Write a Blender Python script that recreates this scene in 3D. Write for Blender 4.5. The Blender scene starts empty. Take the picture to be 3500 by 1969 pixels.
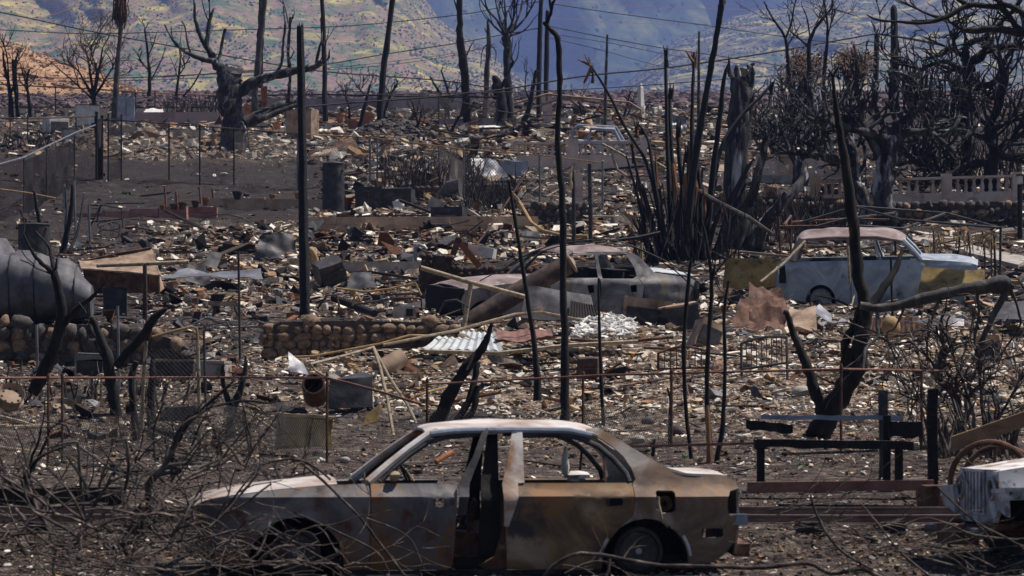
import bpy, bmesh, math, random
import numpy as np
from mathutils import Vector, Matrix, Euler, noise as mnoise
C = bpy.context.scene.collection
SC = bpy.context.scene
R = math.radians
# ------------------------------------------------------------------ camera, sky, sun, exposure
F = 12600.0      # focal length in photograph pixels (3500 wide)
HOR = 1350.0     # row of the horizon
cam = bpy.data.cameras.new('camera')
cam_o = bpy.data.objects.new('camera', cam); C.objects.link(cam_o)
cam.sensor_width = 36.0
cam.lens = F / 3500.0 * 36.0
cam.shift_x = 0.0
cam.shift_y = (HOR - 1969 / 2.0) / 3500.0
cam_o.location = (0, 0, 0); cam_o.rotation_euler = (R(90), 0, 0)
cam.clip_start = 0.5; cam.clip_end = 20000
cam.dof.use_dof = True; cam.dof.focus_distance = 72; cam.dof.aperture_fstop = 7.0
SC.camera = cam_o
SUN = Vector((0.44, 0.15, 0.88)).normalized()
w = bpy.data.worlds.new('World'); SC.world = w; w.use_nodes = True
nt = w.node_tree
sky = nt.nodes.new('ShaderNodeTexSky'); sky.sky_type = 'NISHITA'; sky.sun_disc = False
sky.sun_elevation = math.asin(SUN.z); sky.sun_rotation = math.atan2(SUN.x, SUN.y)
sky.air_density = 1.0; sky.dust_density = 0.6; sky.ozone_density = 1.6
bg = nt.nodes['Background']; bg.inputs['Strength'].default_value = 0.05
nt.links.new(sky.outputs[0], bg.inputs['Color'])
sun = bpy.data.lights.new('sun', 'SUN'); sun.energy = 5.0; sun.angle = R(0.5); sun.color = (1.0, 0.92, 0.83)
sun_o = bpy.data.objects.new('sun', sun); C.objects.link(sun_o)
sun_o.rotation_euler = SUN.to_track_quat('Z', 'Y').to_euler()
SC.view_settings.view_transform = 'Standard'; SC.view_settings.look = 'None'
SC.view_settings.exposure = 0.33; SC.view_settings.gamma = 1.0
SC.render.engine = 'CYCLES'; SC.cycles.use_denoising = True
SC.cycles.max_bounces = 5; SC.cycles.diffuse_bounces = 1; SC.cycles.glossy_bounces = 2; SC.cycles.volume_bounces = 0
SC.cycles.transparent_max_bounces = 4; SC.cycles.caustics_reflective = False; SC.cycles.caustics_refractive = False

# ------------------------------------------------------------------ terrain profile and placing
PROF = [(5, -1.5), (27, -1.49), (30.6, -1.483), (31.6, -1.42), (32.4, -1.215), (35, -1.11), (36.3, -1.01), (39.5, -.91), (47, -.56), (55, 0), (65, .774),
        (78, 1.61), (85, 2.09), (97, 3.46), (107, 4.67), (115, 5.66), (140, 8.8), (165, 11.8), (200, 15.4), (260, 20.4), (420, 33.5),
        (600, 48.6), (900, 73.5), (1400, 114), (6000, 480)]
PY_, PZ_ = np.array([p[0] for p in PROF], float), np.array([p[1] for p in PROF], float)
def prof(Y): return np.interp(Y, PY_, PZ_)
_ty = np.concatenate([np.linspace(20, 300, 3000), np.linspace(301, 900, 500)])
_tp = HOR - prof(_ty) * F / _ty
_o = np.argsort(_tp)
def dY(py): return float(np.interp(py, _tp[_o], _ty[_o]))
def U(px, py, Y): return Vector(((px - 1750) * Y / F, Y, (HOR - py) * Y / F))
def bump(x, y):
    x = np.asarray(x, float); y = np.asarray(y, float)
    a = np.clip((y - 36) / 12, 0, 1)
    b = (np.sin(x * 1.31 + 1.7 * np.sin(y * .37)) * np.sin(y * .83 + 1.3 * np.sin(x * .51)) * .10
         + np.sin(x * 3.1 + y * 1.9 + 2 * np.sin(x * .9)) * np.sin(y * 2.7 - x * .8) * .045 + np.sin(x * 6.3 + 2 * np.sin(y * 2.1)) * np.sin(y * 5.1 + x) * .018)
    return b * a + (1 - a) * np.sin(x * 5.1 + y) * np.sin(y * 4.3 - x * .7) * .008
def gz(x, y): return float(prof(y) + bump(x, y))
def on(px, py, sink=0.0):
    Y = dY(py); p = U(px, py, Y); p.z = gz(p.x, Y) - sink
    return p
def pm(Y): return F / Y          # photograph pixels per metre at depth Y

# ------------------------------------------------------------------ mesh collecting
class MB:
    def __init__(s): s.v = []; s.f = []; s.c = None
    def add(s, vs, fs):
        n = len(s.v); s.v.extend([tuple(v) for v in vs]); s.f.extend([tuple(i + n for i in f) for f in fs])
    def box(s, c, size, M=None):
        c = Vector(c); sx, sy, sz = [a / 2 for a in size]
        vs = [Vector((x * sx, y * sy, z * sz)) for x in (-1, 1) for y in (-1, 1) for z in (-1, 1)]
        if M is not None: vs = [M @ v for v in vs]
        s.add([v + c for v in vs], [(0, 1, 3, 2), (4, 6, 7, 5), (0, 4, 5, 1), (2, 3, 7, 6), (0, 2, 6, 4), (1, 5, 7, 3)])
        return s
    def tube(s, pts, rad, n=6, cap=True, jit=0.0, rng=random):
        pts = [Vector(p) for p in pts]
        if not hasattr(rad, '__len__'): rad = [rad] * len(pts)
        vs = []; up = None
        for i, p in enumerate(pts):
            d = (pts[min(i + 1, len(pts) - 1)] - pts[max(i - 1, 0)])
            if d.length < 1e-9: d = Vector((0, 0, 1))
            d.normalize()
            if up is None: up = Vector((0, 1, 0)) if abs(d.y) < .8 else Vector((1, 0, 0))
            a = d.cross(up); a.normalize(); b = a.cross(d); b.normalize(); up = b
            for k in range(n):
                t = 2 * math.pi * k / n; r = rad[i] * (1 + (rng.uniform(-jit, jit) if jit else 0))
                vs.append(p + a * (math.cos(t) * r) + b * (math.sin(t) * r))
        fs = []
        for i in range(len(pts) - 1):
            for k in range(n):
                fs.append((i * n + k, i * n + (k + 1) % n, (i + 1) * n + (k + 1) % n, (i + 1) * n + k))
        if cap:
            fs.append(tuple(range(n - 1, -1, -1))); fs.append(tuple((len(pts) - 1) * n + k for k in range(n)))
        s.add(vs, fs); return s
    def ring(s, c, R_, r, ax=(0, 1, 0), n=20, m=6, a0=0, a1=360):
        ax = Vector(ax).normalized(); u = ax.orthogonal().normalized(); v = ax.cross(u)
        pts = [Vector(c) + u * (R_ * math.cos(R(a0 + (a1 - a0) * i / n))) + v * (R_ * math.sin(R(a0 + (a1 - a0) * i / n))) for i in range(n + 1)]
        return s.tube(pts, r, m, cap=True)
    def lathe(s, c, prof_, n=16, M=None):
        vs = []
        for r, z in prof_:
            for k in range(n):
                t = 2 * math.pi * k / n; v = Vector((r * math.cos(t), r * math.sin(t), z))
                vs.append((M @ v if M is not None else v) + Vector(c))
        fs = [(i * n + k, i * n + (k + 1) % n, (i + 1) * n + (k + 1) % n, (i + 1) * n + k) for i in range(len(prof_) - 1) for k in range(n)]
        fs.append(tuple(range(n - 1, -1, -1))); fs.append(tuple((len(prof_) - 1) * n + k for k in range(n)))
        s.add(vs, fs); return s
    def sheet(s, A, B, Cc, D, nu=10, nv=8, amp=.03, th=.008, corr=0, ncorr=8, seed=0, fq=2.0):
        A, B, Cc, D = map(Vector, (A, B, Cc, D))   # A-B bottom, D-Cc top
        nrm = (B - A).cross(D - A).normalized(); off = Vector((seed * 7.3, seed * 3.1, seed * 1.7))
        top = []; bot = []
        for j in range(nv + 1):
            for i in range(nu + 1):
                u, v = i / nu, j / nv
                p = A * (1 - u) * (1 - v) + B * u * (1 - v) + Cc * u * v + D * (1 - u) * v
                q = p * fq + off
                d = mnoise.noise(q) * amp + mnoise.noise(q * 2.7) * amp * .4 + (abs(((u * ncorr) % 1) - .5) * 2 - .5) * corr
                top.append(p + nrm * d); bot.append(p + nrm * (d - th))
        n = len(top); W_ = nu + 1; fs = []
        for j in range(nv):
            for i in range(nu):
                a = j * W_ + i; fs.append((a, a + 1, a + W_ + 1, a + W_)); fs.append((n + a, n + a + W_, n + a + W_ + 1, n + a + 1))
        ed = [j for j in range(nu + 1)] + [nu + j * W_ for j in range(1, nv + 1)] + [nv * W_ + i for i in range(nu - 1, -1, -1)] + [j * W_ for j in range(nv - 1, 0, -1)]
        for k in range(len(ed)):
            a, b = ed[k], ed[(k + 1) % len(ed)]; fs.append((a, n + a, n + b, b))
        s.add(top + bot, fs); return s
    def blob(s, c, size, seed=0, nu=7, nv=5, amp=.25, M=None):
        c = Vector(c); rng = random.Random(seed); vs = [Vector((0, 0, -.5))]
        for j in range(1, nv):
            ph = math.pi * j / nv
            for i in range(nu):
                t = 2 * math.pi * (i + .5 * (j % 2)) / nu; r = .5 * (1 + rng.uniform(-amp, amp))
                vs.append(Vector((r * math.sin(ph) * math.cos(t), r * math.sin(ph) * math.sin(t), -.5 * math.cos(ph) * (1 + rng.uniform(-amp, amp) * .5))))
        vs.append(Vector((0, 0, .5)))
        fs = [(0, 1 + (i + 1) % nu, 1 + i) for i in range(nu)]
        for j in range(nv - 2):
            for i in range(nu):
                a, b = 1 + j * nu + i, 1 + j * nu + (i + 1) % nu; fs.append((a, b, b + nu, a + nu))
        t = len(vs) - 1; o = 1 + (nv - 2) * nu
        fs += [(o + i, o + (i + 1) % nu, t) for i in range(nu)]
        S = Vector(size); vs = [Vector((v.x * S.x, v.y * S.y, v.z * S.z)) for v in vs]
        if M is not None: vs = [M @ v for v in vs]
        s.add([v + c for v in vs], fs); return s
    def dbox(s, c, size, M=None, n=4, amp=.03, seed=0, fq=2.2):
        """a box of subdivided faces with dents (c = centre of the base)"""
        sx, sy, sz = size; off = Vector((seed * 5.1, seed * 2.3, seed * 9.7)); idx = {}; vs = []; fs = []
        def V(i, j, k):
            if (i, j, k) not in idx:
                p = Vector((i / n - .5, j / n - .5, k / n)); q = Vector((p.x * sx, p.y * sy, p.z * sz))
                nn = mnoise.noise_vector((q * fq + off)); e = 1 if 0 < i < n or 0 < j < n or 0 < k < n else .5
                q = q + nn * amp * e
                idx[(i, j, k)] = len(vs); vs.append((M @ q if M is not None else q) + Vector(c))
            return idx[(i, j, k)]
        for a in range(n):
            for b in range(n):
                fs += [(V(a, 0, b), V(a + 1, 0, b), V(a + 1, 0, b + 1), V(a, 0, b + 1)), (V(a, n, b), V(a, n, b + 1), V(a + 1, n, b + 1), V(a + 1, n, b)),
                       (V(0, a, b), V(0, a, b + 1), V(0, a + 1, b + 1), V(0, a + 1, b)), (V(n, a, b), V(n, a + 1, b), V(n, a + 1, b + 1), V(n, a, b + 1)),
                       (V(a, b, 0), V(a, b + 1, 0), V(a + 1, b + 1, 0), V(a + 1, b, 0)), (V(a, b, n), V(a + 1, b, n), V(a + 1, b + 1, n), V(a, b + 1, n))]
        s.add(vs, fs); return s

def rotm(rz=0, rx=0, ry=0): return Euler((R(rx), R(ry), R(rz))).to_matrix()

def finish(me, smooth, ang=40):
    if smooth:
        me.shade_smooth()
        try: me.set_sharp_from_angle(angle=R(ang))
        except Exception: pass
def obj(name, mb, mat, parent=None, smooth=False, local=False, label=None, ang=40):
    """one mesh object; world-space verts are moved to the parent's (or the base's) origin"""
    me = bpy.data.meshes.new(name)
    v = np.array(mb.v, float) if len(mb.v) else np.zeros((0, 3))
    if parent is not None: base = np.array((0, 0, 0)) if local else np.array(parent.matrix_basis.translation)
    elif local: base = np.array((0, 0, 0))
    else: base = np.array(((v[:, 0].min() + v[:, 0].max()) / 2, (v[:, 1].min() + v[:, 1].max()) / 2, v[:, 2].min()))
    if parent is not None and not local and parent.parent is not None: base = base + np.array(parent.parent.matrix_basis.translation)
    me.from_pydata((v - base).tolist(), [], mb.f); me.update()
    me.materials.append(mat); finish(me, smooth, ang)
    o = bpy.data.objects.new(name, me); C.objects.link(o)
    if parent is not None: o.parent = parent
    else: o.location = base
    if label: o['label'] = label
    return o
def tag(o, label, cat, group=None):
    o['label'] = label; o['category'] = cat; o['kind'] = 'thing'
    if group: o['group'] = group
    return o
def thing(name, label, cat, loc=(0, 0, 0), group=None, rot=None):
    o = bpy.data.objects.new(name, None); C.objects.link(o); o.location = loc; o.empty_display_size = .2
    if rot is not None: o.rotation_euler = rot
    return tag(o, label, cat, group)
def one(name, mb, mat, label, cat, group=None, smooth=False, ang=40):
    return tag(obj(name, mb, mat, None, smooth, ang=ang), label, cat, group)
def struct(name, mb, mat, smooth=False):
    o = obj(name, mb, mat, None, smooth, local=True); o['kind'] = 'structure'; return o

# ------------------------------------------------------------------ materials
def ramp(nodes, stops):
    r = nodes.new('ShaderNodeValToRGB'); e = r.color_ramp.elements
    while len(e) < len(stops): e.new(.5)
    for i, (p, c) in enumerate(stops): e[i].position = p; e[i].color = (*c, 1)
    return r
def mat(name, stops, scale=4, detail=8, rough=.85, metal=0, bump=.4, bscale=25, bdist=.02, stretch=None, spots=None, dist=0.4, gen='Object', noiserough=.6, spec=.3):
    """noise -> colour ramp; spots = (colour, scale, lo, hi) of a second layer; bump from a finer noise"""
    m = bpy.data.materials.new(name); m.use_nodes = True; N = m.node_tree.nodes; L = m.node_tree.links
    b = N['Principled BSDF']; tc = N.new('ShaderNodeTexCoord'); mp = N.new('ShaderNodeMapping')
    geo = N.new('ShaderNodeObjectInfo')
    L.new(tc.outputs[gen], mp.inputs['Vector'])
    ad = N.new('ShaderNodeVectorMath'); ad.operation = 'MULTIPLY_ADD'   # different for every object
    cmb = N.new('ShaderNodeCombineXYZ')
    for k in range(3): L.new(geo.outputs['Random'], cmb.inputs[k])
    L.new(cmb.outputs[0], ad.inputs[0]); ad.inputs[1].default_value = (37, 53, 71)
    L.new(mp.outputs[0], ad.inputs[2])
    if stretch: mp.inputs['Scale'].default_value = stretch
    n1 = N.new('ShaderNodeTexNoise'); n1.inputs['Scale'].default_value = scale; n1.inputs['Detail'].default_value = detail
    n1.inputs['Roughness'].default_value = noiserough; n1.inputs['Distortion'].default_value = dist
    L.new(ad.outputs[0], n1.inputs['Vector'])
    r = ramp(N, stops); L.new(n1.outputs['Fac'], r.inputs['Fac']); col = r.outputs['Color']
    for sp in ([spots] if spots and not isinstance(spots, list) else (spots or [])):
        c, sc, lo, hi = sp
        n2 = N.new('ShaderNodeTexNoise'); n2.inputs['Scale'].default_value = sc; n2.inputs['Detail'].default_value = 7; n2.inputs['Roughness'].default_value = .65
        off = N.new('ShaderNodeVectorMath'); off.inputs[1].default_value = (sc * 1.7 + 11, 5.3, -8.1); L.new(ad.outputs[0], off.inputs[0]); L.new(off.outputs[0], n2.inputs['Vector'])
        mr = N.new('ShaderNodeMapRange'); mr.inputs['From Min'].default_value = lo; mr.inputs['From Max'].default_value = hi
        L.new(n2.outputs['Fac'], mr.inputs['Value'])
        mx = N.new('ShaderNodeMix'); mx.data_type = 'RGBA'; L.new(mr.outputs[0], mx.inputs['Factor']); L.new(col, mx.inputs['A']); mx.inputs['B'].default_value = (*c, 1)
        col = mx.outputs['Result']
    L.new(col, b.inputs['Base Color'])
    b.inputs['Roughness'].default_value = rough; b.inputs['Metallic'].default_value = metal; b.inputs['Specular IOR Level'].default_value = spec
    if bump:
        n3 = N.new('ShaderNodeTexNoise'); n3.inputs['Scale'].default_value = bscale; n3.inputs['Detail'].default_value = 6; n3.inputs['Roughness'].default_value = .7
        L.new(ad.outputs[0], n3.inputs['Vector'])
        bp = N.new('ShaderNodeBump'); bp.inputs['Strength'].default_value = bump; bp.inputs['Distance'].default_value = bdist
        L.new(n3.outputs['Fac'], bp.inputs['Height']); L.new(bp.outputs[0], b.inputs['Normal'])
    return m
def g(v): return (v, v, v)
ASH = (.42, .41, .42)
M = {}
M['char'] = mat('charred_wood', [(.35, (.006, .006, .007)), (.6, (.018, .017, .018)), (.75, (.05, .045, .045))], 9, bump=.8, bscale=30, rough=.75, stretch=(1, 1, .35))
M['char_pole'] = mat('alligator_char', [(.35, (.006, .006, .008)), (.62, (.02, .019, .022)), (.75, (.06, .055, .06))], 14, bump=1, bscale=22, rough=.65, stretch=(1, 1, 2.2), bdist=.04)
M['char_rust'] = mat('charred_bark', [(.3, (.006, .005, .005)), (.55, (.018, .015, .014)), (.75, (.065, .045, .036))], 7, bump=.9, bscale=28, stretch=(1, 1, .4), spots=((.20, .075, .03), 2.5, .64, .72))
M['ash_bark'] = mat('ash_bark', [(.34, (.008, .008, .010)), (.5, (.03, .029, .032)), (.66, (.12, .115, .12))], 5, bump=1, bscale=18, stretch=(1, 1, .3), bdist=.05, spots=((.42, .42, .45), 2.2, .57, .66))
M['ash_trunk'] = mat('ash_streaked_trunk', [(.36, (.008, .008, .010)), (.5, (.03, .029, .032)), (.66, (.12, .115, .12))], 4, bump=1, bscale=14, stretch=(1, 1, .15), bdist=.05, spots=((.50, .50, .54), 1.6, .555, .64))
M['dark_rust'] = mat('sooty_rust', [(.3, (.03, .02, .018)), (.5, (.075, .05, .042)), (.7, (.15, .105, .085))], 5, rough=.8, metal=.1, bump=.4, spots=((.03, .028, .03), 2, .52, .66))
M['tank'] = mat('sooty_tank_steel', [(.3, (.05, .05, .057)), (.55, (.12, .12, .135)), (.78, (.24, .24, .265))], 2.5, rough=.6, metal=.15, bump=.35, bscale=9, spots=((.05, .04, .04), 2.0, .54, .7))
M['grey_bark'] = mat('grey_bark', [(.3, (.025, .023, .023)), (.5, (.065, .058, .055)), (.7, (.16, .145, .135))], 6, bump=.8, bscale=20, stretch=(1, 1, .4))
M['twig'] = mat('dead_twig', [(.3, (.02, .016, .015)), (.5, (.06, .046, .041)), (.7, (.24, .195, .17))], 8, bump=.6, bscale=60)
M['twig_dark'] = mat('burnt_twig', [(.3, (.012, .011, .011)), (.55, (.03, .026, .025)), (.75, (.09, .075, .066))], 8, bump=.5, bscale=60)
M['twig_brown'] = mat('scorched_twig', [(.3, (.05, .028, .02)), (.55, (.11, .062, .042)), (.75, (.2, .12, .08))], 8, bump=.4, bscale=50)
M['splinter'] = mat('split_wood', [(.3, (.05, .025, .015)), (.55, (.22, .10, .05)), (.8, (.40, .22, .11))], 7, stretch=(1, 1, .1), bump=.5)
M['wood'] = mat('weathered_wood', [(.3, (.13, .075, .045)), (.55, (.26, .16, .09)), (.8, (.38, .26, .16))], 7, stretch=(.2, 1, 1), bump=.5)
M['rust'] = mat('rusted_steel', [(.3, (.035, .018, .014)), (.5, (.10, .05, .034)), (.7, (.2, .11, .07))], 6, rough=.8, metal=.15, bump=.35, spots=((.26, .22, .2), 9, .6, .75))
M['rust_red'] = mat('red_oxide_pipe', [(.3, (.12, .055, .045)), (.6, (.22, .11, .085)), (.8, (.32, .2, .16))], 5, rough=.75, bump=.25)
M['rust_orange'] = mat('orange_rust', [(.3, (.14, .045, .02)), (.55, (.3, .11, .045)), (.8, (.42, .2, .09))], 4, rough=.85, bump=.4)
M['dark_metal'] = mat('scorched_metal', [(.3, (.018, .018, .021)), (.55, (.05, .049, .054)), (.75, (.12, .115, .12))], 4, rough=.6, metal=.2, bump=.3, spots=((.16, .085, .05), 3, .6, .72))
M['grey_metal'] = mat('grey_steel', [(.3, (.10, .10, .112)), (.55, (.2, .2, .22)), (.78, (.34, .34, .37))], 3, rough=.45, metal=.35, bump=.25, spots=((.07, .06, .06), 2.5, .58, .74))
M['galv'] = mat('galvanised_sheet', [(.3, (.33, .35, .36)), (.6, (.55, .58, .58)), (.8, (.7, .72, .7))], 3, rough=.5, metal=.3, bump=.2, spots=((.25, .15, .1), 4, .6, .72))
M['tan_metal'] = mat('burnt_tan_metal', [(.3, (.14, .09, .06)), (.55, (.34, .24, .17)), (.8, (.5, .38, .28))], 3, rough=.75, bump=.3, spots=((.08, .055, .045), 3.5, .56, .7))
M['pale_pipe'] = mat('scorched_pale_pipe', [(.3, (.16, .12, .08)), (.55, (.36, .29, .2)), (.78, (.5, .44, .34))], 9, rough=.75, bump=.3, spots=((.05, .045, .04), 12, .56, .66))
M['ochre_pipe'] = mat('ochre_pipe', [(.3, (.22, .13, .06)), (.6, (.4, .27, .13)), (.8, (.5, .38, .22))], 6, rough=.8, bump=.3)
M['yellow_metal'] = mat('blistered_yellow_paint', [(.3, (.08, .06, .035)), (.5, (.27, .18, .06)), (.75, (.42, .32, .14))], 3, rough=.75, bump=.3, spots=((.06, .05, .045), 5, .55, .68))
M['white_metal'] = mat('chalky_white_enamel', [(.3, (.4, .38, .36)), (.6, (.66, .64, .61)), (.8, (.78, .77, .74))], 3, rough=.7, bump=.2, spots=((.1, .08, .07), 2.5, .6, .72))
M['blue_grey'] = mat('blue_grey_enamel', [(.3, (.16, .19, .25)), (.6, (.3, .34, .42)), (.8, (.44, .48, .55))], 3, rough=.6, bump=.2, spots=((.04, .035, .035), 2.2, .58, .68))
M['concrete'] = mat('concrete', [(.3, (.22, .19, .17)), (.55, (.37, .33, .3)), (.8, (.5, .46, .42))], 2.5, rough=.95, bump=.4, bscale=18, spots=((.09, .08, .08), 1.6, .56, .72))
M['pink_plaster'] = mat('pink_plaster', [(.3, (.45, .33, .29)), (.55, (.62, .49, .44)), (.8, (.72, .62, .56))], 1.8, rough=.95, bump=.3, spots=((.12, .09, .09), 1.2, .56, .74))
M['red_block'] = mat('red_painted_block', [(.3, (.26, .1, .08)), (.55, (.42, .2, .16)), (.8, (.52, .33, .28))], 2.2, rough=.95, bump=.3, spots=((.45, .35, .3), 1.5, .58, .7))
M['tan_block'] = mat('tan_foundation', [(.3, (.34, .21, .14)), (.55, (.52, .36, .25)), (.8, (.62, .48, .36))], 1.8, rough=.95, bump=.3, spots=((.07, .06, .06), 1.3, .57, .72))
M['mauve_wall'] = mat('mauve_wall', [(.3, (.28, .21, .215)), (.55, (.40, .30, .305)), (.8, (.48, .38, .37))], .8, rough=.95, bump=.2, spots=((.09, .07, .075), .7, .55, .75))
M['stone'] = mat('brown_field_stone', [(.3, (.12, .075, .05)), (.55, (.27, .18, .125)), (.8, (.42, .31, .23))], 3, rough=.9, bump=.6, bscale=12, spots=((.06, .055, .055), 2, .54, .7))
M['stone_dark'] = mat('scorched_basalt', [(.3, (.035, .03, .03)), (.55, (.09, .078, .074)), (.8, (.2, .17, .155))], 3, rough=.9, bump=.6, bscale=12, spots=((.3, .2, .14), 1.5, .6, .72))
M['lava'] = mat('red_brown_lava_rock', [(.3, (.03, .018, .014)), (.55, (.09, .05, .036)), (.8, (.2, .12, .085))], 4, rough=.95, bump=.9, bscale=14)
M['mortar'] = mat('sooty_mortar', [(.3, (.035, .03, .027)), (.6, (.085, .07, .06)), (.8, (.16, .135, .115))], 6, rough=.95, bump=.7)
M['terracotta'] = mat('terracotta', [(.3, (.28, .11, .06)), (.6, (.42, .19, .11)), (.8, (.5, .28, .18))], 3, rough=.9, bump=.2, spots=((.1, .06, .05), 3, .6, .75))
M['wire'] = mat('burnt_cable', [(.3, (.008, .008, .009)), (.6, (.02, .02, .022)), (.8, (.07, .07, .075))], 12, rough=.7, bump=0)
M['copper'] = mat('oxidised_copper_wire', [(.3, (.2, .1, .07)), (.7, (.4, .22, .15))], 6, rough=.6, metal=.4, bump=0)
M['fence_wire'] = mat('burnt_galvanised_wire', [(.3, (.025, .022, .022)), (.6, (.07, .062, .06)), (.8, (.18, .16, .15))], 5, rough=.7, metal=.2, bump=0)
M['white_ash'] = mat('white_ash', [(.3, (.5, .48, .46)), (.6, (.7, .68, .65)), (.8, (.8, .78, .76))], 5, rough=.95, bump=.5)
M['green_leaf'] = mat('fresh_green_leaf', [(.3, (.025, .07, .015)), (.7, (.06, .16, .03))], 6, rough=.5, bump=0)
M['straw'] = mat('scorched_straw_leaf', [(.3, (.3, .2, .1)), (.7, (.55, .43, .26))], 6, rough=.8, bump=0)
M['brown_leaf'] = mat('scorched_brown_leaf', [(.3, (.05, .028, .019)), (.6, (.12, .068, .042)), (.8, (.2, .13, .085))], 3, rough=.85, bump=0)
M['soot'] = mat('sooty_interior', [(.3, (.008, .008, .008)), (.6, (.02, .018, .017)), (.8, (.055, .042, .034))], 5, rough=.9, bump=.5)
# ------------------------------------------------------------------ ground sheet
def ground_mat():
    m = bpy.data.materials.new('ash_and_burnt_soil'); m.use_nodes = True; N = m.node_tree.nodes; L = m.node_tree.links
    b = N['Principled BSDF']; tc = N.new('ShaderNodeTexCoord')
    def no(sc, det=8, rg=.65, z=0):
        n = N.new('ShaderNodeTexNoise'); n.inputs['Scale'].default_value = sc; n.inputs['Detail'].default_value = det; n.inputs['Roughness'].default_value = rg
        L.new(tc.outputs['Object'], n.inputs['Vector']); return n
    big = no(.35, 6); mid = no(2.2, 9, .7); fine = no(14, 8, .75)
    r1 = ramp(N, [(.32, (.012, .010, .011)), (.5, (.034, .027, .027)), (.66, (.085, .067, .062))]); L.new(mid.outputs['Fac'], r1.inputs['Fac'])
    r2 = ramp(N, [(.38, (.013, .011, .012)), (.55, (.055, .043, .040)), (.68, (.22, .19, .175))]); L.new(fine.outputs['Fac'], r2.inputs['Fac'])
    mx = N.new('ShaderNodeMix'); mx.data_type = 'RGBA'
    r3 = ramp(N, [(.4, g(.15)), (.62, g(.75))]); L.new(big.outputs['Fac'], r3.inputs['Fac']); L.new(r3.outputs['Color'], mx.inputs['Factor'])
    L.new(r1.outputs['Color'], mx.inputs['A']); L.new(r2.outputs['Color'], mx.inputs['B'])
    at = N.new('ShaderNodeAttribute'); at.attribute_name = 'ash'
    f2 = no(5.5, 9, .72); r5 = ramp(N, [(.38, (.03, .022, .02)), (.49, (.15, .10, .07)), (.57, (.38, .30, .23)), (.68, (.68, .62, .56))]); L.new(f2.outputs['Fac'], r5.inputs['Fac'])
    mk = N.new('ShaderNodeMath'); mk.operation = 'MULTIPLY_ADD'; L.new(at.outputs['Fac'], mk.inputs[0]); mk.inputs[1].default_value = 1.1
    sb = N.new('ShaderNodeMath'); sb.operation = 'SUBTRACT'; L.new(mid.outputs['Fac'], sb.inputs[0]); sb.inputs[1].default_value = .62; L.new(sb.outputs[0], mk.inputs[2]); mk.use_clamp = True
    mx3 = N.new('ShaderNodeMix'); mx3.data_type = 'RGBA'; L.new(mk.outputs[0], mx3.inputs['Factor']); L.new(mx.outputs['Result'], mx3.inputs['A']); L.new(r5.outputs['Color'], mx3.inputs['B'])
    L.new(mx3.outputs['Result'], b.inputs['Base Color']); b.inputs['Roughness'].default_value = .95; b.inputs['Specular IOR Level'].default_value = .15
    vo = N.new('ShaderNodeTexVoronoi'); vo.inputs['Scale'].default_value = 28; L.new(tc.outputs['Object'], vo.inputs['Vector'])
    ad = N.new('ShaderNodeMath'); ad.operation = 'ADD'; L.new(vo.outputs['Distance'], ad.inputs[0]); L.new(fine.outputs['Fac'], ad.inputs[1])
    bp = N.new('ShaderNodeBump'); bp.inputs['Strength'].default_value = .9; bp.inputs['Distance'].default_value = .05
    L.new(ad.outputs[0], bp.inputs['Height']); L.new(bp.outputs[0], b.inputs['Normal'])
    return m
def grid_mesh(name, P, mat_, kind='structure', smooth=True):
    ny, nx = P.shape[:2]
    me = bpy.data.meshes.new(name); idx = np.arange(ny * nx).reshape(ny, nx)
    q = np.stack([idx[:-1, :-1], idx[:-1, 1:], idx[1:, 1:], idx[1:, :-1]], -1).reshape(-1, 4)
    me.from_pydata(P.reshape(-1, 3).tolist(), [], q.tolist()); me.update(); me.materials.append(mat_)
    if smooth: me.shade_smooth()
    o = bpy.data.objects.new(name, me); C.objects.link(o); o['kind'] = kind; return o
ys = np.concatenate([np.linspace(4, 26, 30), np.geomspace(26.3, 160, 420), np.geomspace(161, 900, 80), np.geomspace(950, 9000, 24)])
us = np.linspace(-1, 1, 300)
YY, UU = np.meshgrid(ys, us, indexing='ij'); HW = .2 * YY + 9
XX = UU * HW; ZZ = prof(YY) + np.where(YY < 170, bump(XX, YY), 0)
ZZ = np.where(YY > 300, ZZ - 0.0 * YY, ZZ)
gobj = grid_mesh('ground', np.stack([XX, YY, ZZ], -1), ground_mat())

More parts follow.
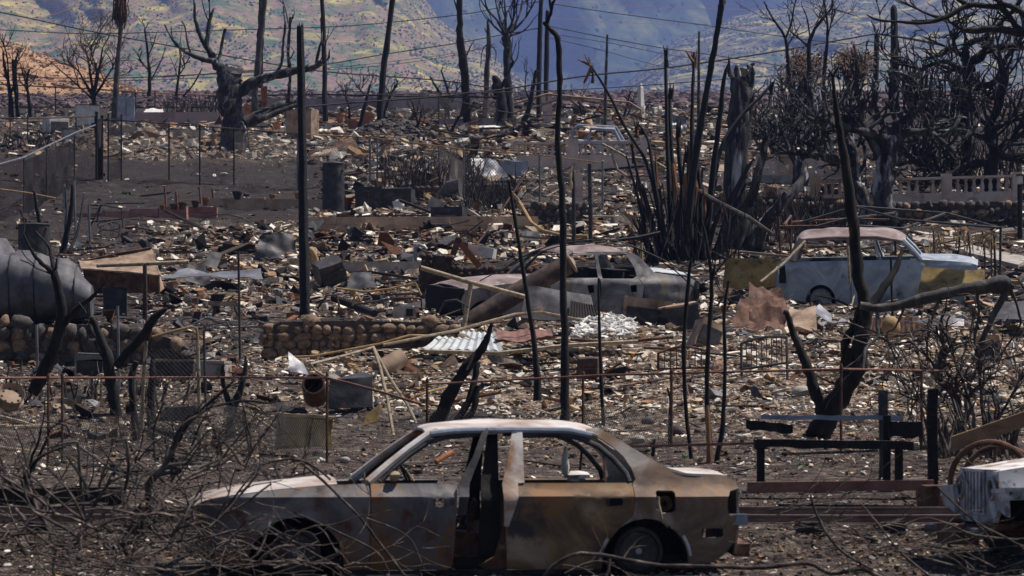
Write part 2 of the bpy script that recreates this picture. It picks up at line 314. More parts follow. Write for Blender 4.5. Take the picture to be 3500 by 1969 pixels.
# ------------------------------------------------------------------ hills
def hill_mat(name, cols, sc=1.0, grass=None):
    m = bpy.data.materials.new(name); m.use_nodes = True; N = m.node_tree.nodes; L = m.node_tree.links
    b = N['Principled BSDF']; tc = N.new('ShaderNodeTexCoord')
    def no(s, det=8, rg=.6, st=(1, 1, 1)):
        mp = N.new('ShaderNodeMapping'); mp.inputs['Scale'].default_value = st; L.new(tc.outputs['Object'], mp.inputs['Vector'])
        n = N.new('ShaderNodeTexNoise'); n.inputs['Scale'].default_value = s; n.inputs['Detail'].default_value = det; n.inputs['Roughness'].default_value = rg
        n.inputs['Distortion'].default_value = .6; L.new(mp.outputs[0], n.inputs['Vector']); return n
    a = no(.010 * sc, 9, .62, (1, .45, 1.6)); c = no(.05 * sc, 8, .7, (1, .4, 1.5))
    r1 = ramp(N, cols); L.new(a.outputs['Fac'], r1.inputs['Fac'])
    col = r1.outputs['Color']
    if grass:
        gcol, lo, hi, gs = grass
        gn = no(.0065 * gs, 7, .6, (1, .3, 3.0)); mr = N.new('ShaderNodeMapRange'); mr.inputs['From Min'].default_value = lo; mr.inputs['From Max'].default_value = hi
        L.new(gn.outputs['Fac'], mr.inputs['Value'])
        mx = N.new('ShaderNodeMix'); mx.data_type = 'RGBA'; L.new(mr.outputs[0], mx.inputs['Factor']); L.new(col, mx.inputs['A']); mx.inputs['B'].default_value = (*gcol, 1); col = mx.outputs['Result']
    mx2 = N.new('ShaderNodeMix'); mx2.data_type = 'RGBA'; mx2.blend_type = 'MULTIPLY'; mx2.inputs['Factor'].default_value = .8
    r2 = ramp(N, [(.32, (.38, .38, .42)), (.5, (.95, .93, .92)), (.7, (1.5, 1.42, 1.3))]); L.new(c.outputs['Fac'], r2.inputs['Fac'])
    L.new(col, mx2.inputs['A']); L.new(r2.outputs['Color'], mx2.inputs['B']); L.new(mx2.outputs['Result'], b.inputs['Base Color'])
    b.inputs['Roughness'].default_value = .95; b.inputs['Specular IOR Level'].default_value = .1
    bp = N.new('ShaderNodeBump'); bp.inputs['Strength'].default_value = .7; bp.inputs['Distance'].default_value = 6 / sc
    L.new(c.outputs['Fac'], bp.inputs['Height']); L.new(bp.outputs[0], b.inputs['Normal'])
    return m
def fbm(px, t, seed, f0=1.0):
    v = 0; a = 1
    for k in range(4):
        f = f0 * 2 ** k
        v = v + a * np.sin(px * f * .0031 + seed * 1.7 + k * 2.1 + 1.5 * np.sin(t * f * 2.3 + seed + k)) * np.cos(t * f * 3.1 + seed * .7 + 1.2 * np.sin(px * f * .0019 + k))
        a *= .5
    return v
HILLS = {}
def hill(name, top, x0, x1, Y0, Y1, base, fold, seed, mat_, nx=240, nt=90, f0=1.0, back=True):
    pxs = np.linspace(x0, x1, nx); tp = np.interp(pxs, [p[0] for p in top], [p[1] for p in top]) + 6 * np.sin(pxs * .021 + seed) + 3 * np.sin(pxs * .067)
    ts = np.linspace(0, 1, nt); PX, T = np.meshgrid(pxs, ts, indexing='xy'); TP = np.broadcast_to(tp, PX.shape)
    PYv = base + (TP - base) * np.sin(T * math.pi / 2) ** 1.0
    Yd = Y0 + (Y1 - Y0) * (.55 * T + .45 * T ** 2) + fold * fbm(PX, T, seed, f0) * np.minimum(1, T * 3)
    P = np.stack([(PX - 1750) * Yd / F, Yd, (HOR - PYv) * Yd / F], -1)
    if back:   # the far side falls away behind the crest
        b1 = P[-1].copy(); b1[:, 1] += (Y1 - Y0) * .25; b1[:, 2] -= .02 * Y1
        b2 = P[-1].copy(); b2[:, 1] += (Y1 - Y0) * .7; b2[:, 2] = prof(b2[:, 1]) - 5
        P = np.concatenate([P, b1[None], b2[None]], 0)
    o = grid_mesh(name, P, mat_); HILLS[name] = P[:nt]; return o
mA = hill_mat('brown_grass_hill', [(.35, (.25, .145, .075)), (.5, (.36, .22, .12)), (.65, (.45, .29, .17))], 7)
mB = hill_mat('scrub_spur', [(.36, (.05, .11, .04)), (.45, (.12, .14, .055)), (.51, (.30, .17, .13)), (.58, (.13, .15, .05)), (.74, (.46, .38, .10))], 6.0, ((.55, .46, .11), .53, .70, 5.0))
mC = hill_mat('valley_wall', [(.36, (.02, .04, .03)), (.5, (.05, .08, .04)), (.66, (.16, .17, .06))], 2.2)
mD = hill_mat('green_gold_spur', [(.34, (.03, .07, .035)), (.46, (.08, .11, .045)), (.56, (.18, .13, .09)), (.72, (.42, .37, .08))], 5.0, ((.55, .47, .12), .52, .68, 5.0))
hill('hill_valley_wall', [(-3000, -900), (6500, -900)], -3000, 6500, 5200, 8200, 336, 420, 3.1, mC, nx=300, f0=1.6, back=False)
hill('hill_golden_spur', [(1980, 345), (2080, 318), (2140, 285), (2230, 205), (2330, 130), (2480, 70), (2700, 10), (2950, -60), (3300, -150), (3800, -300), (6500, -420)], 1980, 6200, 3300, 5000, 340, 110, 1.3, mD, f0=2.2)
hill('hill_scrub_spur', [(-3000, -420), (1250, -320), (1360, -160), (1440, -30), (1500, 60), (1570, 118), (1650, 165), (1720, 215), (1790, 270), (1850, 312), (1920, 345)], -3000, 1920, 2500, 4300, 338, 90, 2.2, mB, nx=300, f0=2.4)
hill('hill_brown_grass', [(-2500, -150), (-400, 70), (0, 143), (100, 166), (200, 203), (300, 240), (400, 276), (520, 310), (620, 345)], -2500, 620, 560, 900, 350, 14, 4.4, mA, f0=3.0)

# ------------------------------------------------------------------ coloured scatter in one mesh
def attr_mat(name, rough=.9, noise=.5, scale=9, bump_=.3):
    m = bpy.data.materials.new(name); m.use_nodes = True; N = m.node_tree.nodes; L = m.node_tree.links; b = N['Principled BSDF']
    a = N.new('ShaderNodeAttribute'); a.attribute_name = 'tint'; tc = N.new('ShaderNodeTexCoord')
    n = N.new('ShaderNodeTexNoise'); n.inputs['Scale'].default_value = scale; n.inputs['Detail'].default_value = 6; L.new(tc.outputs['Object'], n.inputs['Vector'])
    r = ramp(N, [(.3, g(1 - noise)), (.55, g(1.0)), (.75, g(1 + noise * .5))]); L.new(n.outputs['Fac'], r.inputs['Fac'])
    mx = N.new('ShaderNodeMix'); mx.data_type = 'RGBA'; mx.blend_type = 'MULTIPLY'; mx.inputs['Factor'].default_value = 1
    L.new(a.outputs['Color'], mx.inputs['A']); L.new(r.outputs['Color'], mx.inputs['B']); L.new(mx.outputs['Result'], b.inputs['Base Color'])
    b.inputs['Roughness'].default_value = rough; b.inputs['Specular IOR Level'].default_value = .2
    if bump_:
        bp = N.new('ShaderNodeBump'); bp.inputs['Strength'].default_value = bump_; bp.inputs['Distance'].default_value = .02
        L.new(n.outputs['Fac'], bp.inputs['Height']); L.new(bp.outputs[0], b.inputs['Normal'])
    return m
def scatter(name, V, Fc, cols, mat_, label, smooth=False):
    """V (n,k,3) vertices of n pieces; Fc faces of the template; cols (n,3)"""
    n, k = V.shape[:2]; loops = []; starts = []; tot = []; s = 0
    tl = np.concatenate([np.array(f) for f in Fc]); ln = np.array([len(f) for f in Fc])
    loops = (tl[None, :] + (np.arange(n) * k)[:, None]).reshape(-1)
    st = np.concatenate([[0], np.cumsum(ln)[:-1]]); starts = (st[None, :] + (np.arange(n) * len(tl))[:, None]).reshape(-1)
    me = bpy.data.meshes.new(name); me.vertices.add(n * k); me.vertices.foreach_set('co', V.reshape(-1).astype(np.float32))
    me.loops.add(len(loops)); me.loops.foreach_set('vertex_index', loops.astype(np.int32))
    me.polygons.add(len(starts)); me.polygons.foreach_set('loop_start', starts.astype(np.int32))
    me.update(calc_edges=True); me.validate()
    at = me.attributes.new('tint', 'FLOAT_COLOR', 'POINT')
    cc = np.concatenate([np.repeat(cols, k, 0), np.ones((n * k, 1))], 1); at.data.foreach_set('color', cc.reshape(-1).astype(np.float32))
    me.materials.append(mat_)
    if smooth: me.shade_smooth()
    else: me.shade_flat()
    o = bpy.data.objects.new(name, me); C.objects.link(o); o['kind'] = 'stuff'; o['label'] = label; o['category'] = name.split('_')[-1]
    return o
rs = np.random.RandomState(7)
_b = MB(); _b.blob((0, 0, 0), (1, 1, 1), 3, 6, 4, .2); BV = np.array(_b.v); BF = _b.f
def hill_scrub(name, label, src, n, smin, smax, pal, pr, mask=None):
    P = HILLS[src]; nt_, nx_ = P.shape[:2]
    k = n * 3; i = rs.rand(k) * (nt_ - 1.01); j = rs.rand(k) * (nx_ - 1.01); i0 = i.astype(int); j0 = j.astype(int); fi = (i - i0)[:, None]; fj = (j - j0)[:, None]
    p = P[i0, j0] * (1 - fi) * (1 - fj) + P[i0 + 1, j0] * fi * (1 - fj) + P[i0, j0 + 1] * (1 - fi) * fj + P[i0 + 1, j0 + 1] * fi * fj
    px = 1750 + p[:, 0] * F / p[:, 1]; py = HOR - p[:, 2] * F / p[:, 1]
    cl = np.sin(p[:, 0] * .031 + 1.3 * np.sin(p[:, 2] * .06)) * np.sin(p[:, 2] * .11 + p[:, 1] * .007) + rs.randn(k) * .55
    ok = (px > -700) & (px < 4200) & (py > -150) & (cl > -.05); p = p[ok][:n]
    s = rs.uniform(smin, smax, len(p)) * np.exp(rs.randn(len(p)) * .25); sc = np.stack([s * rs.uniform(.8, 1.5, len(p)), s, s * rs.uniform(.6, 1.0, len(p))], -1)
    V = BV[None] * sc[:, None, :]; V = V * (1 + rs.uniform(-.25, .25, V.shape)) + p[:, None, :] + np.array((0, 0, 1))[None, None] * (sc[:, 2] * .3)[:, None, None]
    return scatter(name, V, BF, np.array(pal)[rs.choice(len(pal), len(p), p=pr)], AM['scrub'], label, True)
AM = {'scrub': attr_mat('hill_scrub', .95, .4, .3, 0)}
GREEN = [(.04, .06, .03), (.06, .08, .035), (.085, .10, .035), (.05, .04, .04), (.12, .08, .06)]
hill_scrub('spur_scrub', 'scattered dark scrub dotting the brown mountain spur', 'hill_scrub_spur', 17000, .7, 1.6, GREEN, [.3, .25, .1, .25, .1])
hill_scrub('golden_spur_scrub', 'scattered green scrub on the yellow green mountain slope', 'hill_golden_spur', 13000, 1.0, 2.3, GREEN, [.35, .3, .15, .15, .05])
hill_scrub('valley_scrub', 'dark woodland on the blue shaded valley wall', 'hill_valley_wall', 9000, 3, 6, GREEN, [.45, .3, .1, .15, 0])
hill_scrub('grass_hill_tussocks', 'small dark tussocks dotting the tan grassy hill', 'hill_brown_grass', 2600, .22, .55, [(.22, .13, .07), (.28, .17, .09), (.15, .09, .055)], [.4, .3, .3])
# burnt brush on the plain behind the houses
n = 9000; Yb = 226 + 680 * rs.rand(n) ** 1.7; pxb = rs.uniform(-900, 4400, n); xb = (pxb - 1750) * Yb / F
s = rs.uniform(.25, .7, n) * (Yb / 330) ** .8; sc = np.stack([s * 1.4, s, s * rs.uniform(.6, 1.1, n)], -1)
V = BV[None] * sc[:, None, :] * (1 + rs.uniform(-.35, .35, (n, BV.shape[0], 3))) + np.stack([xb, Yb, prof(Yb) + s * .25], -1)[:, None, :]
scatter('burnt_scrub', V, BF, np.array([(.10, .07, .075), (.17, .12, .12), (.22, .155, .15), (.05, .04, .045)])[rs.choice(4, n, p=[.3, .3, .2, .2])], AM['scrub'], 'purple brown burnt brush on the plain beyond the ruins')

# ------------------------------------------------------------------ rubble
def inside(px, py, x0, x1, y0, y1, soft=40):
    return np.clip((px - x0) / soft + .5, 0, 1) * np.clip((x1 - px) / soft + .5, 0, 1) * np.clip((py - y0) / (soft * .5) + .5, 0, 1) * np.clip((y1 - py) / (soft * .5) + .5, 0, 1)
ZONES = [  # x0,x1,y0,y1, density, whiteness, size factor
    (1180, 4200, 1095, 1420, 1.0, 1.0, 1.0), (820, 1300, 1190, 1300, 1.0, 1.1, 1.0), (-500, 900, 1110, 1420, .55, .55, .9), (900, 1300, 1330, 1480, .35, .35, .8),
    (500, 1500, 770, 1085, .95, .75, 1.1), (1050, 2300, 720, 900, .8, .7, 1.1), (-400, 560, 830, 1090, .4, .5, 1.0), (2280, 4200, 830, 1095, .55, .7, 1.1),
    (2900, 4200, 800, 960, .5, .9, 1.2), (380, 1010, 400, 525, .9, 1.0, 1.3), (1000, 2800, 370, 560, .8, .65, 1.5), (1150, 2200, 560, 720, .6, .6, 1.2), (2250, 4000, 520, 780, .35, .6, 1.2),
    (1700, 4200, 1405, 1530, .8, .85, .6), (-500, 1150, 1290, 1490, .75, .62, .7), (330, 1060, 430, 545, .9, .95, 1.0), (-400, 330, 380, 520, .6, .6, 1.3), (270, 1050, 540, 690, .12, .5, .6), (-500, 4200, 1430, 1640, .45, .30, .55), (-500, 4200, 1640, 1990, .5, .16, .42)]
gpx = (1750 + XX * F / YY).ravel(); gpy = (HOR - prof(YY) * F / YY).ravel(); ga = np.full(gpx.shape, .03)
for x0, x1, y0, y1, de, w_, s_ in ZONES: ga = np.maximum(ga, inside(gpx, gpy, x0, x1, y0, y1, 90) * min(1, de) * min(1, w_))
ga = np.maximum(ga, np.clip((gpy - 1420) / 60, 0, 1) * .36); ga = np.where(YY.ravel() > 190, .15, ga)
gat = gobj.data.attributes.new('ash', 'FLOAT', 'POINT'); gat.data.foreach_set('value', ga.astype(np.float32))
def rubble(name, label, n, smin, smax, kind):
    px = rs.uniform(-420, 3920, n * 4); py = 365 + (2000 - 365) * rs.rand(n * 4)
    d = np.zeros(n * 4); wh = np.full(n * 4, .3); sf = np.full(n * 4, .8)
    for x0, x1, y0, y1, de, w_, s_ in ZONES:
        m_ = inside(px, py, x0, x1, y0, y1) * de; up = m_ > d; d = np.where(up, m_, d); wh = np.where(up, w_, wh); sf = np.where(up, s_, sf)
    d = np.maximum(d, .10)
    patch = .62 + .38 * np.sin(px * .017 + 2 * np.sin(py * .03)) * np.sin(py * .05 + 1.5 * np.sin(px * .011))
    ok = rs.rand(n * 4) < d * patch; px, py, wh, sf = [a[ok][:n] for a in (px, py, wh, sf)]; m = len(px)
    Y = np.interp(py, _tp[_o], _ty[_o]); x = (px - 1750) * Y / F; z = prof(Y) + bump(x, Y)
    s = (smin * (smax / smin) ** (rs.rand(m) ** 1.6)) * sf * np.clip(Y / 70, .7, 1.7)
    pal = np.array([(.80, .73, .63), (.62, .52, .41), (.48, .34, .21), (.28, .17, .10), (.20, .18, .17), (.045, .042, .044), (.16, .09, .06), (.28, .13, .07)])
    pw = np.array([.36, .19, .15, .10, .07, .06, .05, .02]); pd = np.array([.03, .05, .06, .08, .13, .52, .10, .03])
    wcl = np.clip(wh, 0, 1.1)[:, None]; pr = pw[None] * wcl + pd[None] * np.clip(1 - wcl, 0, 1); cum = np.cumsum(pr / pr.sum(1, keepdims=True), 1)
    ci = np.minimum((rs.rand(m, 1) > cum).sum(1), 7); col = pal[ci] * rs.uniform(.75, 1.2, (m, 1))
    rz = rs.uniform(0, 2 * np.pi, m); tilt = np.abs(rs.randn(m)) * (.33 if kind == 'chip' else .22); ta = rs.uniform(0, 2 * np.pi, m)
    if kind == 'chip':
        a = np.linspace(0, 2 * np.pi, 6)[:-1]; base = np.stack([np.cos(a), np.sin(a), 0 * a], -1) * .5
        T = np.concatenate([base + (0, 0, .5), base - (0, 0, .5)], 0); Fc = [(0, 1, 2, 3, 4), (9, 8, 7, 6, 5)] + [(k, k + 5, (k + 1) % 5 + 5, (k + 1) % 5) for k in range(5)]
        sc = np.stack([s * rs.uniform(.8, 1.7, m), s * rs.uniform(.5, 1.0, m), s * rs.choice([.08, .14, .35, .6], m, p=[.35, .3, .2, .15])], -1)
    else:
        T = np.array([(u, v, w_) for u in (-.5, .5) for v in (-.5, .5) for w_ in (-.5, .5)], float); Fc = [(0, 1, 3, 2), (4, 6, 7, 5), (0, 4, 5, 1), (2, 3, 7, 6), (0, 2, 6, 4), (1, 5, 7, 3)]
        sc = np.stack([s * rs.uniform(4, 9, m), s * .22 * rs.uniform(.5, 1.4, m), s * .22 * rs.uniform(.4, 1.0, m)], -1); sc = sc * .6
        col = np.array([(.03, .028, .03), (.09, .06, .045), (.25, .2, .15), (.14, .07, .045), (.4, .34, .27)])[rs.choice(5, m, p=[.42, .2, .14, .14, .1])]
    V = T[None] * sc[:, None, :]; V[..., :2] *= (1 + rs.uniform(-.3, .3, V.shape[:2]))[..., None]
    c, s_ = np.cos(rz)[:, None], np.sin(rz)[:, None]; X0 = V[..., 0] * c - V[..., 1] * s_; Y0 = V[..., 0] * s_ + V[..., 1] * c; Z0 = V[..., 2]
    ax, ay = np.cos(ta)[:, None], np.sin(ta)[:, None]; u = X0 * ax + Y0 * ay; v = -X0 * ay + Y0 * ax
    ct, st = np.cos(tilt)[:, None], np.sin(tilt)[:, None]; u2 = u * ct - Z0 * st; z2 = u * st + Z0 * ct
    X1 = u2 * ax - v * ay; Y1 = u2 * ay + v * ax
    lift = s * rs.uniform(-.05, .45, m)
    V = np.stack([X1 + x[:, None], Y1 + Y[:, None], z2 + (z + lift)[:, None]], -1)
    return scatter(name, V, Fc, col, AM['rub'], label)
AM['rub'] = attr_mat('rubble', .92, .45, 14, .4)
rubble('rubble', 'pale broken plaster, tile and ash rubble covering the house plots', 105000, .025, .21, 'chip')
rubble('fine_rubble', 'fine crumbled plaster and ash grit between the rubble', 75000, .016, .065, 'chip')
def plates(name, label, n, smin, smax):
    zs = [(500, 1500, 790, 1080), (1750, 3600, 985, 1150), (1000, 2700, 385, 560), (-200, 1000, 1110, 1500), (1200, 3500, 1150, 1400), (350, 1050, 400, 500), (1100, 2300, 740, 880), (2300, 3600, 560, 780), (1100, 1800, 560, 700)]; wz = np.array([5, 5, 4, 4.5, 3, 2, 3, 2, 2.]); zi = rs.choice(len(zs), n, p=wz / wz.sum()); Z = np.array(zs)[zi]
    px = Z[:, 0] + (Z[:, 1] - Z[:, 0]) * rs.rand(n); py = Z[:, 2] + (Z[:, 3] - Z[:, 2]) * rs.rand(n); Y = np.interp(py, _tp[_o], _ty[_o]); x = (px - 1750) * Y / F; z = prof(Y) + bump(x, Y)
    s = (smin * (smax / smin) ** (rs.rand(n) ** 1.8)) * np.clip(Y / 75, .6, 1.6); G = np.array([(i - 1, j - 1, 0) for j in range(3) for i in range(3)], float) * .5
    T = np.concatenate([G + (0, 0, .02), G - (0, 0, .02)], 0); Fc = []
    for j in range(2):
        for i in range(2): a = j * 3 + i; Fc += [(a, a + 1, a + 4, a + 3), (9 + a, 9 + a + 3, 9 + a + 4, 9 + a + 1)]
    ed = [0, 1, 2, 5, 8, 7, 6, 3]; Fc += [(ed[k], 9 + ed[k], 9 + ed[(k + 1) % 8], ed[(k + 1) % 8]) for k in range(8)]
    V = T[None] * np.stack([s * rs.uniform(.7, 1.6, n), s * rs.uniform(.4, 1, n), s], -1)[:, None, :]
    w_ = rs.uniform(-.28, .28, (n, 9)); V[:, :9, 2] += w_ * s[:, None]; V[:, 9:, 2] += w_ * s[:, None]; e_ = rs.uniform(-.15, .15, (n, 9, 2)); V[:, :9, :2] += e_ * s[:, None, None]; V[:, 9:, :2] += e_ * s[:, None, None]
    for k in range(n):
        Mx = np.array(Euler((rs.randn() * .5, rs.randn() * .5, rs.uniform(0, 6.28))).to_matrix()); V[k] = V[k] @ Mx.T + (x[k], Y[k], z[k] + s[k] * rs.uniform(.05, .3))
    col = np.array([(.03, .03, .034), (.08, .078, .085), (.17, .12, .09), (.30, .23, .17), (.24, .24, .26), (.11, .05, .03)])[rs.choice(6, n, p=[.36, .2, .14, .12, .1, .08])]
    return scatter(name, V, Fc, col, AM['rub'], label)
plates('crumpled_plate_litter', 'small crumpled dark metal plates strewn through the rubble', 2600, .07, .5)
rubble('charred_stick_litter', 'thin charred sticks and rods strewn through the rubble', 15000, .035, .15, 'stick')

rubble('long_rod_litter', 'long bent rods, battens and charred laths lying over the rubble', 1100, .16, .42, 'stick')
# ------------------------------------------------------------------ stone walls (stones are parts sharing a few meshes)
def stone_meshes(mat_, k=8, amp=.16, seed=0):
    out = []
    for i in range(k):
        b = MB(); b.blob((0, 0, 0), (1, 1, 1), seed * 31 + i, 7, 5, amp)
        me = bpy.data.meshes.new('stone'); me.from_pydata(b.v, [], b.f); me.shade_smooth(); me.materials.append(mat_); out.append(me)
    return out
SM = {'brown': stone_meshes(M['stone'], 8, .24, 1), 'dark': stone_meshes(M['stone_dark'], 8, .34, 2), 'lava': stone_meshes(M['lava'], 8, .3, 3)}
def stone(parent, p, size, kind, rng, name='stone'):
    me = rng.choice(SM[kind]); o = bpy.data.objects.new(name, me); C.objects.link(o); o.parent = parent
    o.location = Vector(p) - parent.location; o.scale = size; o.rotation_euler = (rng.uniform(-.3, .3), rng.uniform(-.35, .35), rng.uniform(-.5, .5)); return o
def stone_wall(name, label, outline, Y, sz, kind, seed, depth=.45, mortar='mortar', mix=None, yaw=0, row_jit=.35, name_cat='wall'):
    """outline: list of (px, py_top, py_bottom) left to right; courses of stones set proud of a mortar core"""
    rng = random.Random(seed); xs = [o[0] for o in outline]; k = Y / F
    xm = (xs[0] + xs[-1]) / 2; base = U(xm, outline[0][2], Y); root = thing(name, label, name_cat, base)
    def dep(px): return Y + (px - xm) * k * math.tan(R(yaw))
    core = MB(); n = 12; vs = []
    for i in range(n + 1):
        px = xs[0] + (xs[-1] - xs[0]) * i / n; t = np.interp(px, xs, [o[1] for o in outline]); b = np.interp(px, xs, [o[2] for o in outline]); Yd = dep(px)
        tt = U(px, t, Yd) - Vector((0, 0, sz * .25)); bb = U(px, b + 30, Yd)
        vs += [tt + Vector((0, .06, 0)), bb + Vector((0, .06, 0)), bb + Vector((0, depth, 0)), tt + Vector((0, depth, 0))]
    fs = [(4 * i + a, 4 * i + (a + 1) % 4, 4 * i + 4 + (a + 1) % 4, 4 * i + 4 + a) for i in range(n) for a in range(4)] + [(3, 2, 1, 0), (4 * n, 4 * n + 1, 4 * n + 2, 4 * n + 3)]
    core.add(vs, fs); obj('core', core, M[mortar], root)
    ymax = max(o[2] for o in outline); y = ymax; row = 0; cnt = 0
    while y > min(o[1] for o in outline) - 2:
        h = sz * rng.uniform(.75, 1.15); px = xs[0] - rng.uniform(0, .5) * sz / k
        while px < xs[-1]:
            w_ = sz * rng.uniform(.6, 1.7); pc = px + w_ / k / 2; t = np.interp(pc, xs, [o[1] for o in outline]); b = np.interp(pc, xs, [o[2] for o in outline])
            yc = y - h / k / 2 + rng.uniform(-row_jit, row_jit) * h / k * .5
            if yc > t + (rng.random() ** 3) * h / k * 1.3 and yc < b + h / k * .5 and cnt < 295:
                kd = rng.choice(mix) if mix else kind
                stone(root, U(pc, yc, dep(pc)) + Vector((0, .1 + rng.uniform(-.03, .03), 0)), (w_ * 1.16, sz * 1.2, h * 1.26), kd, rng); cnt += 1
            px += w_ / k * .96
        y -= h / k * .93; row += 1
    return root
stone_wall('stone_wall', 'low wall of rounded brown stones with a lit end before the leaning post', [(900, 1115, 1200), (945, 1092, 1222), (1150, 1088, 1225), (1165, 1086, 1165), (1340, 1090, 1160), (1570, 1096, 1150)], 62.6, .185, 'brown', 11, .5)
stone_wall('stone_wall', 'sooty boulder wall below the crumpled grey tank', [(-120, 1100, 1280), (120, 1098, 1280), (300, 1098, 1250), (420, 1108, 1235), (560, 1135, 1225), (640, 1180, 1215)], 60.5, .215, 'dark', 12, .6, mix=['dark', 'dark', 'brown'])
stone_wall('stone_wall', 'long dark boulder wall carrying the pink balustrade', [(2990, 688, 800), (3200, 688, 805), (3470, 684, 808)], 110.5, .24, 'dark', 13, .7, mix=['dark', 'dark', 'brown'])
stone_wall('stone_wall', 'field stone wall behind the charred palm clump', [(2330, 690, 800), (2420, 665, 800), (2640, 664, 800), (2880, 672, 760)], 111.5, .24, 'dark', 14, .6, mix=['dark', 'brown'])
stone_wall('stone_wall', 'tumbled stone wall stub under the sagging chain link', [(1785, 705, 760), (1850, 694, 778), (2000, 692, 785), (2030, 730, 790)], 111.0, .22, 'brown', 15, .6, mix=['brown', 'dark'])
stone_wall('lava_rock_wall', 'red brown lava rock wall beside the wrecked four-door truck', [(1440, 868, 1030), (1470, 862, 1030), (1550, 880, 1030), (1565, 912, 1030), (1700, 915, 1030), (1830, 918, 1010)], 87.0, .15, 'lava', 16, .6)
stone_wall('lava_rock_wall', 'dark lava rock wall behind the two scorched cabinets', [(1400, 640, 700), (1600, 632, 700), (1760, 630, 695)], 121.0, .13, 'dark', 17, .5, mix=['dark', 'lava'])

# loose boulders on the nearer ground
rng = random.Random(5)
GB = 'loose grey boulders on the ashy ground behind the sedan'
BL = ['big grey boulder behind the sedan rear window', 'small boulder touching the big one behind the sedan', 'brown boulder on ash beside the orange-footed sapling', 'large dusty boulder on ash between bed end and leaning tree', 'large boulder close to the leaning charred tree', 'boulder half sunk in pale ash near the short bent stick', 'little boulder left of the brown one', 'low boulder by the burnt stub with torn bark', 'pale boulder on the ash left of the bench', 'boulder at the foot of the curved sapling', 'small rounded stone behind the sedan windscreen', 'stone against the fence post behind the sedan bonnet', 'pebble-like boulder beside the sunk one', 'small boulder between saplings and bench', 'small boulder beyond the leaning charred tree']
for bi, (px, py, s) in enumerate([(2310, 1500, 50), (2390, 1478, 34), (2510, 1405, 40), (2740, 1365, 60), (2900, 1372, 50), (2215, 1430, 40), (2430, 1395, 30), (2180, 1520, 40), (2620, 1530, 30), (1770, 1430, 40), (1180, 1580, 30), (1090, 1545, 36), (2150, 1470, 26), (2560, 1440, 26), (3010, 1385, 24)]):
    p = on(px, py); k = p.y / F; b = MB(); b.blob(p + Vector((0, 0, s * k * .28)), (s * k * 1.25, s * k, s * k * .85), px, 9, 7, .13)
    one('boulder', b, M['stone_dark' if px % 20 else 'concrete'], BL[bi], 'boulder', GB, True)
# mound of dark lava cobbles
mo = thing('cobble_mound', 'mound of black rounded cobbles beside the terracotta pots', 'rock mound', on(1345, 470)); b = MB()
for i in range(620):
    u = rng.gauss(0, 1); px = 1345 + 75 * u; py = 472 - max(0, (1 - (u / 2.1) ** 2)) * 62 * rng.random() ** .6; Y = 163 - (py - 430) * .06 + rng.uniform(-1, 1)
    s = rng.uniform(.12, .3); b.blob(U(px, py, Y), (s * 1.3, s, s * .8), i, 6, 4, .2)
o = obj('cobbles', b, M['stone_dark'], mo, True); o['kind'] = 'stuff'
b = MB(); b.blob(U(1345, 470, 165.5), (3.6, 2.5, 1.5), 5, 14, 8, .12); obj('earth_core', b, M['mortar'], mo, True)

# ------------------------------------------------------------------ block walls and foundations
def block_wall(name, label, x0, x1, yt0, yt1, yb0, yb1, Y, depth, mat_, blk=None, cat='wall', yaw=0, seed=0, rows=2):
    """low wall of separate blocks; slightly uneven tops"""
    rng = random.Random(seed); k = Y / F; root = thing(name, label, cat, U((x0 + x1) / 2, yb0, Y)); blk = blk or .4; n = max(1, min(60, int((x1 - x0) * k / blk)))
    for r_ in range(rows):
        for i in range(n):
            a, b_ = x0 + (x1 - x0) * i / n, x0 + (x1 - x0) * (i + 1) / n; m = (a + b_) / 2; u = (m - x0) / (x1 - x0)
            t = yt0 + (yt1 - yt0) * u; bo = yb0 + (yb1 - yb0) * u + 14; hh = (bo - t) / rows; yt = t + hh * r_; yb = yt + hh
            Yd = Y + (m - (x0 + x1) / 2) * k * math.tan(R(yaw)); sh = rng.uniform(-.006, .006)
            mb = MB(); p = U(m, yb, Yd); mb.dbox(p + Vector((0, depth / 2 + sh, .004)), ((b_ - a) * k - .008, depth, hh * k - .008), rotm(yaw), 3, .012, seed + i + r_ * 50)
            obj('block', mb, mat_, root)
    return root
block_wall('painted_block_wall', 'long low red painted block wall with flower pots on it', 250, 640, 732, 702, 768, 740, 113.5, .3, M['red_block'], .75, yaw=-6, seed=1)
block_wall('painted_block_wall', 'short pink block return stepping up behind the flower pots', 640, 742, 702, 712, 742, 730, 114.5, .3, M['red_block'], .5, seed=2)
block_wall('garden_wall', 'salmon plastered garden wall behind the charred utility post', 700, 1112, 676, 682, 722, 735, 117, .25, M['tan_block'], .9, seed=3, rows=1)
block_wall('house_foundation', 'tan block house foundation under the standing water heater', 1050, 1840, 742, 738, 778, 796, 107.6, .35, M['tan_block'], .8, seed=4)
block_wall('kerb_wall', 'sooty low kerb running through the rubble to the lava wall', 1100, 1450, 895, 892, 940, 945, 93, .25, M['concrete'], .9, seed=5, rows=1)
block_wall('block_pier', 'square pale block pier standing over the stone stub', 1962, 1992, 596, 596, 695, 695, 112.2, .4, M['pink_plaster'], .4, cat='pier', seed=6, rows=3)
block_wall('retaining_wall', 'long mauve wall on the skyline behind the tall bare trunks', 905, 1600, 338, 330, 400, 405, 205, .3, M['mauve_wall'], 3.8, seed=7, rows=1)
block_wall('retaining_wall', 'dusky pink wall piece beside the brush crowned tree', 1500, 1765, 405, 402, 462, 462, 172, .3, M['mauve_wall'], 1.8, seed=8, rows=1)
block_wall('long_low_wall', 'low brown wall with grey cap seen behind the blue grey fridge', 455, 760, 378, 388, 430, 420, 178, .3, M['mauve_wall'], 2.2, seed=9, rows=1)
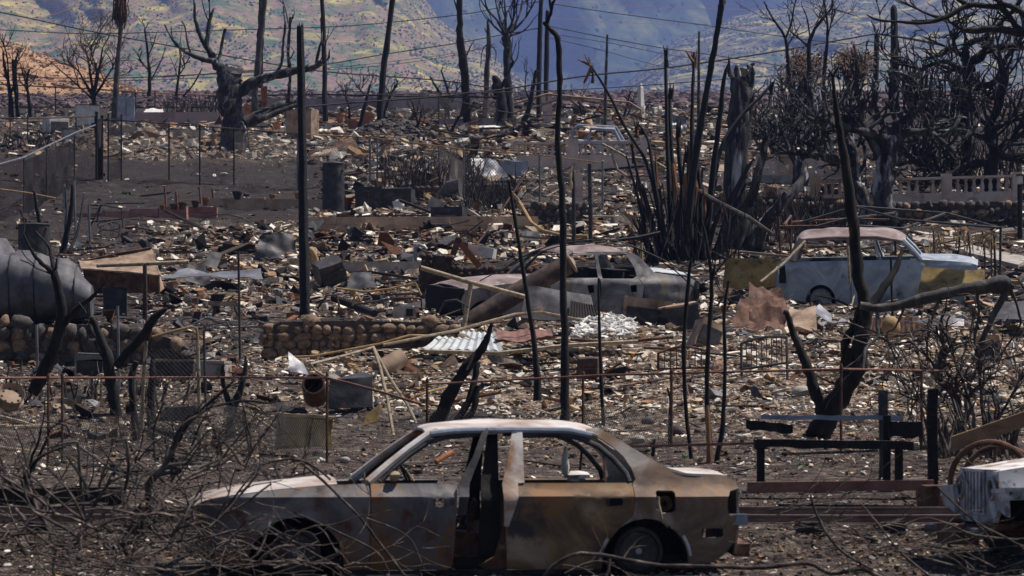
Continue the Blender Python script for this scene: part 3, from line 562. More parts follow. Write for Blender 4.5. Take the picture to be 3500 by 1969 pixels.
block_wall('pink_wall', 'pale pink house wall remnant among the contorted trees', 2640, 2830, 425, 428, 545, 540, 150, .3, M['pink_plaster'], 1.2, seed=10, rows=2)
block_wall('pink_wall', 'faded pink wall behind the diamond block balustrade', 2880, 3500, 505, 500, 560, 560, 152, .3, M['pink_plaster'], 1.5, seed=15, rows=1)
block_wall('block_stub', 'broken brown concrete blocks under the chain link fence', 590, 700, 440, 445, 490, 492, 158, .4, M['concrete'], .5, cat='blocks', seed=11)
block_wall('block_stub', 'pale concrete block base below the grey fridge', 372, 470, 440, 430, 462, 462, 160, .5, M['concrete'], .5, cat='blocks', seed=12, rows=1)
block_wall('white_post', 'white plaster gate post under the pipe gable frame', 1853, 1888, 325, 325, 425, 425, 178, .4, M['pink_plaster'], .5, cat='post', seed=13)
block_wall('white_post', 'peeling white and brown plaster post behind the burnt jeep frame', 2070, 2098, 415, 415, 470, 470, 165, .4, M['white_metal'], .4, cat='post', seed=14)
# tapered white obelisk
b = MB(); Y = 185
for (px, py, wd) in [(2186, 445, 22), (2186, 345, 22)]: pass
p0, p1 = U(2190, 450, Y), U(2192, 283, Y); b.lathe(p0, [(.22, 0), (.2, (p1 - p0).z * .55), (.19, (p1 - p0).z * .56), (.13, (p1 - p0).z * .9), (.02, (p1 - p0).z)], 4)
one('white_obelisk', b, M['white_ash'], 'slim white pointed shaft standing against the blue valley', 'pillar')

# ------------------------------------------------------------------ balustrades
def balustrade(name, label, x0, x1, yt0, yt1, hb, hw, Y, step, mat_, seed=0, posts=()):
    """rail, vase balusters, base wall; heights in photograph rows"""
    k = Y / F; root = thing(name, label, 'balustrade', U((x0 + x1) / 2, yt0 + hb + hw, Y))
    def yt(px): return yt0 + (yt1 - yt0) * (px - x0) / (x1 - x0)
    def bar(nm, h0, h1, d, mt=mat_):
        b = MB(); A, B = U(x0, yt(x0) + h0, Y), U(x1, yt(x1) + h0, Y); A2, B2 = U(x0, yt(x0) + h1, Y), U(x1, yt(x1) + h1, Y); dy = Vector((0, d, 0))
        b.add([A - dy, B - dy, B2 - dy, A2 - dy, A + dy, B + dy, B2 + dy, A2 + dy], [(3, 2, 1, 0), (4, 5, 6, 7), (0, 1, 5, 4), (2, 3, 7, 6), (1, 2, 6, 5), (3, 0, 4, 7)]); obj(nm, b, mt, root)
    bar('top_rail', 0, 8, .16); bar('base_wall', hb, hb + hw + 14, .13)
    px = x0 + step * .5; i = 0; me = None
    hz = (hb - 8) * k
    while px < x1:
        if not any(abs(px - q) < step * .8 for q in posts) and not (seed and (i * 7 + seed) % 11 == 0):
            if me is None:
                b = MB(); r_ = step * k * .26
                b.lathe((0, 0, 0), [(r_ * 1.1, 0), (r_ * 1.1, hz * .08), (r_ * .6, hz * .12), (r_ * 1.05, hz * .35), (r_ * .95, hz * .5), (r_ * .5, hz * .8), (r_ * 1.05, hz * .9), (r_ * 1.05, hz)], 8)
                me = bpy.data.meshes.new('baluster'); me.from_pydata(b.v, [], b.f); me.materials.append(mat_); me.shade_smooth()
            o = bpy.data.objects.new('baluster', me); C.objects.link(o); o.parent = root; o.location = U(px, yt(px) + hb, Y) - root.location
        px += step; i += 1
    for q in posts:
        b = MB(); p = U(q, yt(q) + hb + hw, Y); b.dbox(p, (step * 1.2 * k, .34, (hb + hw + 10) * k), None, 3, .01, int(q)); obj('post', b, mat_, root)
    return root
balustrade('balustrade', 'long cream balustrade above the pipe strewn yard', 1765, 2200, 487, 484, 45, 50, 136.3, 19, M['pink_plaster'], 0, posts=(1950, 1965, 2200))
balustrade('balustrade', 'pink balustrade on the boulder wall beside the lamp post', 3035, 3475, 610, 598, 55, 20, 112.0, 28, M['pink_plaster'], 5, posts=(3036, 3235, 3475))
balustrade('balustrade', 'short pink balustrade behind the forked grey trunk', 2810, 3000, 606, 606, 60, 30, 113.5, 24, M['tan_block'], 0, posts=(2785,))

def panel(name, outer, holes, yf, parent, mat_, th=.025, dx=.14, dz=.05, smooth=True, flip=False, label=None, tf=None):
    """a sheet cut to an outline in local x,z with holes, curved by yf(x,z), given thickness"""
    bm = bmesh.new(); ed = []
    for L_ in [outer] + holes:
        vs = [bm.verts.new((x, 0, z)) for x, z in L_]
        for i in range(len(vs)): ed.append(bm.edges.new((vs[i], vs[(i + 1) % len(vs)])))
    bmesh.ops.triangle_fill(bm, use_beauty=True, use_dissolve=False, edges=ed, normal=(0, -1, 0))
    xs = [p[0] for p in outer]; zs = [p[1] for p in outer]
    for ax, lo, hi, d in ((0, min(xs), max(xs), dx), (2, min(zs), max(zs), dz)):
        if not d: continue
        c = lo + d
        while c < hi - 1e-4:
            co = [0, 0, 0]; no_ = [0, 0, 0]; co[ax] = c; no_[ax] = 1
            bmesh.ops.bisect_plane(bm, geom=bm.verts[:] + bm.edges[:] + bm.faces[:], dist=1e-5, plane_co=co, plane_no=no_); c += d
    bmesh.ops.remove_doubles(bm, verts=bm.verts[:], dist=1e-4)
    for v in bm.verts: v.co.y = yf(v.co.x, v.co.z)
    for f in bm.faces:
        if (f.normal.y > 0): f.normal_flip()
    bm.normal_update()
    for f in bm.faces:
        if (f.normal.y > 0) != flip: f.normal_flip()
    if th: bmesh.ops.solidify(bm, geom=bm.faces[:], thickness=th)
    if tf is not None: bm.transform(tf)
    me = bpy.data.meshes.new(name); bm.to_mesh(me); bm.free(); me.materials.append(mat_); finish(me, smooth, 35)
    o = bpy.data.objects.new(name, me); C.objects.link(o)
    if parent is not None: o.parent = parent
    if label: o['label'] = label
    return o
# diamond pattern blocks
Y = 128; k = Y / F; root = thing('pierced_balustrade', 'cream pierced block balustrade with diamond openings', 'balustrade', U(2735, 600, Y))
def tri(cx, cz, s, up): return [(cx - s, cz - s * .6 * up), (cx, cz + s * .6 * up), (cx + s, cz - s * .6 * up)]
for i in range(4):
    xa = 2588 + i * 73; wd = 68 * k; ht = 62 * k; ox = (xa + 34 - 2735) * k
    holes = [[(0, ht * .5 - .12), (.12, ht * .5), (0, ht * .5 + .12), (-.12, ht * .5)]]
    for sx in (-1, 1):
        holes += [[(sx * wd * .30 - .09, ht * .72), (sx * wd * .30, ht * .84), (sx * wd * .30 + .09, ht * .72)], [(sx * wd * .33 - .07, ht * .12), (sx * wd * .33, ht * .3), (sx * wd * .33 + .07, ht * .12)]]
    o = panel('pierced_block', [(-wd / 2, 0), (wd / 2, 0), (wd / 2, ht), (-wd / 2, ht)], holes, lambda x, z: 0, root, M['tan_block' if i % 2 else 'pink_plaster'], .14, 0, 0, smooth=False); o.location = (ox, 0, 0)
for i in range(5):
    b = MB(); b.box((((2585 + i * 73) - 2735) * k, .08, 33 * k), (.05 + .16 * (i == 3), .26, 70 * k)); obj('post', b, M['pink_plaster'], root, local=True)
b = MB(); b.box((0, .08, 68 * k), (300 * k, .3, 9 * k)); obj('cap_rail', b, M['tan_block'], root, local=True)
b = MB(); b.box((0, .08, -12 * k), (300 * k, .25, 26 * k)); obj('base_wall', b, M['concrete'], root, local=True)
# small lamp on a thin dark post at the balustrade end
Y = 105; root = thing('lamp_post', 'thin black post with a small square glass lantern', 'lamp', U(3487, 875, Y)); b = MB()
b.tube([U(3487, 890, Y), U(3486, 630, Y)], .075, 8); obj('post', b, M['char'], root)
b = MB(); b.box(U(3486, 614, Y), (.15, .15, .22)); obj('lantern', b, M['white_metal'], root); b = MB(); b.box(U(3486, 599, Y), (.2, .2, .05)); obj('cap', b, M['dark_metal'], root)

# ------------------------------------------------------------------ fences
def mesh_wire(mb, A, B, h, sp=.075, r=.0035, sag=0, rng=random):
    """diamond wire between post feet A and B, h metres high"""
    A, B = Vector(A), Vector(B); L_ = (B - A).length; n = int((L_ + h) / sp); nrm = (B - A).normalized().cross(Vector((0, 0, 1)))
    def P(u, z): return A + (B - A) * (u / L_) + Vector((0, 0, z)) + nrm * (sag * math.sin(u * 2.1) * math.sin(z * 2.2))
    for s in (1, -1):
        for i in range(n + 1):
            c = i * sp - (h if s > 0 else 0); u0, z0, u1, z1 = (c, 0, c + h, h) if s > 0 else (c, 0, c - h, h)
            pts = []
            for q in range(4):
                t = q / 3; u = u0 + (u1 - u0) * t; z = z0 + (z1 - z0) * t; pts.append((u, z))
            lo, hi = max(0, min(u0, u1)), min(L_, max(u0, u1))
            if hi - lo < .02: continue
            if u0 != u1:
                za = z0 + (z1 - z0) * (lo - u0) / (u1 - u0); zb = z0 + (z1 - z0) * (hi - u0) / (u1 - u0)
                mb.tube([P(lo, za), P((lo + hi) / 2, (za + zb) / 2), P(hi, zb)], r, 3, cap=False)
def fence(name, label, posts, rail, mesh=True, rp=.03, rr=.022, mpost='char', mrail='rust', mmesh='fence_wire', sp=.09, wr=.0035, mesh_top=1.0, skip=(), sag=.02):
    """posts: (px, py_top, py_foot); rail: px,py points of the top rail at the posts' depth"""
    ps = []
    for px, yt, yb in posts:
        Y = dY(yb); ps.append((U(px, yb, Y), U(px, yt, Y)))
    root = thing(name, label, 'fence', ps[len(ps) // 2][0])
    for a, t in ps:
        b = MB(); b.tube([a - Vector((0, 0, .2)), t + Vector((0, 0, .02))], rp, 7); obj('post', b, M[mpost], root, True)
        b = MB(); b.lathe(t + Vector((0, 0, .02)), [(rp * 1.3, 0), (rp * 1.3, .03), (rp * .6, .06)], 7); obj('post_cap', b, M[mpost], root, True)
    if rail:
        b = MB(); pts = []
        for px, py in rail:
            Y = float(np.interp(px, [p[0] for p in posts], [q[0].y for q in ps])); pts.append(U(px, py, Y - .05))
        b.tube(pts, rr, 7); obj('rail', b, M[mrail], root, True)
    if mesh:
        for i in range(len(ps) - 1):
            if i in skip: continue
            b = MB(); h = min((ps[i][1] - ps[i][0]).z, (ps[i + 1][1] - ps[i + 1][0]).z) * mesh_top; mesh_wire(b, ps[i][0], ps[i + 1][0], h, sp, wr, sag); o = obj('chain_link', b, M[mmesh], root); 
    return root
fence('chain_link_fence', 'tall chain link fence running past the big forked tree trunk', [(370, 395, 620), (415, 398, 608), (578, 428, 622), (683, 432, 630), (800, 448, 622), (1018, 470, 655)], [(368, 408), (420, 412), (600, 425), (800, 440), (1018, 458)], sp=.11, wr=.005)
fence('chain_link_fence', 'chain link fence with a pale top rail crossing the middle yards', [(1018, 458, 655), (1265, 478, 640), (1290, 478, 640), (1500, 505, 640), (1585, 512, 700), (1845, 530, 705), (2060, 556, 735)], [(1018, 458), (1270, 470), (1585, 510), (1845, 530), (2060, 557)], sp=.11, wr=.005, mrail='ochre_pipe', mpost='grey_metal', rp=.035)
fence('chain_link_fence', 'dense black chain link fence descending towards the corner gate', [(-140, 590, 800), (-40, 565, 770), (82, 545, 735), (160, 515, 690), (255, 470, 640), (330, 430, 622)], [(-140, 600), (82, 538), (160, 500), (255, 455), (325, 428)], sp=.13, wr=.005, rr=.03, mrail='grey_metal', mmesh='fence_wire', mpost='dark_metal')
fence('gate_posts', 'pair of black gate posts where two chain link fences meet', [(330, 388, 622), (349, 400, 605)], None, sp=.08, wr=.006, rp=.05)
fence('chain_link_fence', 'pipe topped wire fence behind the grey fridge and white box', [(-100, 400, 470), (35, 400, 470), (95, 402, 480), (260, 408, 470), (325, 402, 470)], [(-100, 404), (100, 406), (325, 398)], rr=.03, sp=.12, wr=.004)
fence('high_rail_fence', 'long rusty pipe fence across the slope below the grassy hill', [(-100, 285, 400), (30, 290, 400), (190, 300, 405), (462, 312, 410), (530, 320, 410), (605, 325, 408), (738, 330, 405)], [(-100, 283), (30, 290), (300, 303), (462, 315), (738, 326)], mrail='rust_red', rr=.04, sp=.2, wr=.006)
fence('chain_link_fence', 'wire fence with black top rail on the skyline wall', [(870, 325, 412), (975, 322, 412), (1105, 322, 410), (1290, 325, 412), (1500, 330, 425), (1700, 330, 440)], [(870, 326), (1105, 323), (1500, 331), (1700, 332)], mrail='char', rr=.045, sp=.2, wr=.006)
fence('near_pipe_fence', 'rusty pipe and wire fence along the tracks behind the brush', [(-60, 1298, 1560), (165, 1300, 1590), (213, 1300, 1585), (680, 1296, 1500), (1118, 1292, 1580)], [(-60, 1292), (500, 1291), (800, 1290), (1118, 1292)], mrail='rust_red', mpost='rust', rr=.014, rp=.016, sp=.06, wr=.0025, mesh_top=.62)
fence('near_pipe_fence', 'rusty pipe and wire fence between the sedan and the pale rubble', [(1460, 1312, 1500), (1993, 1290, 1500), (2295, 1280, 1540), (2875, 1266, 1560), (3150, 1266, 1540)], [(1460, 1314), (1800, 1296), (2050, 1283), (2400, 1274), (2650, 1268), (2900, 1262), (3235, 1268)], mrail='rust_red', mpost='rust', rr=.014, rp=.018, sp=.06, wr=.0022, mesh_top=.55, skip=(2,))
b = MB(); Y = dY(1580); b.tube([U(1118, 1292, Y - .1), U(1200, 1312, Y - .3), U(1320, 1345, Y - .5), U(1440, 1382, Y - .6)], .016, 7)
one('fallen_rail', b, M['rust_red'], 'bent rusty fence rail drooping to the ground beside the dark bin', 'pipe', smooth=True)
b = MB(); b.tube([U(1118, 1290, Y + .1), U(1080, 1268, Y + .15), U(1060, 1245, Y + .2), U(1180, 1215, Y + .6), U(1275, 1188, Y + 1)], .016, 7)
one('bent_pipe', b, M['pale_pipe'], 'bent pale pipe rising from the fence corner to a splayed tripod', 'pipe', smooth=True)
b = MB(); b.tube([U(1275, 1186, Y + 1), U(1300, 1260, Y + .7), U(1325, 1370, Y + .4), U(1345, 1490, Y)], [.02, .019, .02, .017], 7)
one('leaning_pipe', b, M['pale_pipe'], 'straight pale pipe leaning from the tripod peak to the ground', 'pipe', smooth=True)
b = MB(); b.tube([U(1277, 1190, Y + 1.2), U(1330, 1290, Y + 1), U(1390, 1380, Y + .8), U(1420, 1440, Y + .7)], .018, 7)
one('leaning_pipe', b, M['pale_pipe'], 'second tan pipe leaning from the tripod peak towards the charred stump', 'pipe', smooth=True)
# narrow gate of tan pipe
Y = dY(1570); root = thing('pipe_gate', 'narrow tan pipe garden gate with wire mesh', 'gate', U(580, 1570, Y)); b = MB()
b.tube([U(485, 1470, Y), U(490, 1300, Y), U(500, 1165, Y)], .022, 8); obj('gate_post', b, M['pale_pipe'], root, True)
b = MB(); b.tube([U(685, 1570, Y), U(682, 1400, Y), U(675, 1165, Y)], .022, 8); obj('gate_post', b, M['pale_pipe'], root, True)
b = MB(); b.tube([U(520, 1152, Y), U(600, 1130, Y), U(655, 1117, Y), U(672, 1122, Y), U(676, 1165, Y)], .016, 8); obj('top_bar', b, M['ochre_pipe'], root, True)
b = MB(); mesh_wire(b, U(500, 1500, Y), U(670, 1500, Y), 1.05, .055, .0028); obj('chain_link', b, M['fence_wire'], root)
# ------------------------------------------------------------------ vehicles
def paint(name, stops, scale, spots, rough=.7, metal=.1, bump=.2, bscale=40):
    return mat(name, stops, scale, 9, rough, metal, bump, bscale, .01, None, spots, 1.2)
M['sedan_top'] = paint('ash_bleached_roof_paint', [(.32, (.25, .15, .10)), (.46, (.44, .36, .31)), (.6, (.62, .58, .55)), (.8, (.78, .76, .74))], 1.5, [((.30, .14, .07), 2.2, .56, .68)], .6)
M['sedan_side'] = paint('scorched_door_paint', [(.30, (.045, .04, .046)), (.45, (.10, .095, .105)), (.58, (.19, .175, .175)), (.75, (.42, .39, .36))], 1.3, [((.21, .105, .045), 2.0, .52, .60), ((.10, .035, .02), 2.6, .53, .63), ((.05, .045, .05), 5, .6, .72)], .6)
M['sedan_rear'] = paint('rust_and_ash_quarter_paint', [(.3, (.075, .05, .042)), (.44, (.17, .12, .09)), (.54, (.30, .26, .23)), (.7, (.52, .49, .47))], 1.4, [((.24, .14, .075), 1.8, .53, .65), ((.06, .045, .045), 3.5, .6, .74)], .65)
M['sedan_door'] = paint('rust_brown_door_paint', [(.30, (.05, .035, .03)), (.45, (.13, .085, .055)), (.56, (.24, .16, .09)), (.7, (.40, .34, .28))], 1.5, [((.23, .12, .052), 1.9, .5, .6), ((.05, .045, .055), 1.6, .52, .62)], .6)
M['truck_paint'] = paint('greyed_truck_paint', [(.3, (.06, .055, .06)), (.48, (.15, .145, .155)), (.62, (.29, .275, .265)), (.8, (.52, .49, .45))], 1.2, [((.30, .23, .10), 1.3, .56, .68), ((.05, .045, .045), 2.2, .6, .72)], .6)
M['suv_paint'] = paint('shade_tinted_wagon_paint', [(.3, (.17, .20, .25)), (.5, (.33, .37, .43)), (.64, (.46, .49, .54)), (.8, (.62, .63, .65))], 1.4, [((.33, .27, .17), 1.5, .6, .72), ((.08, .07, .07), 2.6, .62, .74)], .6)  # white paint; the blue of its shaded side is put into the colour
M['suv_top'] = paint('pink_brown_roof_paint', [(.3, (.10, .07, .065)), (.5, (.24, .18, .17)), (.7, (.4, .33, .31))], 1.5, [((.5, .46, .44), 3, .62, .72)], .6)
M['jeep_paint'] = paint('peeling_white_jeep_paint', [(.32, (.22, .16, .11)), (.42, (.5, .45, .40)), (.52, (.72, .70, .68)), (.8, (.82, .81, .8))], 3, [((.22, .12, .06), 3, .58, .68), ((.04, .035, .035), 7, .62, .7)], .65)
M['jeep_side'] = paint('flaking_grey_jeep_paint', [(.32, (.08, .07, .07)), (.46, (.3, .3, .32)), (.6, (.55, .56, .6)), (.8, (.74, .74, .76))], 4, [((.2, .1, .05), 3, .58, .68)], .65)
M['steel_rim'] = mat('burnt_steel_wheel', [(.3, (.02, .02, .022)), (.55, (.06, .056, .056)), (.78, (.16, .14, .13))], 8, rough=.6, metal=.3, bump=.3)
M['alloy'] = mat('sooty_alloy', [(.3, (.12, .12, .13)), (.6, (.34, .34, .36)), (.8, (.5, .5, .52))], 6, rough=.45, metal=.5, bump=.2)
def arc(cx, cy, r, a0, a1, n=14, ry=None):
    ry = ry or r
    return [(cx + r * math.cos(R(a0 + (a1 - a0) * i / n)), cy - ry * math.sin(R(a0 + (a1 - a0) * i / n))) for i in range(n + 1)]
class Veh:
    def __init__(s, name, label, cat, cx, gy, Y, half, ys, yaw=0, tilt=0, roll=0):
        s.s = F / Y; s.cx, s.gy = cx, gy; s.ys = ys
        base = U(cx, gy, Y); base.y += half
        base.x -= half * math.sin(R(yaw)); s.root = thing(name, label, cat, base, rot=(R(tilt), R(roll), R(yaw)))
    def p(s, pt): return ((pt[0] - s.cx) / s.s, (s.gy - pt[1]) / s.s)
    def side(s, name, pts, holes, mt, both=True, inset=0, th=.02, far=None):
        o = [s.p(q) for q in pts]; h = [[s.p(q) for q in hh] for hh in holes]
        r_ = panel(name, o, h, lambda x, z: -(s.ys(x, z) - inset + .022 * mnoise.noise((x * 3.1, z * 4.3, s.cx * .01)) + .008 * mnoise.noise((x * 9, z * 11, 3))), s.root, mt, th)
        if both: panel(name, o, h, lambda x, z: (s.ys(x, z) - inset), s.root, far or mt, th, flip=True)
        return r_
    def loft(s, name, st, mt, n=12, th=.02, pw=2.2, amp=.012, seed=0, nsub=6):
        A = [(s.p((q[0], q[1])), s.p((q[0], q[2])), q[3] if len(q) > 3 else None) for q in st]
        xs = [a[0][0] for a in A]; zc = [a[0][1] for a in A]; ze = [a[1][1] for a in A]; hw = [a[2] if a[2] else s.ys(a[0][0], a[1][1]) for a in A]
        top = []; bot = []; m = (len(st) - 1) * nsub
        for i in range(m + 1):
            t = i / nsub; k = min(int(t), len(st) - 2); f = t - k
            def cr(v):
                a, b, c, d = v[max(k - 1, 0)], v[k], v[k + 1], v[min(k + 2, len(v) - 1)]
                return .5 * ((2 * b) + (-a + c) * f + (2 * a - 5 * b + 4 * c - d) * f * f + (-a + 3 * b - 3 * c + d) * f ** 3)
            x, c_, e_, h_ = cr(xs), cr(zc), cr(ze), cr(hw)
            for j in range(n + 1):
                u = -1 + 2 * j / n; z = e_ + (c_ - e_) * (1 - abs(u) ** pw) + mnoise.noise((x * 2.5 + seed, u * 2, seed)) * amp
                top.append((x, u * h_, z)); bot.append((x, u * h_, z - th))
        N_ = len(top); W_ = n + 1; fs = []
        for i in range(m):
            for j in range(n):
                a = i * W_ + j; fs += [(a, a + W_, a + W_ + 1, a + 1), (N_ + a, N_ + a + 1, N_ + a + W_ + 1, N_ + a + W_)]
        ed = list(range(W_)) + [i * W_ + n for i in range(1, m + 1)] + [m * W_ + j for j in range(n - 1, -1, -1)] + [i * W_ for i in range(m - 1, 0, -1)]
        for k in range(len(ed)): a, b = ed[k], ed[(k + 1) % len(ed)]; fs.append((b, N_ + b, N_ + a, a))
        b = MB(); b.add(top + bot, fs); return obj(name, b, mt, s.root, True, local=True)
    def bar(s, name, pts, r_, mt, both=True, inset=.0, n=8, flat=1.0):
        def mk(sg):
            b = MB(); q = []
            for pt in pts:
                x, z = s.p(pt); q.append((x, sg * -(s.ys(x, z) - inset), z))
            b.tube(q, r_, n); return obj(name, b, mt, s.root, True, local=True)
        mk(1)
        if both: mk(-1)
    def cross(s, name, pt, hw, r_, mt, dz=0):
        x, z = s.p(pt); b = MB(); b.tube([(x, -hw, z), (x, -hw * .5, z + dz), (x, hw * .5, z + dz), (x, hw, z)], r_, 7); return obj(name, b, mt, s.root, True, local=True)
    def box(s, name, pt, size, mt, y=0, M_=None, amp=.02, seed=0):
        x, z = s.p(pt); b = MB(); b.dbox((x, y, z), size, M_, 4, amp, seed); return obj(name, b, mt, s.root, local=True)
    def wheel(s, pt, r_, y, mt, sgn=-1, style='steel', width=.17, tyre=None):
        x, z = s.p(pt); c = Vector((x, y, z)); b = MB(); Mx = Matrix.Rotation(R(90) * (1 if sgn < 0 else -1), 3, 'X')
        b.lathe(c, [(r_ * .86, .0), (r_ * .97, .0), (r_, .012), (r_ * .96, .03), (r_ * .84, .05), (r_ * .80, -width * .5), (r_ * .84, -width * .85), (r_, -width), (r_ * .9, -width), (r_ * .72, -width * .6), (r_ * .78, .02)], 28, Mx)
        w_ = obj('wheel', b, mt, s.root, True, local=True); w_.location = (0, 0, 0)
        ring = [(r_ * .80 * math.cos(2 * math.pi * i / 32), r_ * .80 * math.sin(2 * math.pi * i / 32)) for i in range(32)]
        if style == 'steel':
            holes = [[(r_ * .62 * math.cos(a) + r_ * .075 * math.cos(q), r_ * .62 * math.sin(a) + r_ * .075 * math.sin(q)) for q in np.linspace(0, 2 * math.pi, 9)[:-1]] for a in np.linspace(0, 2 * math.pi, 13)[:-1]]
        else:
            holes = []
            for a in np.linspace(0, 2 * math.pi, 7)[:-1]:
                holes.append([(r_ * .34 * math.cos(a - .22), r_ * .34 * math.sin(a - .22)), (r_ * .70 * math.cos(a - .36), r_ * .70 * math.sin(a - .36)), (r_ * .72 * math.cos(a), r_ * .72 * math.sin(a)), (r_ * .70 * math.cos(a + .36), r_ * .70 * math.sin(a + .36)), (r_ * .34 * math.cos(a + .22), r_ * .34 * math.sin(a + .22))])
        def yf(xx, zz):
            q = math.hypot(xx, zz) / r_; return sgn * (np.interp(q, [0, .3, .45, .62, .8], [-.02, -.02, -.055, -.035, -.06]))
        d = panel('wheel_disc', ring, holes, yf, w_, mt, .008, r_ * .2, r_ * .1, flip=sgn > 0); d.location = c
        b = MB(); b.lathe(c + Vector((0, sgn * -.02, 0)), [(r_ * .19, 0), (r_ * .19, .02), (r_ * .13, .05), (r_ * .05, .055)], 12, Mx); obj('hub', b, M['alloy'], w_, True, local=True)
        for i in range(5):
            a = 2 * math.pi * i / 5; b = MB(); b.lathe(c + Vector((r_ * .27 * math.cos(a), sgn * -.02, r_ * .27 * math.sin(a))), [(.012, 0), (.012, .025), (.006, .03)], 6, Mx); obj('lug_nut', b, M['alloy'], w_, local=True)
        return w_

# ---- burned sedan ----------------------------------------------------------
def ys_sedan(x, z):
    w_ = float(np.interp(z, [0, .12, .25, .42, .60, .655, .668, .745, .76, 1.19, 1.30], [.75, .79, .815, .845, .862, .868, .855, .79, .785, .585, .50]))
    e = abs(x) ; return w_ - max(0, e - 1.7) ** 2 * .32
v = Veh('burned_sedan', 'burned-out four-door sedan with rusty scorched doors and no glass', 'car', 1600, 1973, 30.1, .8, ys_sedan, yaw=7)
FA = arc(1012, 1928, 163, 0, 180, 18); RA = arc(2213, 1925, 150, 0, 128, 14)
v.side('front_fender', [(652, 1790), (655, 1745), (700, 1708), (850, 1684), (1000, 1667), (1150, 1656), (1258, 1652), (1262, 1692), (1262, 1945), (1178, 1948)] + FA + [(760, 1925), (690, 1905), (655, 1860)], [], M['sedan_side'])
dr = v.side('front_door', [(1266, 1652), (1562, 1652), (1560, 1700), (1548, 1930), (1530, 1948), (1266, 1948)], [[(1478, 1707), (1500, 1702), (1514, 1708), (1516, 1728), (1500, 1734), (1484, 1730)]], M['sedan_side'])
v.side('rear_door', [(1722, 1652), (2168, 1652), (2172, 1700), (2166, 1762), (2121, 1807), (2090, 1846), (2068, 1890), (2063, 1948), (1736, 1948), (1728, 1800)], [[(2068, 1712), (2078, 1705), (2126, 1704), (2133, 1712), (2130, 1730), (2074, 1734)]], M['sedan_door'])
v.side('rear_quarter_panel', [(2364, 1930)] + RA + [(2168, 1764), (2174, 1700), (2171, 1652), (2182, 1640), (2170, 1602), (2145, 1562), (2108, 1527), (2068, 1499), (2020, 1484), (2022, 1468), (2060, 1462), (2110, 1489), (2180, 1534), (2290, 1599), (2370, 1622), (2480, 1625), (2525, 1642), (2547, 1672), (2512, 1682), (2501, 1708), (2500, 1745), (2508, 1764), (2553, 1766), (2553, 1795), (2540, 1801), (2528, 1860), (2490, 1905), (2450, 1928)],
       [[(2246, 1684), (2252, 1678), (2306, 1679), (2314, 1686), (2316, 1748), (2300, 1756), (2264, 1756), (2248, 1742)], [(2408, 1814), (2416, 1810), (2486, 1810), (2490, 1836), (2480, 1842), (2414, 1842)]], M['sedan_rear'])
v.side('sill', [(1178, 1950), (2063, 1950), (2063, 1966), (1178, 1966)], [], M['dark_metal'], inset=.02)
v.loft('roof', [(1462, 1462, 1480), (1500, 1449, 1472), (1600, 1439, 1466), (1760, 1435, 1464), (1920, 1437, 1466), (2010, 1446, 1474), (2062, 1462, 1488)], M['sedan_top'])
v.loft('hood', [(655, 1738, 1745, .70), (672, 1712, 1724, .74), (720, 1688, 1702), (850, 1662, 1682), (1000, 1643, 1665), (1152, 1634, 1654)], M['sedan_top'], amp=.02, seed=3)
v.loft('trunk_lid', [(2292, 1600, 1612), (2370, 1609, 1622), (2480, 1612, 1625), (2522, 1630, 1642), (2545, 1664, 1672)], M['sedan_top'], seed=5)
# pillars and window frames
v.bar('windscreen_pillar', [(1258, 1650), (1330, 1590), (1400, 1536), (1470, 1488), (1505, 1474)], [.040, .036, .034, .034, .03], M['sedan_top'], inset=.015)
v.bar('roof_rail', [(1480, 1484), (1560, 1474), (1760, 1470), (1960, 1474), (2040, 1490)], .028, M['blue_grey'], inset=.0)
v.bar('door_frame', [(1300, 1650), (1330, 1618), (1400, 1560), (1470, 1514), (1530, 1496), (1620, 1488), (1668, 1486)], .020, M['dark_metal'], inset=.02)
v.bar('door_frame', [(1790, 1488), (1900, 1488), (1990, 1496), (2060, 1528), (2110, 1572), (2150, 1620), (2160, 1650)], .024, M['dark_metal'], inset=.02)
v.bar('window_divider', [(2078, 1540), (2076, 1650)], .012, M['rust'], inset=.02, n=5)
o = v.side('door_edge', [(1655, 1478), (1676, 1462), (1680, 1470), (1645, 1560), (1604, 1652), (1590, 1760), (1562, 1760), (1566, 1652), (1620, 1560)], [], M['dark_metal'], both=False, inset=-.05)
v.side('centre_pillar', [(1680, 1486), (1716, 1486), (1712, 1650), (1716, 1944), (1640, 1944), (1650, 1650)], [], M['soot'], inset=.10, th=.05)
v.side('rear_door_pillar', [(1762, 1474), (1790, 1464), (1797, 1472), (1795, 1650), (1772, 1652), (1770, 1700), (1738, 1800), (1722, 1800), (1718, 1652), (1728, 1620), (1748, 1540)], [], M['sedan_top'], both=False, inset=-.012, th=.03)
v.side('door_jamb', [(1725, 1655), (1733, 1655), (1740, 1945), (1660, 1948), (1640, 1935), (1690, 1905), (1716, 1820)], [], M['rust'], both=False, inset=.03, th=.02)
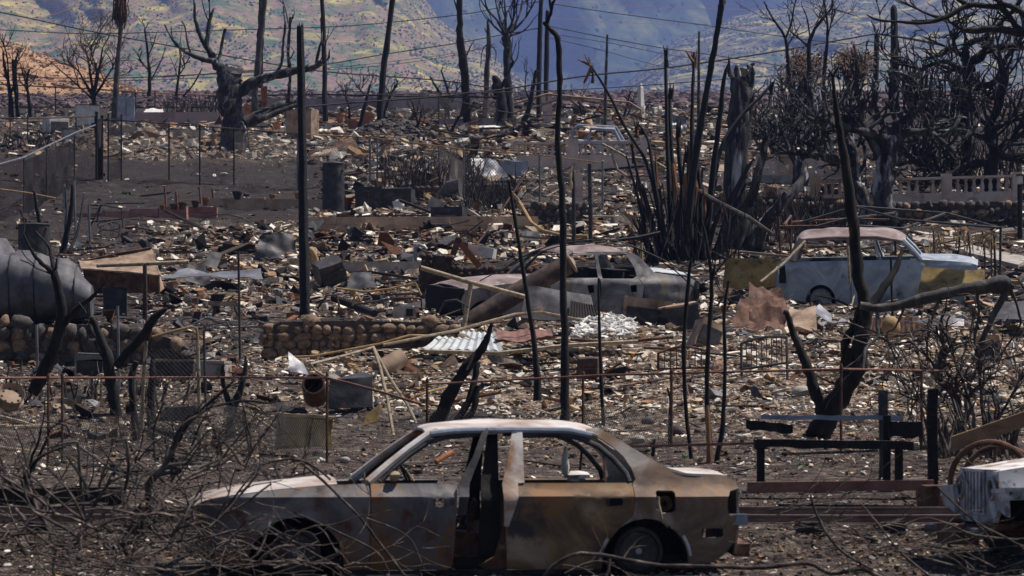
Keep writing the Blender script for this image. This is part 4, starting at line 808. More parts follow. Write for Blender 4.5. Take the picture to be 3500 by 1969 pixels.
# inside
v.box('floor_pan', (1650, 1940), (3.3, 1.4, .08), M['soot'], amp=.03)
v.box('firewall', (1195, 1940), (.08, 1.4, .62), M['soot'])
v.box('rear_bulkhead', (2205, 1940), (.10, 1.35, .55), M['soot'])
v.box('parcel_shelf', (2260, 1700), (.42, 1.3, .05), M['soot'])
v.cross('dash_bar', (1300, 1668), .66, .045, M['soot'])
v.box('seat_frame', (1560, 1930), (.46, .46, .26), M['rust'], -.34, amp=.05); v.box('seat_frame', (1560, 1930), (.46, .46, .26), M['rust'], .34, amp=.05, seed=2)
for y_ in (-.34, .34):
    b = MB(); x, z = v.p((1600, 1830)); b.tube([(x, y_ - .2, z - .1), (x + .1, y_ - .2, z + .28), (x + .12, y_ + .2, z + .28), (x, y_ + .2, z - .1)], .014, 6); b.tube([(x + .05, y_ - .18, z + .05), (x + .05, y_ + .18, z + .1)], .008, 5); b.tube([(x + .09, y_ - .18, z + .18), (x + .09, y_ + .18, z + .15)], .008, 5); obj('seat_back_frame', b, M['rust'], v.root, True, local=True)
b = MB(); x, z = v.p((1395, 1660)); b.tube([(x - .25, -.35, z - .12), (x + .02, -.35, z + .03)], .02, 6); b.ring((x + .04, -.35, z + .04), .15, .011, (1, 0, .5), 18, 5); obj('steering_wheel', b, M['soot'], v.root, True, local=True)
b = MB(); x, z = v.p((1350, 1636)); b.blob((x, -.78, z + .02), (.10, .08, .09), 4); b.tube([(x + .10, -.74, z + .06), (x + .16, -.74, z - .02)], .008, 5); obj('mirror_stub', b, M['pale_pipe'], v.root, True, local=True)
b = MB(); x, z = v.p((2040, 1640)); b.blob((x, .25, z), (.22, .2, .10), 8, amp=.4); b.blob((x - .1, .3, z + .12), (.07, .1, .28), 9, amp=.3); obj('melted_lump', b, M['white_ash'], v.root, True, local=True)
# tail, nose, filler
b = MB(); xa, za = v.p((2549, 1674)); xb, zb = v.p((2540, 1900)); b.sheet((xb, -.72, zb), (xb, .72, zb), (xa, .66, za), (xa, -.66, za), 10, 6, .02, .02); obj('tail_panel', b, M['sedan_rear'], v.root, True, local=True)
b = MB(); xa, za = v.p((2510, 1685)); xb, zb = v.p((2508, 1760)); b.box(((xa + xb) / 2 - .04, -.66, (za + zb) / 2), (.03, .16, .2)); obj('tail_light_recess', b, M['soot'], v.root, local=True)
b = MB(); xa, za = v.p((2538, 1768)); b.box((xa, -.735, za - .03), (.17, .05, .09)); obj('bumper_bracket', b, M['blue_grey'], v.root, local=True)
b = MB(); xa, za = v.p((2558, 1868)); b.dbox((xa - .02, -.55, za - .08), (.16, .18, .11), rotm(20, 10), 3, .04, 3); obj('bumper_mount', b, M['rust'], v.root, local=True)
b = MB(); xa, za = v.p((660, 1740)); xb, zb = v.p((655, 1900)); b.sheet((xb, .66, zb), (xb, -.66, zb), (xa, -.68, za), (xa, .68, za), 12, 6, .03, .02); obj('front_panel', b, M['sedan_side'], v.root, True, local=True)
b = MB(); xa, za = v.p((2281, 1725)); b.ring((xa, -.79, za), .055, .012, (0, 1, 0), 14, 5); b.ring((xa, -.775, za), .035, .012, (0, 1, 0), 12, 5); obj('filler_neck', b, M['rust'], v.root, True, local=True)
b = MB(); q = [(2254, 1700), (2252, 1722), (2262, 1752), (2270, 1785), (2288, 1805)]; pts = []
for pt in q:
    x, z = v.p(pt); pts.append((x, -v.ys(x, z) - .008, z))
b.tube(pts, [.012, .016, .01, .014, .006], 5); obj('melted_drip', b, M['pale_pipe'], v.root, True, local=True)
b = MB(); xa, za = v.p((2281, 1755)); b.box((xa, -.72, za + .08), (.17, .02, .19)); obj('filler_recess', b, M['soot'], v.root, local=True)
for c_, nm in (((1012, 1888), 'front'), ((2191, 1888), 'rear')):
    for sg in (-1, 1): v.wheel(c_, .203, sg * .76, M['steel_rim'], sg)
    b = MB(); x, z = v.p(c_); b.tube([(x, -.6, z), (x, .6, z)], .035, 8); obj('axle', b, M['rust'], v.root, True, local=True)
for c_, r_ in (((1012, 1928), 160), ((2213, 1925), 147)):
    for sg in (1, -1):
        b = MB(); pts = arc(c_[0], c_[1], r_, 0, 180, 16); n = len(pts); vs = []
        for q in pts:
            x, z = v.p(q); vs += [(x, -sg * .80, z), (x, -sg * .50, z)]
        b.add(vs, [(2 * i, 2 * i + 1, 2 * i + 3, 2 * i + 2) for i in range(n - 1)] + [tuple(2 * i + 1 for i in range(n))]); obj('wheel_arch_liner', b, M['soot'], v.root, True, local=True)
b = MB(); ln = arc(2213, 1925, 158, 8, 35, 8) ; pts = []
for q in ln: x, z = v.p(q); pts.append((x, -v.ys(x, z) - .004, z))
b.tube(pts, .016, 5); obj('arch_lip', b, M['jeep_side'], v.root, True, local=True); b = MB(); ln = arc(2213, 1925, 156, 148, 178, 8); pts = []
for q in ln: x, z = v.p(q); pts.append((x, -v.ys(x, z) - .004, z))
b.tube(pts, .014, 5); obj('arch_lip', b, M['jeep_side'], v.root, True, local=True)

# ---- four-door truck -------------------------------------------------------
YT = 78.0
def ys_truck(x, z): return float(np.interp(z, [0, .3, .6, .86, .90, 1.0, 1.05, 1.6, 1.7], [.86, .93, .965, .97, .96, .90, .885, .70, .62])) - max(0, abs(x) - 2.1) ** 2 * .25
SX = 1.135   # side view stretched back from the yawed picture: x given in picture pixels relative to cx
v = Veh('burned_truck', 'burned-out grey four-door truck with sloping rear pillars under draped wires', 'truck', 1960, 1092, YT, .9, ys_truck, yaw=28, tilt=4.5)
def T(q): return [(1960 + (a - 1960) * SX, b) for a, b in q]
FAt = arc(1660, 1075, 58, 0, 180, 14); RAt = arc(2268, 1075, 58, 0, 180, 14)
v.side('front_fender', T([(1590, 985), (1640, 975), (1800, 952), (1868, 948), (1868, 1078), (1722, 1080)]) + T(FAt) + T([(1590, 1065), (1580, 1020)]), [], M['truck_paint'])
v.side('front_door', T([(1872, 946), (2040, 938), (2042, 1080), (1872, 1080)]), [T([(1998, 962), (2020, 960), (2024, 986), (2006, 990)])], M['truck_paint'])
v.side('rear_door', T([(2045, 938), (2178, 938), (2196, 960), (2192, 1010), (2206, 1060), (2200, 1080), (2045, 1080)]), [T([(2148, 960), (2170, 958), (2172, 982), (2152, 984)])], M['truck_paint'])
v.side('bed_side', T([(2182, 938), (2200, 926), (2196, 900), (2172, 868), (2150, 850), (2172, 850), (2196, 866), (2236, 912), (2330, 918), (2395, 926), (2402, 960), (2402, 1050), (2384, 1062), (2330, 1066)] ) + T(arc(2268, 1075, 58, 12, 180, 13)) + T([(2200, 1030), (2197, 960)]), [], M['truck_paint'])
v.side('window_frame', T([(1905, 940), (1930, 898), (1962, 862), (2000, 848), (2150, 846), (2176, 868), (2204, 905), (2204, 930), (2180, 940)]),
       [T([(1918, 939), (1938, 904), (1962, 870), (1982, 860), (2036, 858), (2040, 936)]), T([(2054, 938), (2048, 864), (2058, 857), (2140, 856), (2152, 866), (2170, 900), (2174, 928), (2160, 937)])], M['truck_paint'])
v.loft('roof', [(1960 + (a - 1960) * SX, b, c) for a, b, c in [(1925, 850, 866), (1950, 838, 855), (2010, 829, 850), (2080, 827, 849), (2150, 836, 852)]], M['suv_top'], amp=.03)
v.loft('hood', [(1960 + (a - 1960) * SX, b, c) for a, b, c in [(1595, 975, 990), (1640, 955, 974), (1740, 942, 960), (1850, 934, 950)]], M['suv_top'], amp=.03, seed=2)
v.bar('windscreen_pillar', T([(1868, 946), (1900, 908), (1930, 870), (1960, 852)]), .05, M['truck_paint'], inset=.02)
v.loft('bed_cover', [(1960 + (a - 1960) * SX, b, c) for a, b, c in [(2225, 900, 914), (2320, 906, 918), (2398, 914, 924)]], M['galv'], amp=.03, seed=7)
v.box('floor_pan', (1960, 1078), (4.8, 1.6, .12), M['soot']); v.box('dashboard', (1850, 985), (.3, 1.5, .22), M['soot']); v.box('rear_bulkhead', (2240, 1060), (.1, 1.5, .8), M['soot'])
for xx, y_ in ((1990, -.42), (1990, .42), (2140, 0)):
    v.box('seat', T([(xx, 1040)])[0], (.45, .55 if y_ else 1.3, .80), M['soot'], y_, amp=.07, seed=xx)  # dark blocks filling the cab so its windows read as shaded
for xx in (1980, 2130):
    for y_ in (-.4, .4):
        b = MB(); x, z = v.p(T([(xx, 1040)])[0]); b.tube([(x, y_ - .25, z), (x + .12, y_ - .25, z + .75), (x + .12, y_ + .25, z + .75), (x, y_ + .25, z)], .03, 6); b.tube([(x + .06, y_ - .25, z + .4), (x + .06, y_ + .25, z + .4)], .02, 5); obj('seat_frame', b, M['rust'], v.root, True, local=True)
for c_ in ((1660, 1060), (2268, 1060)):
    for sg in (-1, 1): v.wheel(T([c_])[0], .23, sg * .86, M['steel_rim'], sg, 'alloy', .2)
b = MB(); x, z = v.p(T([(2398, 1000)])[0]); b.box((x, 0, z), (.04, 1.7, .7)); obj('tailgate', b, M['truck_paint'], v.root, local=True)
b = MB(); x, z = v.p(T([(1588, 1030)])[0]); b.dbox((x, 0, z - .2), (.12, 1.6, .5), None, 4, .05, 3); obj('front_panel', b, M['soot'], v.root, local=True)
b = MB(); x, z = v.p(T([(2392, 985)])[0]); b.box((x - .02, -.9, z), (.1, .05, .2)); obj('tail_light_recess', b, M['soot'], v.root, local=True)

# ---- pale two-door wagon under the collapsed canopy -----------------------------
def ys_suv(x, z): return float(np.interp(z, [0, .35, .7, 1.0, 1.06, 1.1, 1.62, 1.75], [.88, .95, .975, .97, .95, .93, .80, .72])) - max(0, abs(x) - 2.2) ** 2 * .22
v = Veh('burned_wagon', 'burned white utility vehicle under a collapsed canopy frame', 'car', 2990, 1052, 84.5, .95, ys_suv, yaw=-7, tilt=5)
RAs = arc(2806, 1022, 52, 0, 180, 14, 62)
v.side('rear_body_side', [(2858, 1030)] + RAs[1:-1] + [(2754, 1030), (2668, 1022), (2658, 1005), (2657, 890), (2672, 882), (2908, 878), (2908, 1032)], [[(2662, 892), (2684, 892), (2690, 955), (2664, 955)]], M['suv_paint'])
v.side('door', [(2911, 878), (3148, 876), (3156, 900), (3150, 1035), (2911, 1034)], [], M['suv_paint'])
v.side('front_fender', [(3151, 876), (3230, 880), (3305, 886), (3338, 896), (3344, 960), (3338, 1020)] + arc(3262, 1030, 54, 0, 180, 12, 62) + [(3153, 1034)], [], M['suv_paint'])
v.loft('roof', [(2722, 800, 822), (2750, 780, 810), (2850, 772, 806), (2980, 771, 806), (3060, 778, 810), (3095, 796, 820)], M['suv_top'], amp=.03, seed=4)
v.loft('hood', [(3145, 862, 878), (3220, 865, 881), (3300, 872, 887), (3340, 886, 897)], M['suv_paint'], amp=.03, seed=6)
v.bar('rear_pillar', [(2712, 880), (2722, 840), (2740, 806)], [.10, .09, .08], M['suv_top'], inset=.03)
v.bar('centre_pillar', [(2918, 880), (2915, 840), (2905, 806)], [.11, .10, .09], M['suv_top'], inset=.03)
v.bar('windscreen_pillar', [(3146, 878), (3120, 846), (3085, 812)], .065, M['suv_paint'], inset=.02)
v.bar('vent_pillar', [(3010, 878), (2998, 845), (2988, 812)], .03, M['suv_paint'], inset=.04)
v.bar('roof_rail', [(2735, 808), (2850, 799), (3000, 799), (3090, 815)], .03, M['suv_top'])
v.box('floor_pan', (3000, 1030), (4.2, 1.6, .12), M['soot']); v.box('dashboard', (3130, 920), (.3, 1.5, .25), M['soot'])
for xx, y_ in ((2960, -.42), (2960, .42), (2800, 0)):
    v.box('seat', (xx, 1000), (.42, .6 if y_ else 1.3, .82), M['soot'], y_, amp=.07, seed=xx)  # black boxes added to make the window openings look shaded inside
for xx in (2960,):
    for y_ in (-.4, .4):
        b = MB(); x, z = v.p((xx, 1000)); b.tube([(x, y_ - .25, z), (x - .15, y_ - .25, z + .8), (x - .15, y_ + .25, z + .8), (x, y_ + .25, z)], .03, 6); obj('seat_frame', b, M['rust'], v.root, True, local=True)
for c_ in ((2806, 1012), (3262, 1012)):
    for sg in (-1, 1): v.wheel(c_, .25, sg * .88, M['alloy'], sg, 'alloy', .2)
b = MB(); x, z = v.p((2656, 960)); b.box((x, 0, z), (.05, 1.8, .8)); obj('tailgate', b, M['suv_paint'], v.root, local=True)
b = MB(); x, z = v.p((2676, 923)); b.box((x, -.93, z), (.16, .03, .42)); obj('tail_light_recess', b, M['soot'], v.root, local=True)
b = MB(); x, z = v.p((3340, 980)); b.box((x, 0, z), (.06, 1.7, .55)); obj('front_panel', b, M['soot'], v.root, local=True)

# ---- jeep nose entering at the frame edge ------------------------------------
YJ = 31.0; s = F / YJ; jx0 = 3345
root = thing('burned_jeep', 'white peeling jeep front with upright slotted grille and no tyres', 'car', U(jx0, 1905, YJ), rot=(0, 0, R(13)))
def J(px, py): return ((px - jx0) / s, (1905 - py) / s)
hg = (1905 - 1622) / s      # grille top
def jbox(nm, c, sz, mt, amp=.012, seed=0, M_=None, n=4): b = MB(); b.dbox(c, sz, M_, n, amp, seed); return obj(nm, b, mt, root, local=True)
# local: x back along the jeep, y across (near side negative), z up; the grille stands at x = 0
W2 = .46
slots = []
for i in range(7):
    c = -.24 + i * .08; slots.append([(c - .022, .38), (c + .022, .38), (c + .022, .72), (c - .022, .72)])
for cc in (-.37, .37): slots.append([(cc + .05 * math.cos(a), .62 + .08 * math.sin(a)) for a in np.linspace(0, 2 * math.pi, 13)[:-1]] if 0 else [(cc + .075 * math.cos(a), .585 + .082 * math.sin(a)) for a in np.linspace(0, 2 * math.pi, 15)[:-1]])
gr = panel('grille', [(-.40, .30), (.40, .30), (.47, .42), (.48, .70), (.44, .745), (-.44, .745), (-.48, .70), (-.47, .42)], slots, lambda x, z: -.02 * (1 - (x / .48) ** 2) * 2, root, M['jeep_side'], .04, .1, .06, tf=Matrix.Rotation(R(-90), 4, 'Z'))
b = MB(); n = 10; vs = []
b.sheet((-.02, .46, .735), (-.02, -.46, .735), (1.35, -.56, .93), (1.35, .56, .93), 10, 12, .018, .03, seed=2); 
obj('hood', b, M['jeep_paint'], root, True, local=True)
for sg in (-1, 1):
    b = MB(); b.sheet((0, sg * .475, .55) if sg > 0 else (1.35, sg * .575, .55), (1.35, sg * .575, .55) if sg > 0 else (0, sg * .475, .55), (1.35, sg * .56, .925) if sg > 0 else (0, sg * .46, .735), (0, sg * .46, .735) if sg > 0 else (1.35, sg * .56, .925), 10, 4, .012, .02, seed=3); obj('hood_side', b, M['jeep_paint'], root, True, local=True)
    # fender: top plate, front lip, inner wall
    b = MB(); y0, y1 = sorted((sg * .46, sg * .80))
    b.sheet((-.06, y0, .60), (1.4, y0, .63), (1.4, y1, .615), (-.06, y1, .585), 10, 6, .014, .035, seed=5)
    b.sheet((-.05, y0, .36), (-.06, y0, .60), (-.06, y1, .585), (-.02, y1, .42), 6, 5, .012, .03, seed=6)
    yo = sg * .80; b.sheet((-.05, yo, .50), (1.4, yo, .53), (1.4, yo, .60), (.02, yo, .585), 10, 3, .006, .02, seed=8)
    obj('fender', b, M['jeep_side'], root, True, local=True)
    b = MB(); b.ring((-.03, sg * .37, .585), .085, .014, (1, 0, 0), 18, 6); obj('headlight_bezel', b, M['jeep_side'], root, True, local=True)
    b = MB(); b.tube([(-.14, sg * .34, .26), (1.5, sg * .36, .30)], .05, 6); obj('frame_rail', b, M['rust'], root, True, local=True)
    b = MB(); Mx = Matrix.Rotation(R(90), 3, 'X'); b.lathe((.52, sg * .72, .20), [(.14, -.09), (.2, -.09), (.205, -.07), (.17, -.03), (.17, .03), (.205, .07), (.2, .09), (.14, .09)], 24, Mx); wj = obj('wheel', b, M['steel_rim'], root, True, local=True)
    b = MB(); b.lathe((.52, sg * .74, .20), [(.15, -.01), (.15, .01), (.06, .03), (.05, .05)], 16, Mx); obj('hub', b, M['rust'], wj, True, local=True)
b = MB(); b.tube([(-.22, -.62, .22), (-.24, -.2, .23), (-.24, .2, .23), (-.22, .62, .22)], .05, 8); obj('bumper', b, M['dark_metal'], root, True, local=True)
jbox('dark_radiator_backing', (.10, 0, .30), (.05, .84, .42), M['soot'], .005, 9); jbox('winch', (-.22, -.1, .12), (.2, .5, .17), M['rust'], .03, 4); jbox('engine_block', (.55, 0, .25), (.7, .5, .4), M['soot'], .06, 5); jbox('firewall', (1.4, 0, .3), (.08, 1.15, .62), M['jeep_paint'], .02, 6)  # soot-dark radiator box added so the grille slots look shaded
b = MB(); b.box((.34, -.525, .70), (.02, .012, .09)); b.box((.40, -.525, .735), (.09, .012, .02)); b.box((.46, -.525, .70), (.02, .012, .09)); obj('hood_latch', b, M['grey_metal'], root, local=True)
b = MB(); b.tube([(.5, -.7, .2), (.5, .7, .2)], .05, 8); obj('axle', b, M['rust'], root, True, local=True)
b = MB(); b.tube([(.1, -.4, .3), (.3, -.42, .5), (.6, -.42, .48), (.8, -.40, .3)], .02, 6); b.tube([(.15, -.45, .25), (.5, -.5, .4), (.9, -.45, .42)], .012, 5); obj('hoses', b, M['soot'], root, True, local=True)

# ---- far wrecks --------------------------------------------------------------
Y = 165; root = thing('crushed_car', 'crushed car with ash-white roof beside the mauve wall', 'car', U(1660, 490, Y)); k = Y / F
b = MB(); vs = []
for i, (x, zt) in enumerate([(1580, 470), (1600, 442), (1640, 430), (1690, 428), (1720, 436), (1732, 468)]):
    for y in (-.7, -.5, .5, .7): vs.append(U(x, zt + (6 if abs(y) > .6 else 0), Y + .8 + y))
b.add(vs, [(4 * i + j, 4 * i + j + 1, 4 * i + 5 + j, 4 * i + 4 + j) for i in range(5) for j in range(3)]); vs2 = [Vector(q) - Vector((0, 0, .05)) for q in vs]; b.add(vs2, [(4 * i + 4 + j, 4 * i + 5 + j, 4 * i + j + 1, 4 * i + j) for i in range(5) for j in range(3)])
obj('roof', b, M['white_ash'], root, True)
b = MB(); b.dbox(U(1656, 494, Y + .8), (150 * k, 1.5, 24 * k), None, 5, .12, 3); obj('body', b, M['dark_metal'], root)
for x0, x1 in ((1582, 1602), (1650, 1652), (1733, 1722)):
    b = MB(); b.tube([U(x0, 474, Y), U(x1, 440, Y)], .05, 6); obj('pillar', b, M['galv'], root, True)
Y = 150; root = thing('open_jeep_shell', 'bare pale windscreen and cab frame of a burnt open vehicle', 'car', U(2065, 505, Y))
for pts in ([(1953, 490), (1958, 445), (1975, 430), (2105, 436), (2130, 480)], [(2012, 490), (2020, 440), (2100, 445), (2118, 485)]):
    b = MB(); b.tube([U(x, y, Y + (.6 if len(pts) == 5 else -.6)) for x, y in pts], .07, 7); obj('cab_frame', b, M['blue_grey'], root, True)
b = MB(); b.sheet(U(2015, 440, Y - .5), U(2100, 446, Y - .5), U(2102, 434, Y + .7), U(1985, 430, Y + .7), 6, 4, .05, .04); obj('roof_strip', b, M['tan_metal'], root, True)
b = MB(); b.dbox(U(2060, 512, Y), (2.2, 1.4, .35), None, 4, .1, 9); obj('body_tub', b, M['galv'], root)
# ------------------------------------------------------------------ tracks and timbers behind the sedan
def beamx(mb, x0, y0, x1, y1, Y0, Y1, h, d):
    A, B = U(x0, y0, Y0), U(x1, y1, Y1); dy = Vector((0, d / 2, 0)); dz = Vector((0, 0, h))
    mb.add([A - dy, B - dy, B + dy, A + dy, A - dy - dz, B - dy - dz, B + dy - dz, A + dy - dz], [(0, 1, 2, 3), (7, 6, 5, 4), (0, 4, 5, 1), (1, 5, 6, 2), (2, 6, 7, 3), (3, 7, 4, 0)]); return mb
tr = thing('railway_track', 'rusty narrow-gauge railway track running behind the burned sedan', 'railway', (0, 33.6, prof(33.6)))
M['rail_top'] = mat('worn_rail_steel', [(.3, (.14, .08, .065)), (.6, (.28, .19, .16)), (.8, (.42, .34, .31))], 4, rough=.5, metal=.3, bump=.15)
for Yr, name in ((32.75, 'rail'), (33.75, 'rail')):
    z = prof(Yr) + .06; b = MB(); pr = [(a * .75, h * .62) for a, h in [(-.055, 0), (.055, 0), (.055, .012), (.010, .03), (.010, .085), (.032, .095), (.032, .125), (-.032, .125), (-.032, .095), (-.010, .085), (-.010, .03), (-.055, .012)]]
    xs_ = np.linspace(-9, 9, 10); n = len(pr); vs = [(x, Yr + a, z + h + .006 * math.sin(x * 1.3)) for x in xs_ for a, h in pr]
    b.add(vs, [(i * n + j, i * n + (j + 1) % n, (i + 1) * n + (j + 1) % n, (i + 1) * n + j) for i in range(len(xs_) - 1) for j in range(n)]); obj(name, b, M['rail_top'], tr)
for i in range(24):
    b = MB(); x = -8.6 + i * .75 + rng.uniform(-.05, .05); b.dbox((x, 33.25, prof(33.2) - .07), (.2, 1.7, .13), rotm(rng.uniform(-3, 3)), 3, .02, i); obj('sleeper', b, M['char_rust'], tr)
def timber(label, x0, y0, x1, y1, Y, h, d, mt='char', name='charred_beam', cat='beam', Y1=None):
    b = MB(); beamx(b, x0, y0, x1, y1, Y, Y1 or Y, h, d); return one(name, b, M[mt], label, cat)
timber('long dark red steel beam lying beyond the track under the bench', 2555, 1648, 3190, 1640, 36.2, .10, .12, 'rust_red', 'steel_beam')
timber('broad dark timber lying behind the twig pile at the picture edge', -150, 1672, 420, 1664, 35.6, .17, .2, 'char_rust')
timber('thin black strip of wood lying on the ballast near the bench', 2660, 1722, 3130, 1728, 34.9, .03, .06, 'char')
timber('long rusty angle iron lying on the ash behind the fence posts', 2150, 1522, 2790, 1505, 42.2, .03, .05, 'rust_red', 'angle_iron')
timber('grey pole lying on dark gravel beyond the bench', 2690, 1548, 3000, 1536, 41.5, .03, .04, 'twig', 'fallen_pole', 'pole')
# charred bench
Yb_ = 37.5; root = thing('charred_bench', 'charred plank bench frame standing behind the tracks', 'bench', U(2850, 1640, Yb_))
def plank(x0, y0, x1, y1, Y, h, d, nm, mt='char'):
    b = MB(); n = 10; A = []; rr = random.Random(x0 + y0)
    for i in range(n + 1):
        t = i / n; x = x0 + (x1 - x0) * t; y = y0 + (y1 - y0) * t + rr.uniform(-2, 2); hh = h * rr.uniform(.85, 1.1)
        p = U(x, y, Y); A += [p + Vector((0, -d / 2, 0)), p + Vector((0, d / 2, 0)), p + Vector((0, d / 2, -hh)), p + Vector((0, -d / 2, -hh))]
    b.add(A, [(4 * i + k, 4 * i + (k + 1) % 4, 4 * i + 4 + (k + 1) % 4, 4 * i + 4 + k) for i in range(n) for k in range(4)] + [(3, 2, 1, 0), (4 * n, 4 * n + 1, 4 * n + 2, 4 * n + 3)]); return obj(nm, b, M[mt], root)
plank(2600, 1418, 3088, 1422, Yb_ + .25, .045, .04, 'back_slat', 'blue_grey'); plank(2578, 1500, 3118, 1508, Yb_ - .15, .085, .30, 'seat')
plank(2550, 1434, 2710, 1452, Yb_ + .1, .10, .04, 'arm_board'); plank(3038, 1440, 3150, 1444, Yb_ + .05, .16, .04, 'arm_board')
for x, y0, y1 in ((2600, 1500, 1745), (3072, 1508, 1722), (3030, 1420, 1690)):
    plank(x - 13, y0, x + 13, y0 + 1, Yb_ - (.2 if y0 > 1490 else -.25), (y1 - y0) * Yb_ / F, .09, 'leg')
# burnt square posts by the bench
for x, yt, yb, w_, lab in ((3018, 1326, 1640, 30, 'square blue-black burnt post with a bolt hole beside the bench'), (3188, 1320, 1700, 34, 'thick black burnt post between the bench and wheel'), (2890, 1540, 1560, 24, 'short charred post stub on the gravel below the bench slat')):
    Y = dY(yb) ; b = MB(); b.dbox(U(x, yb + 8, Y), (w_ * Y / F, w_ * Y / F, (yb - yt) * Y / F), None, 4, .02, x); one('burnt_post', b, M['char_pole' if x > 3100 else 'dark_metal'], lab, 'post')
# sloping beam, wagon wheel hoop
Y = 35.5; b = MB(); A, B = U(3255, 1492, Y), U(3700, 1335, Y + .3)
beamx(b, 3253, 1492, 3720, 1330, Y, Y + .4, .15, .10); one('sloping_timber', b, M['wood'], 'scorched brown timber sloping up beside the wheel hoop', 'beam')
Y = 34.6; root = thing('wagon_hoop', 'large rusty wheel hoop leaning behind the jeep', 'wheel', U(3400, 1740, Y)); b = MB(); b.ring(U(3385, 1645, Y), .37, .028, (.15, 1, .1), 36, 8); obj('rim', b, M['rust'], root, True)
b = MB(); b.ring(U(3420, 1655, Y + .3), .36, .026, (.15, 1, .1), 36, 8); obj('inner_rim', b, M['rust'], root, True)
for i in range(6):
    a = math.pi * i / 3 + .3; c = U(3385, 1645, Y); b = MB(); b.tube([c, c + Vector((.36 * math.cos(a), .05, .36 * math.sin(a)))], .012, 5); obj('spoke', b, M['rust'], root, True)
b = MB(); c = U(3385, 1645, Y); b.lathe(c, [(.06, -.08), (.06, .08)], 10, Matrix.Rotation(R(90), 3, 'X')); obj('hub', b, M['rust'], root, True)
b = MB(); b.dbox(U(3240, 1760, 35), (.5, .35, .28), rotm(10), 4, .05, 3); one('rusted_axle_box', b, M['rust'], 'rusted iron box on the track bed beside the burnt posts', 'iron box')

# ------------------------------------------------------------------ appliances and tanks
def seam_cyl(name, label, x0, x1, yt, yb, mt, cat='tank', Y=None, dome=.05, parts=True, lean=0):
    Y = Y or dY(yb); r_ = (x1 - x0) / 2 * Y / F; h = (yb - yt) * Y / F; c = U((x0 + x1) / 2, yb, Y); root = thing(name, label, cat, c); Mx = rotm(0, 0, lean)
    b = MB(); b.lathe(c, [(r_ * .97, -.15), (r_, .03), (r_ * 1.01, h * .5), (r_, h - .06), (r_ * 1.03, h - .05), (r_ * 1.03, h - .02), (r_ * .95, h), (r_ * .3, h + dome)], 24, Mx); obj('shell', b, M[mt], root, True)
    if parts:
        for a, zz in ((200, .86), (-35, .84), (-80, .12)):
            q = Vector((r_ * math.cos(R(a)), r_ * math.sin(R(a)), h * zz)); b = MB(); b.tube([c + Mx @ q, c + Mx @ (q * 1.0 + Vector((.07 * math.cos(R(a)), .07 * math.sin(R(a)), 0)))], .035, 8); obj('fitting', b, M['rust'], root, True)
        for a in (60, 190):
            q = Vector((r_ * .5 * math.cos(R(a)), r_ * .5 * math.sin(R(a)), h)); b = MB(); b.tube([c + Mx @ q, c + Mx @ (q + Vector((0, 0, .12)))], .025, 7); obj('pipe_stub', b, M['rust'], root, True)
    return root
seam_cyl('water_heater', 'tall black scorched water heater standing on the tan foundation', 1102, 1177, 556, 732, 'dark_metal', Y=116)
seam_cyl('steel_drum', 'dark blue-grey steel drum standing behind the crumpled tank', 62, 170, 764, 880, 'dark_metal', cat='drum', Y=96, dome=.01)
def appliance(name, label, x0, x1, yt, yb, dep, mt, cat, rz=0, tilt=0, ry=0, amp=.03, seed=0, Y=None, front=None, panelmat='dark_metal', feet=False):
    Y = Y or dY(yb); w_ = (x1 - x0) * Y / F; h = (yb - yt) * Y / F; c = U((x0 + x1) / 2, yb + 4, Y) + Vector((0, dep / 2, 0)); root = thing(name, label, cat, c); Mx = rotm(rz, tilt, ry)
    b = MB(); b.dbox(c, (w_, dep, h), Mx, 6, amp, seed); obj('body', b, M[mt], root, True, ang=25)
    for kind in (front or []):
        b = MB()
        if kind == 'door':
            b.dbox(c + Mx @ Vector((0, -dep / 2 - .012, h * .12)), (w_ * .86, .03, h * .62), Mx, 4, amp * .4, seed + 1); obj('door', b, M[panelmat], root)
        elif kind == 'panel':
            b.dbox(c + Mx @ Vector((0, -dep / 2 - .012, h * .80)), (w_ * .94, .03, h * .14), Mx, 4, amp * .4, seed + 2); obj('control_panel', b, M[panelmat], root)
        elif kind == 'handle':
            b.tube([c + Mx @ Vector((-w_ * .3, -dep / 2 - .05, h * .7)), c + Mx @ Vector((w_ * .3, -dep / 2 - .05, h * .7))], .015, 6); obj('handle', b, M['grey_metal'], root, True)
        elif kind == 'seam':
            b.dbox(c + Mx @ Vector((0, -dep / 2 - .004, h * .03)), (.02, .015, h * .9), Mx, 3, .004, 1); obj('seam', b, M['rust'], root)
        elif kind == 'lid':
            b.dbox(c + Mx @ Vector((0, 0, h + .0)), (w_ * 1.04, dep * 1.04, .04), Mx, 4, amp * .6, seed + 4); obj('lid', b, M[panelmat], root)
        elif kind == 'shelf':
            b.dbox(c + Mx @ Vector((0, -dep / 2 - .02, h * .45)), (w_ * .9, .04, .03), Mx, 3, .01, 5); obj('shelf', b, M[panelmat], root)
    return root
appliance('metal_cabinet', 'dark scorched metal cabinet beside the water heater', 1212, 1304, 634, 722, .7, 'dark_metal', 'cabinet', 2, seed=1, Y=117, front=['seam', 'panel'])
appliance('metal_cabinet', 'buckled dark cabinet with white ash stuck to its front', 1308, 1412, 640, 722, .7, 'dark_metal', 'cabinet', -8, seed=2, amp=.06, Y=117, front=['door'])
b = MB(); b.blob(U(1362, 705, 116.4), (.42, .2, .42), 5, 9, 7, .35); one('ash_clump', b, M['white_ash'], 'white ash clump stuck on the buckled cabinet front', 'ash', smooth=True)
appliance('kitchen_range', 'scorched kitchen range shell standing before the tan foundation', 1480, 1590, 702, 806, .65, 'dark_metal', 'stove', -14, seed=3, Y=109, front=['panel', 'door', 'handle'])
